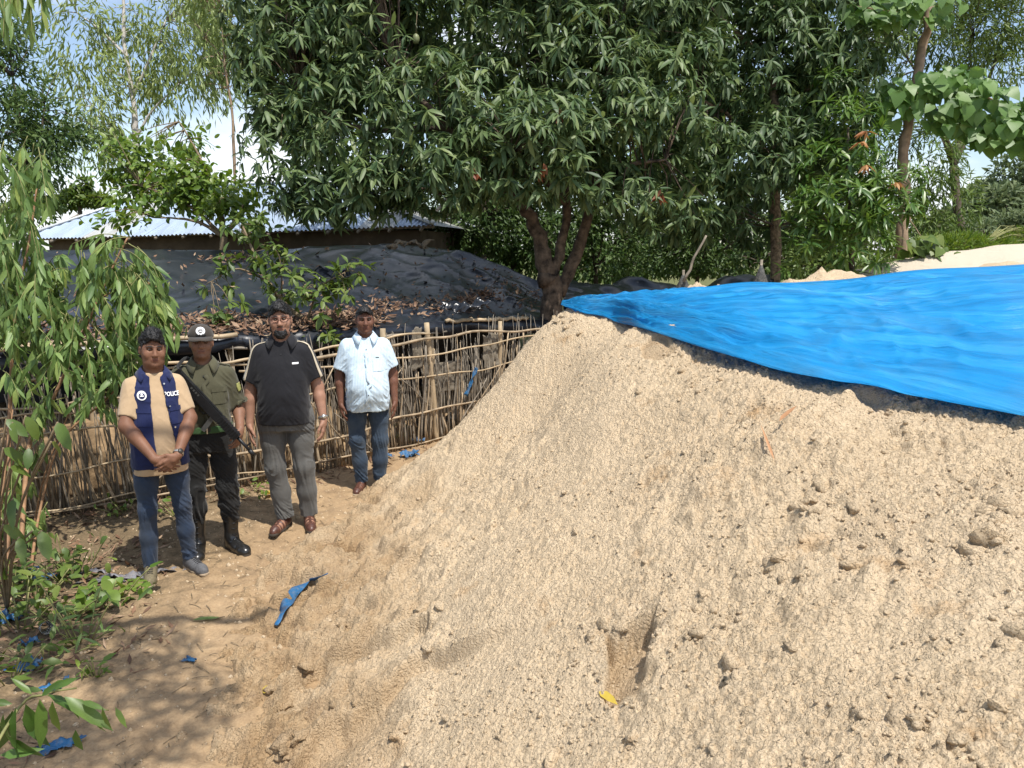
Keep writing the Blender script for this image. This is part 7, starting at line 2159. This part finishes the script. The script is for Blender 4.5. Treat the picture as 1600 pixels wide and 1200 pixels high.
for s in (-1, 1):
    pts = [(s * .092, -.01, 1.46), (s * .14, -.01, 1.44), (s * .19, -.02, 1.40), (s * .226, -.03, 1.33), (s * .262, -.035, 1.24), (s * .292, -.035, 1.145 if s < 0 else 1.16)]
    m3.ribbon('shoulder_stripe', pb, pts, [.010, .012, .014, .017, .021, .026], M['cream'], .005, 30, sh3)
    pass
m3.rect('chest_label', pb, .105, 1.285, .046, .013, M['white_print'], .006, sh3)
m3.disc('button', pb, 0, 1.35, .006, M['gun'], .005, sh3, 8)
la = [((-.105, .005, .86), .115), ((-.100, -.01, .68), .092), ((-.092, -.02, .48), .078), ((-.065, .01, .28), .074), ((-.035, -.01, .075), .070)]
lb = [((.108, .005, .86), .115), ((.115, -.015, .68), .092), ((.128, -.03, .48), .079), ((.138, .0, .28), .074), ((.145, .02, .085), .070)]
m3.trousers([(.78, 0, .0, .195, .145), (.86, 0, .0, .20, .15), (.97, 0, -.005, .19, .14)], [la, lb], M['grey_cloth'], seed=13, wr=.0055)
m3.shoe((-.040, .0, .085), (-.115, -.20, 0), M['brown_leather'], M['dark_sole'], 'sandal', None, S3); m3.shoe((.145, .02, .085), (.175, -.195, 0), M['brown_leather'], M['dark_sole'], 'sandal', None, S3)
m3.watch(w3b + (e3b - w3b) / np.linalg.norm(e3b - w3b) * .02, e3b - w3b, (.3, -1, .1), M['steel'], M['steel'])

# --- four: pale blue striped shirt, jeans
p4 = at_z(578, 757, 0.05); p4.z = surf_z(p4.x, p4.y)
m4 = Person(p4, face_cam(p4, .05), 'person in pale blue striped short sleeved shirt and blue jeans beside the sand heap', S4, 1.67)
m4.trunk(.155)
m4.head(yaw=.03, pitch=.0, full=1.10)
e4a, w4a = m4.arm((-.175, .02, 1.335), (-.240, .04, 1.09), (-.238, -.03, .84), (.048, .046, .042, .028))
e4b, w4b = m4.arm((.175, .02, 1.335), (.242, .04, 1.09), (.250, -.03, .84), (.048, .046, .042, .028))
m4.hand(w4a, (.05, -.18, -1), (1, -.1, 0), (.15, -1, .1), .5, 1.02); m4.hand(w4b, (.0, -.15, -1), (-1, -.1, 0), (-.2, -1, .1), .45, 1.02)
m4.finish(beard=.05)
m4.hair(.014, .005, 1.672, 1.53, rough=.004)
M['stripe_shirt'] = cloth_mat('pale_blue_stripes', (.60, .72, .80), .8, .05, 220, (460.0, (.30, .45, .66), .55)); M['jeans4'] = cloth_mat('blue_jeans', (.034, .054, .086), .85, .25, 260, None, (.075, .10, .13))
ss = [(.775, 0, -.02, .190, .155), (.87, 0, -.04, .194, .168), (.98, 0, -.05, .194, .175), (1.10, 0, -.035, .188, .160), (1.22, 0, -.01, .184, .136), (1.30, 0, 0, .182, .120), (1.35, 0, .01, .172, .103), (1.40, 0, .015, .130, .086), (1.448, 0, .015, .080, .074)]
sh4, sb4 = m4.shirt(ss, [((-.160, .015, 1.352), (-.222, .02, 1.145), .070, .078), ((.160, .015, 1.352), (.224, .02, 1.155), .070, .078)], M['stripe_shirt'], .03, seed=17, wr=.007)
m4.collar(M['stripe_shirt'], .068, .115, 1.482, 1.43, .50, .032)
m4.ribbon('placket', sb4, [(0, -.25, 1.385), (0, -.25, 1.2), (0, -.3, 1.0), (0, -.25, .79)], .030, M['stripe_shirt'], .004, 30, sh4)
for z_ in (1.34, 1.24, 1.14, 1.04, .94, .84): m4.disc('button', sb4, 0.0, z_, .006, M['watch_dark'], .007, sh4, 8)
m4.rect('pocket', sb4, .105, 1.205, .105, .115, M['stripe_shirt'], .005, sh4); m4.rect('pocket_logo', sb4, .095, 1.268, .032, .008, M['watch_dark'], .008, sh4)
la = [((-.100, .005, .87), .106), ((-.104, -.01, .68), .086), ((-.104, -.02, .48), .073), ((-.085, .0, .28), .068), ((-.075, .0, .075), .062)]
lb = [((.100, .005, .87), .106), ((.104, -.01, .68), .086), ((.106, -.02, .48), .073), ((.103, .0, .28), .068), ((.095, .02, .085), .064)]
m4.trousers([(.78, 0, .0, .185, .135), (.86, 0, .0, .19, .14), (.97, 0, -.005, .185, .14)], [la, lb], M['jeans4'], seed=19, wr=.006)
m4.shoe((-.075, .0, .085), (-.135, -.19, 0), M['brown_leather'], M['sole'], 'sandal', None, S4); m4.shoe((.095, .02, .085), (.13, -.185, 0), M['brown_leather'], M['sole'], 'sandal', None, S4)
# ================================================================== litter
def scrap(u, v, w, h, seed, label, mat='blue_scrap', ang=0.0, amp=.25, lift=.02, name='plastic_scrap', group='scraps of blue plastic'):
    p = on_surf(u, v)
    e = .06
    zx = (surf_z(p.x + e, p.y) - surf_z(p.x - e, p.y)) / (2 * e); zy = (surf_z(p.x, p.y + e) - surf_z(p.x, p.y - e)) / (2 * e)
    nn = Vector((-zx, -zy, 1)).normalized()
    du = Vector((math.cos(ang), math.sin(ang), 0)); du = (du - nn * du.dot(nn)).normalized(); dv = nn.cross(du)
    return cloth(name, Vector(p) + nn * lift, du, dv, w, h, M[mat], label, 'plastic scrap', 16, 10, amp * min(w, h), seed, .3, group)
c_ = [on_surf(*q) for q in ((432, 985), (445, 958), (462, 930), (485, 915), (512, 904))]
q = bend([p + Vector((0, 0, .03)) for p in c_], 26)
V = []
for j in range(26):
    t = q[min(j + 1, 25)] - q[max(j - 1, 0)]; t /= np.linalg.norm(t); s_ = np.cross(t, [0, 0, 1]); s_ /= np.linalg.norm(s_)
    wd = (.012 + .026 * math.sin(math.pi * min(1, j / 22)) ** .6) * (1 - .3 * (j > 20)); tw = math.sin(j * .42) * .8
    for k, e in enumerate((-1, -.4, .2, 1)):
        V.append(q[j] + s_ * wd * e * math.cos(tw) + np.array([0, 0, wd * e * math.sin(tw) * .7 + .006 * (k % 2)]))
i = np.arange(26 * 4).reshape(26, 4); f = np.stack([i[:-1, :-1], i[:-1, 1:], i[1:, 1:], i[1:, :-1]], -1).reshape(-1, 4)
V = np.array(V); c0 = V.mean(0)
o = link('plastic_strip', mesh_np('plastic_strip', V - c0, f), M['blue_scrap']); o.location = c0
tag(o, 'long twisted blue plastic strip lying on the toe of the sand heap', 'plastic strip'); md = o.modifiers.new('t', 'SOLIDIFY'); md.thickness = .002
scrap(70, 903, .20, .10, 1, 'blue plastic scrap under the weeds at the foot of the sapling', ang=.2)
scrap(52, 893, .07, .06, 2, 'small pale blue scrap against the sapling stems', ang=.5)
scrap(10, 968, .16, .11, 3, 'crumpled blue scrap at the left edge of the picture', ang=.1)
scrap(45, 1008, .09, .07, 4, 'small blue scrap just below the transparent cup', ang=.7)
scrap(40, 1043, .16, .10, 5, 'blue scrap amid fallen leaves above the bottom left sprig', ang=.5)
scrap(92, 1075, .14, .09, 6, 'bright blue scrap showing behind the leaves of the bottom left sprig', ang=.6)
scrap(95, 1168, .17, .07, 7, 'blue scrap lowest in the picture, under the bottom left sprig', ang=.3)
scrap(297, 1035, .035, .08, 8, 'tiny blue scrap alone on the bare path', ang=1.2)
scrap(608, 716, .05, .12, 9, 'light blue scrap at the foot of the fence behind the jeans', ang=1.3, lift=.04)
scrap(640, 714, .22, .12, 10, 'crumpled blue green plastic at the foot of the fence by the sand heap', ang=.3, lift=.04)
scrap(655, 695, .10, .12, 11, 'dark blue scrap caught at the bottom of the fence sticks', ang=.9, lift=.06)
M['grey_plastic'] = plastic('grey_plastic', (.19, .19, .22), .4, .1, (9, 40), .6, .5, (.4, .33, .24))
o = scrap(190, 905, .50, .13, 12, 'muddy grey plastic sheet trodden flat beside the olive sneaker', 'grey_plastic', .15, .35, .012, 'plastic_sheet', None)
o = scrap(255, 893, .45, .10, 13, 'muddy grey plastic strip between the two sneakers', 'grey_plastic', .45, .3, .012, 'plastic_sheet', None)
o = scrap(145, 895, .22, .07, 14, 'small muddy grey plastic shred left of the sneakers', 'grey_plastic', .2, .3, .01, 'plastic_sheet', None)
# transparent cup lying among the litter
m, t, b = nodes('clear_plastic'); b.inputs['Base Color'].default_value = (.75, .75, .72, 1); b.inputs['Roughness'].default_value = .12; b.inputs['Transmission Weight'].default_value = .75
p = on_surf(68, 988)
mb = MB(); mb.tube([(0, 0, 0), (0, 0, .002), (0, 0, .09)], [.024, .026, .036], 18, False); mb.tube([(0, 0, .088), (0, 0, .094)], [.038, .038], 18, False)
o = mb.build('plastic_cup', m); o.location = p + Vector((0, 0, .03)); o.rotation_euler = (R(70), R(20), R(40)); md = o.modifiers.new('t', 'SOLIDIFY'); md.thickness = .0015
tag(o, 'crushed clear plastic cup on the leaf litter at lower left', 'cup')
# single leaves
def lone_leaf(u, v, L, W, dirv, mat, label, kind='lance', lift=.012, droop=.35, seed=0):
    p = on_surf(u, v); e = .05
    zx = (surf_z(p.x + e, p.y) - surf_z(p.x - e, p.y)) / (2 * e); zy = (surf_z(p.x, p.y + e) - surf_z(p.x, p.y - e)) / (2 * e)
    n_ = np.array([-zx, -zy, 1.0]); n_ /= np.linalg.norm(n_)
    d = np.array(dirv, float); d -= n_ * d.dot(n_)
    V, Fc, k = leaves_np(np.zeros((1, 3)), d[None], n_[None], [L], [W], kind, -droop * .3, .5, seed, .2)
    o = link('fallen_leaf', mesh_np('fallen_leaf', V, Fc, True, {'tint': np.full(len(V), .5)}), mat); o.location = p + Vector(n_) * lift
    return tag(o, label, 'leaf')
M['yellow_leaf'] = tint_mat('yellow_leaf', [(0, (.50, .36, .04)), (1, (.60, .46, .08))], .5, .2); M['tan_leaf'] = tint_mat('tan_leaf', [(0, (.45, .22, .10)), (1, (.55, .32, .17))], .55, .15)
lone_leaf(935, 1085, .085, .016, (.7, -.9, 0), M['yellow_leaf'], 'curled yellow leaf below the hollow in the sand')
lone_leaf(412, 1083, .05, .020, (.8, .4, 0), M['yellow_leaf'], 'round yellow leaf at the toe of the heap near the bottom', 'oval')
lone_leaf(1222, 668, .11, .015, (.9, .35, .2), M['tan_leaf'], 'curled tan leaf on the sand below the blue tarpaulin', lift=.03)
lone_leaf(1212, 725, .22, .006, (.12, .9, .2), M['tan_leaf'], 'thin dry stalk below the curled tan leaf on the sand', lift=.02)
lone_leaf(300, 972, .16, .02, (.9, .35, 0), M['lance_leaf'], 'green leaf lying alone in the middle of the path')
lone_leaf(415, 778, .08, .05, (.8, .3, 0), M['yellow_leaf'], 'yellowish lump of leaf at the fence foot left of the grey trousers', 'oval', .03)
# twigs and pebbles on the path
rgn = np.random.default_rng(301)
n = 420; x = rgn.uniform(-3.6, -1.2, n); y = rgn.uniform(2.4, 6.6, n)
mb = MB()
for a, b_ in zip(x, y):
    an = rgn.uniform(0, 3.14); L = rgn.uniform(.03, .11); z = float(ground_f(np.array([a]), np.array([b_]))[0][0]) + .004
    mb.tube(bend([(a, b_, z), (a + L * .5 * math.cos(an), b_ + L * .5 * math.sin(an) + .006, z + .004), (a + L * math.cos(an), b_ + L * math.sin(an), z + .003)], 4), .002, 4)
o = mb.build('fallen_twigs', M['twig'], kind='stuff'); o['label'] = 'tiny twigs scattered over the path'; o['category'] = 'twigs'
peb, pf = rock_template(77, 1, .3); vs = []; fs = []; n = 1500
x = rgn.uniform(-3.4, -.9, n); y = rgn.uniform(2.2, 7.0, n); z = ground_f(x, y)[0]; s_ = rgn.gamma(2, .0022, n) + .003
for k in range(n):
    vs.append(peb * s_[k] * rgn.uniform(.7, 1.2, 3) + np.array([x[k], y[k], z[k]])); fs.append(pf + k * len(peb))
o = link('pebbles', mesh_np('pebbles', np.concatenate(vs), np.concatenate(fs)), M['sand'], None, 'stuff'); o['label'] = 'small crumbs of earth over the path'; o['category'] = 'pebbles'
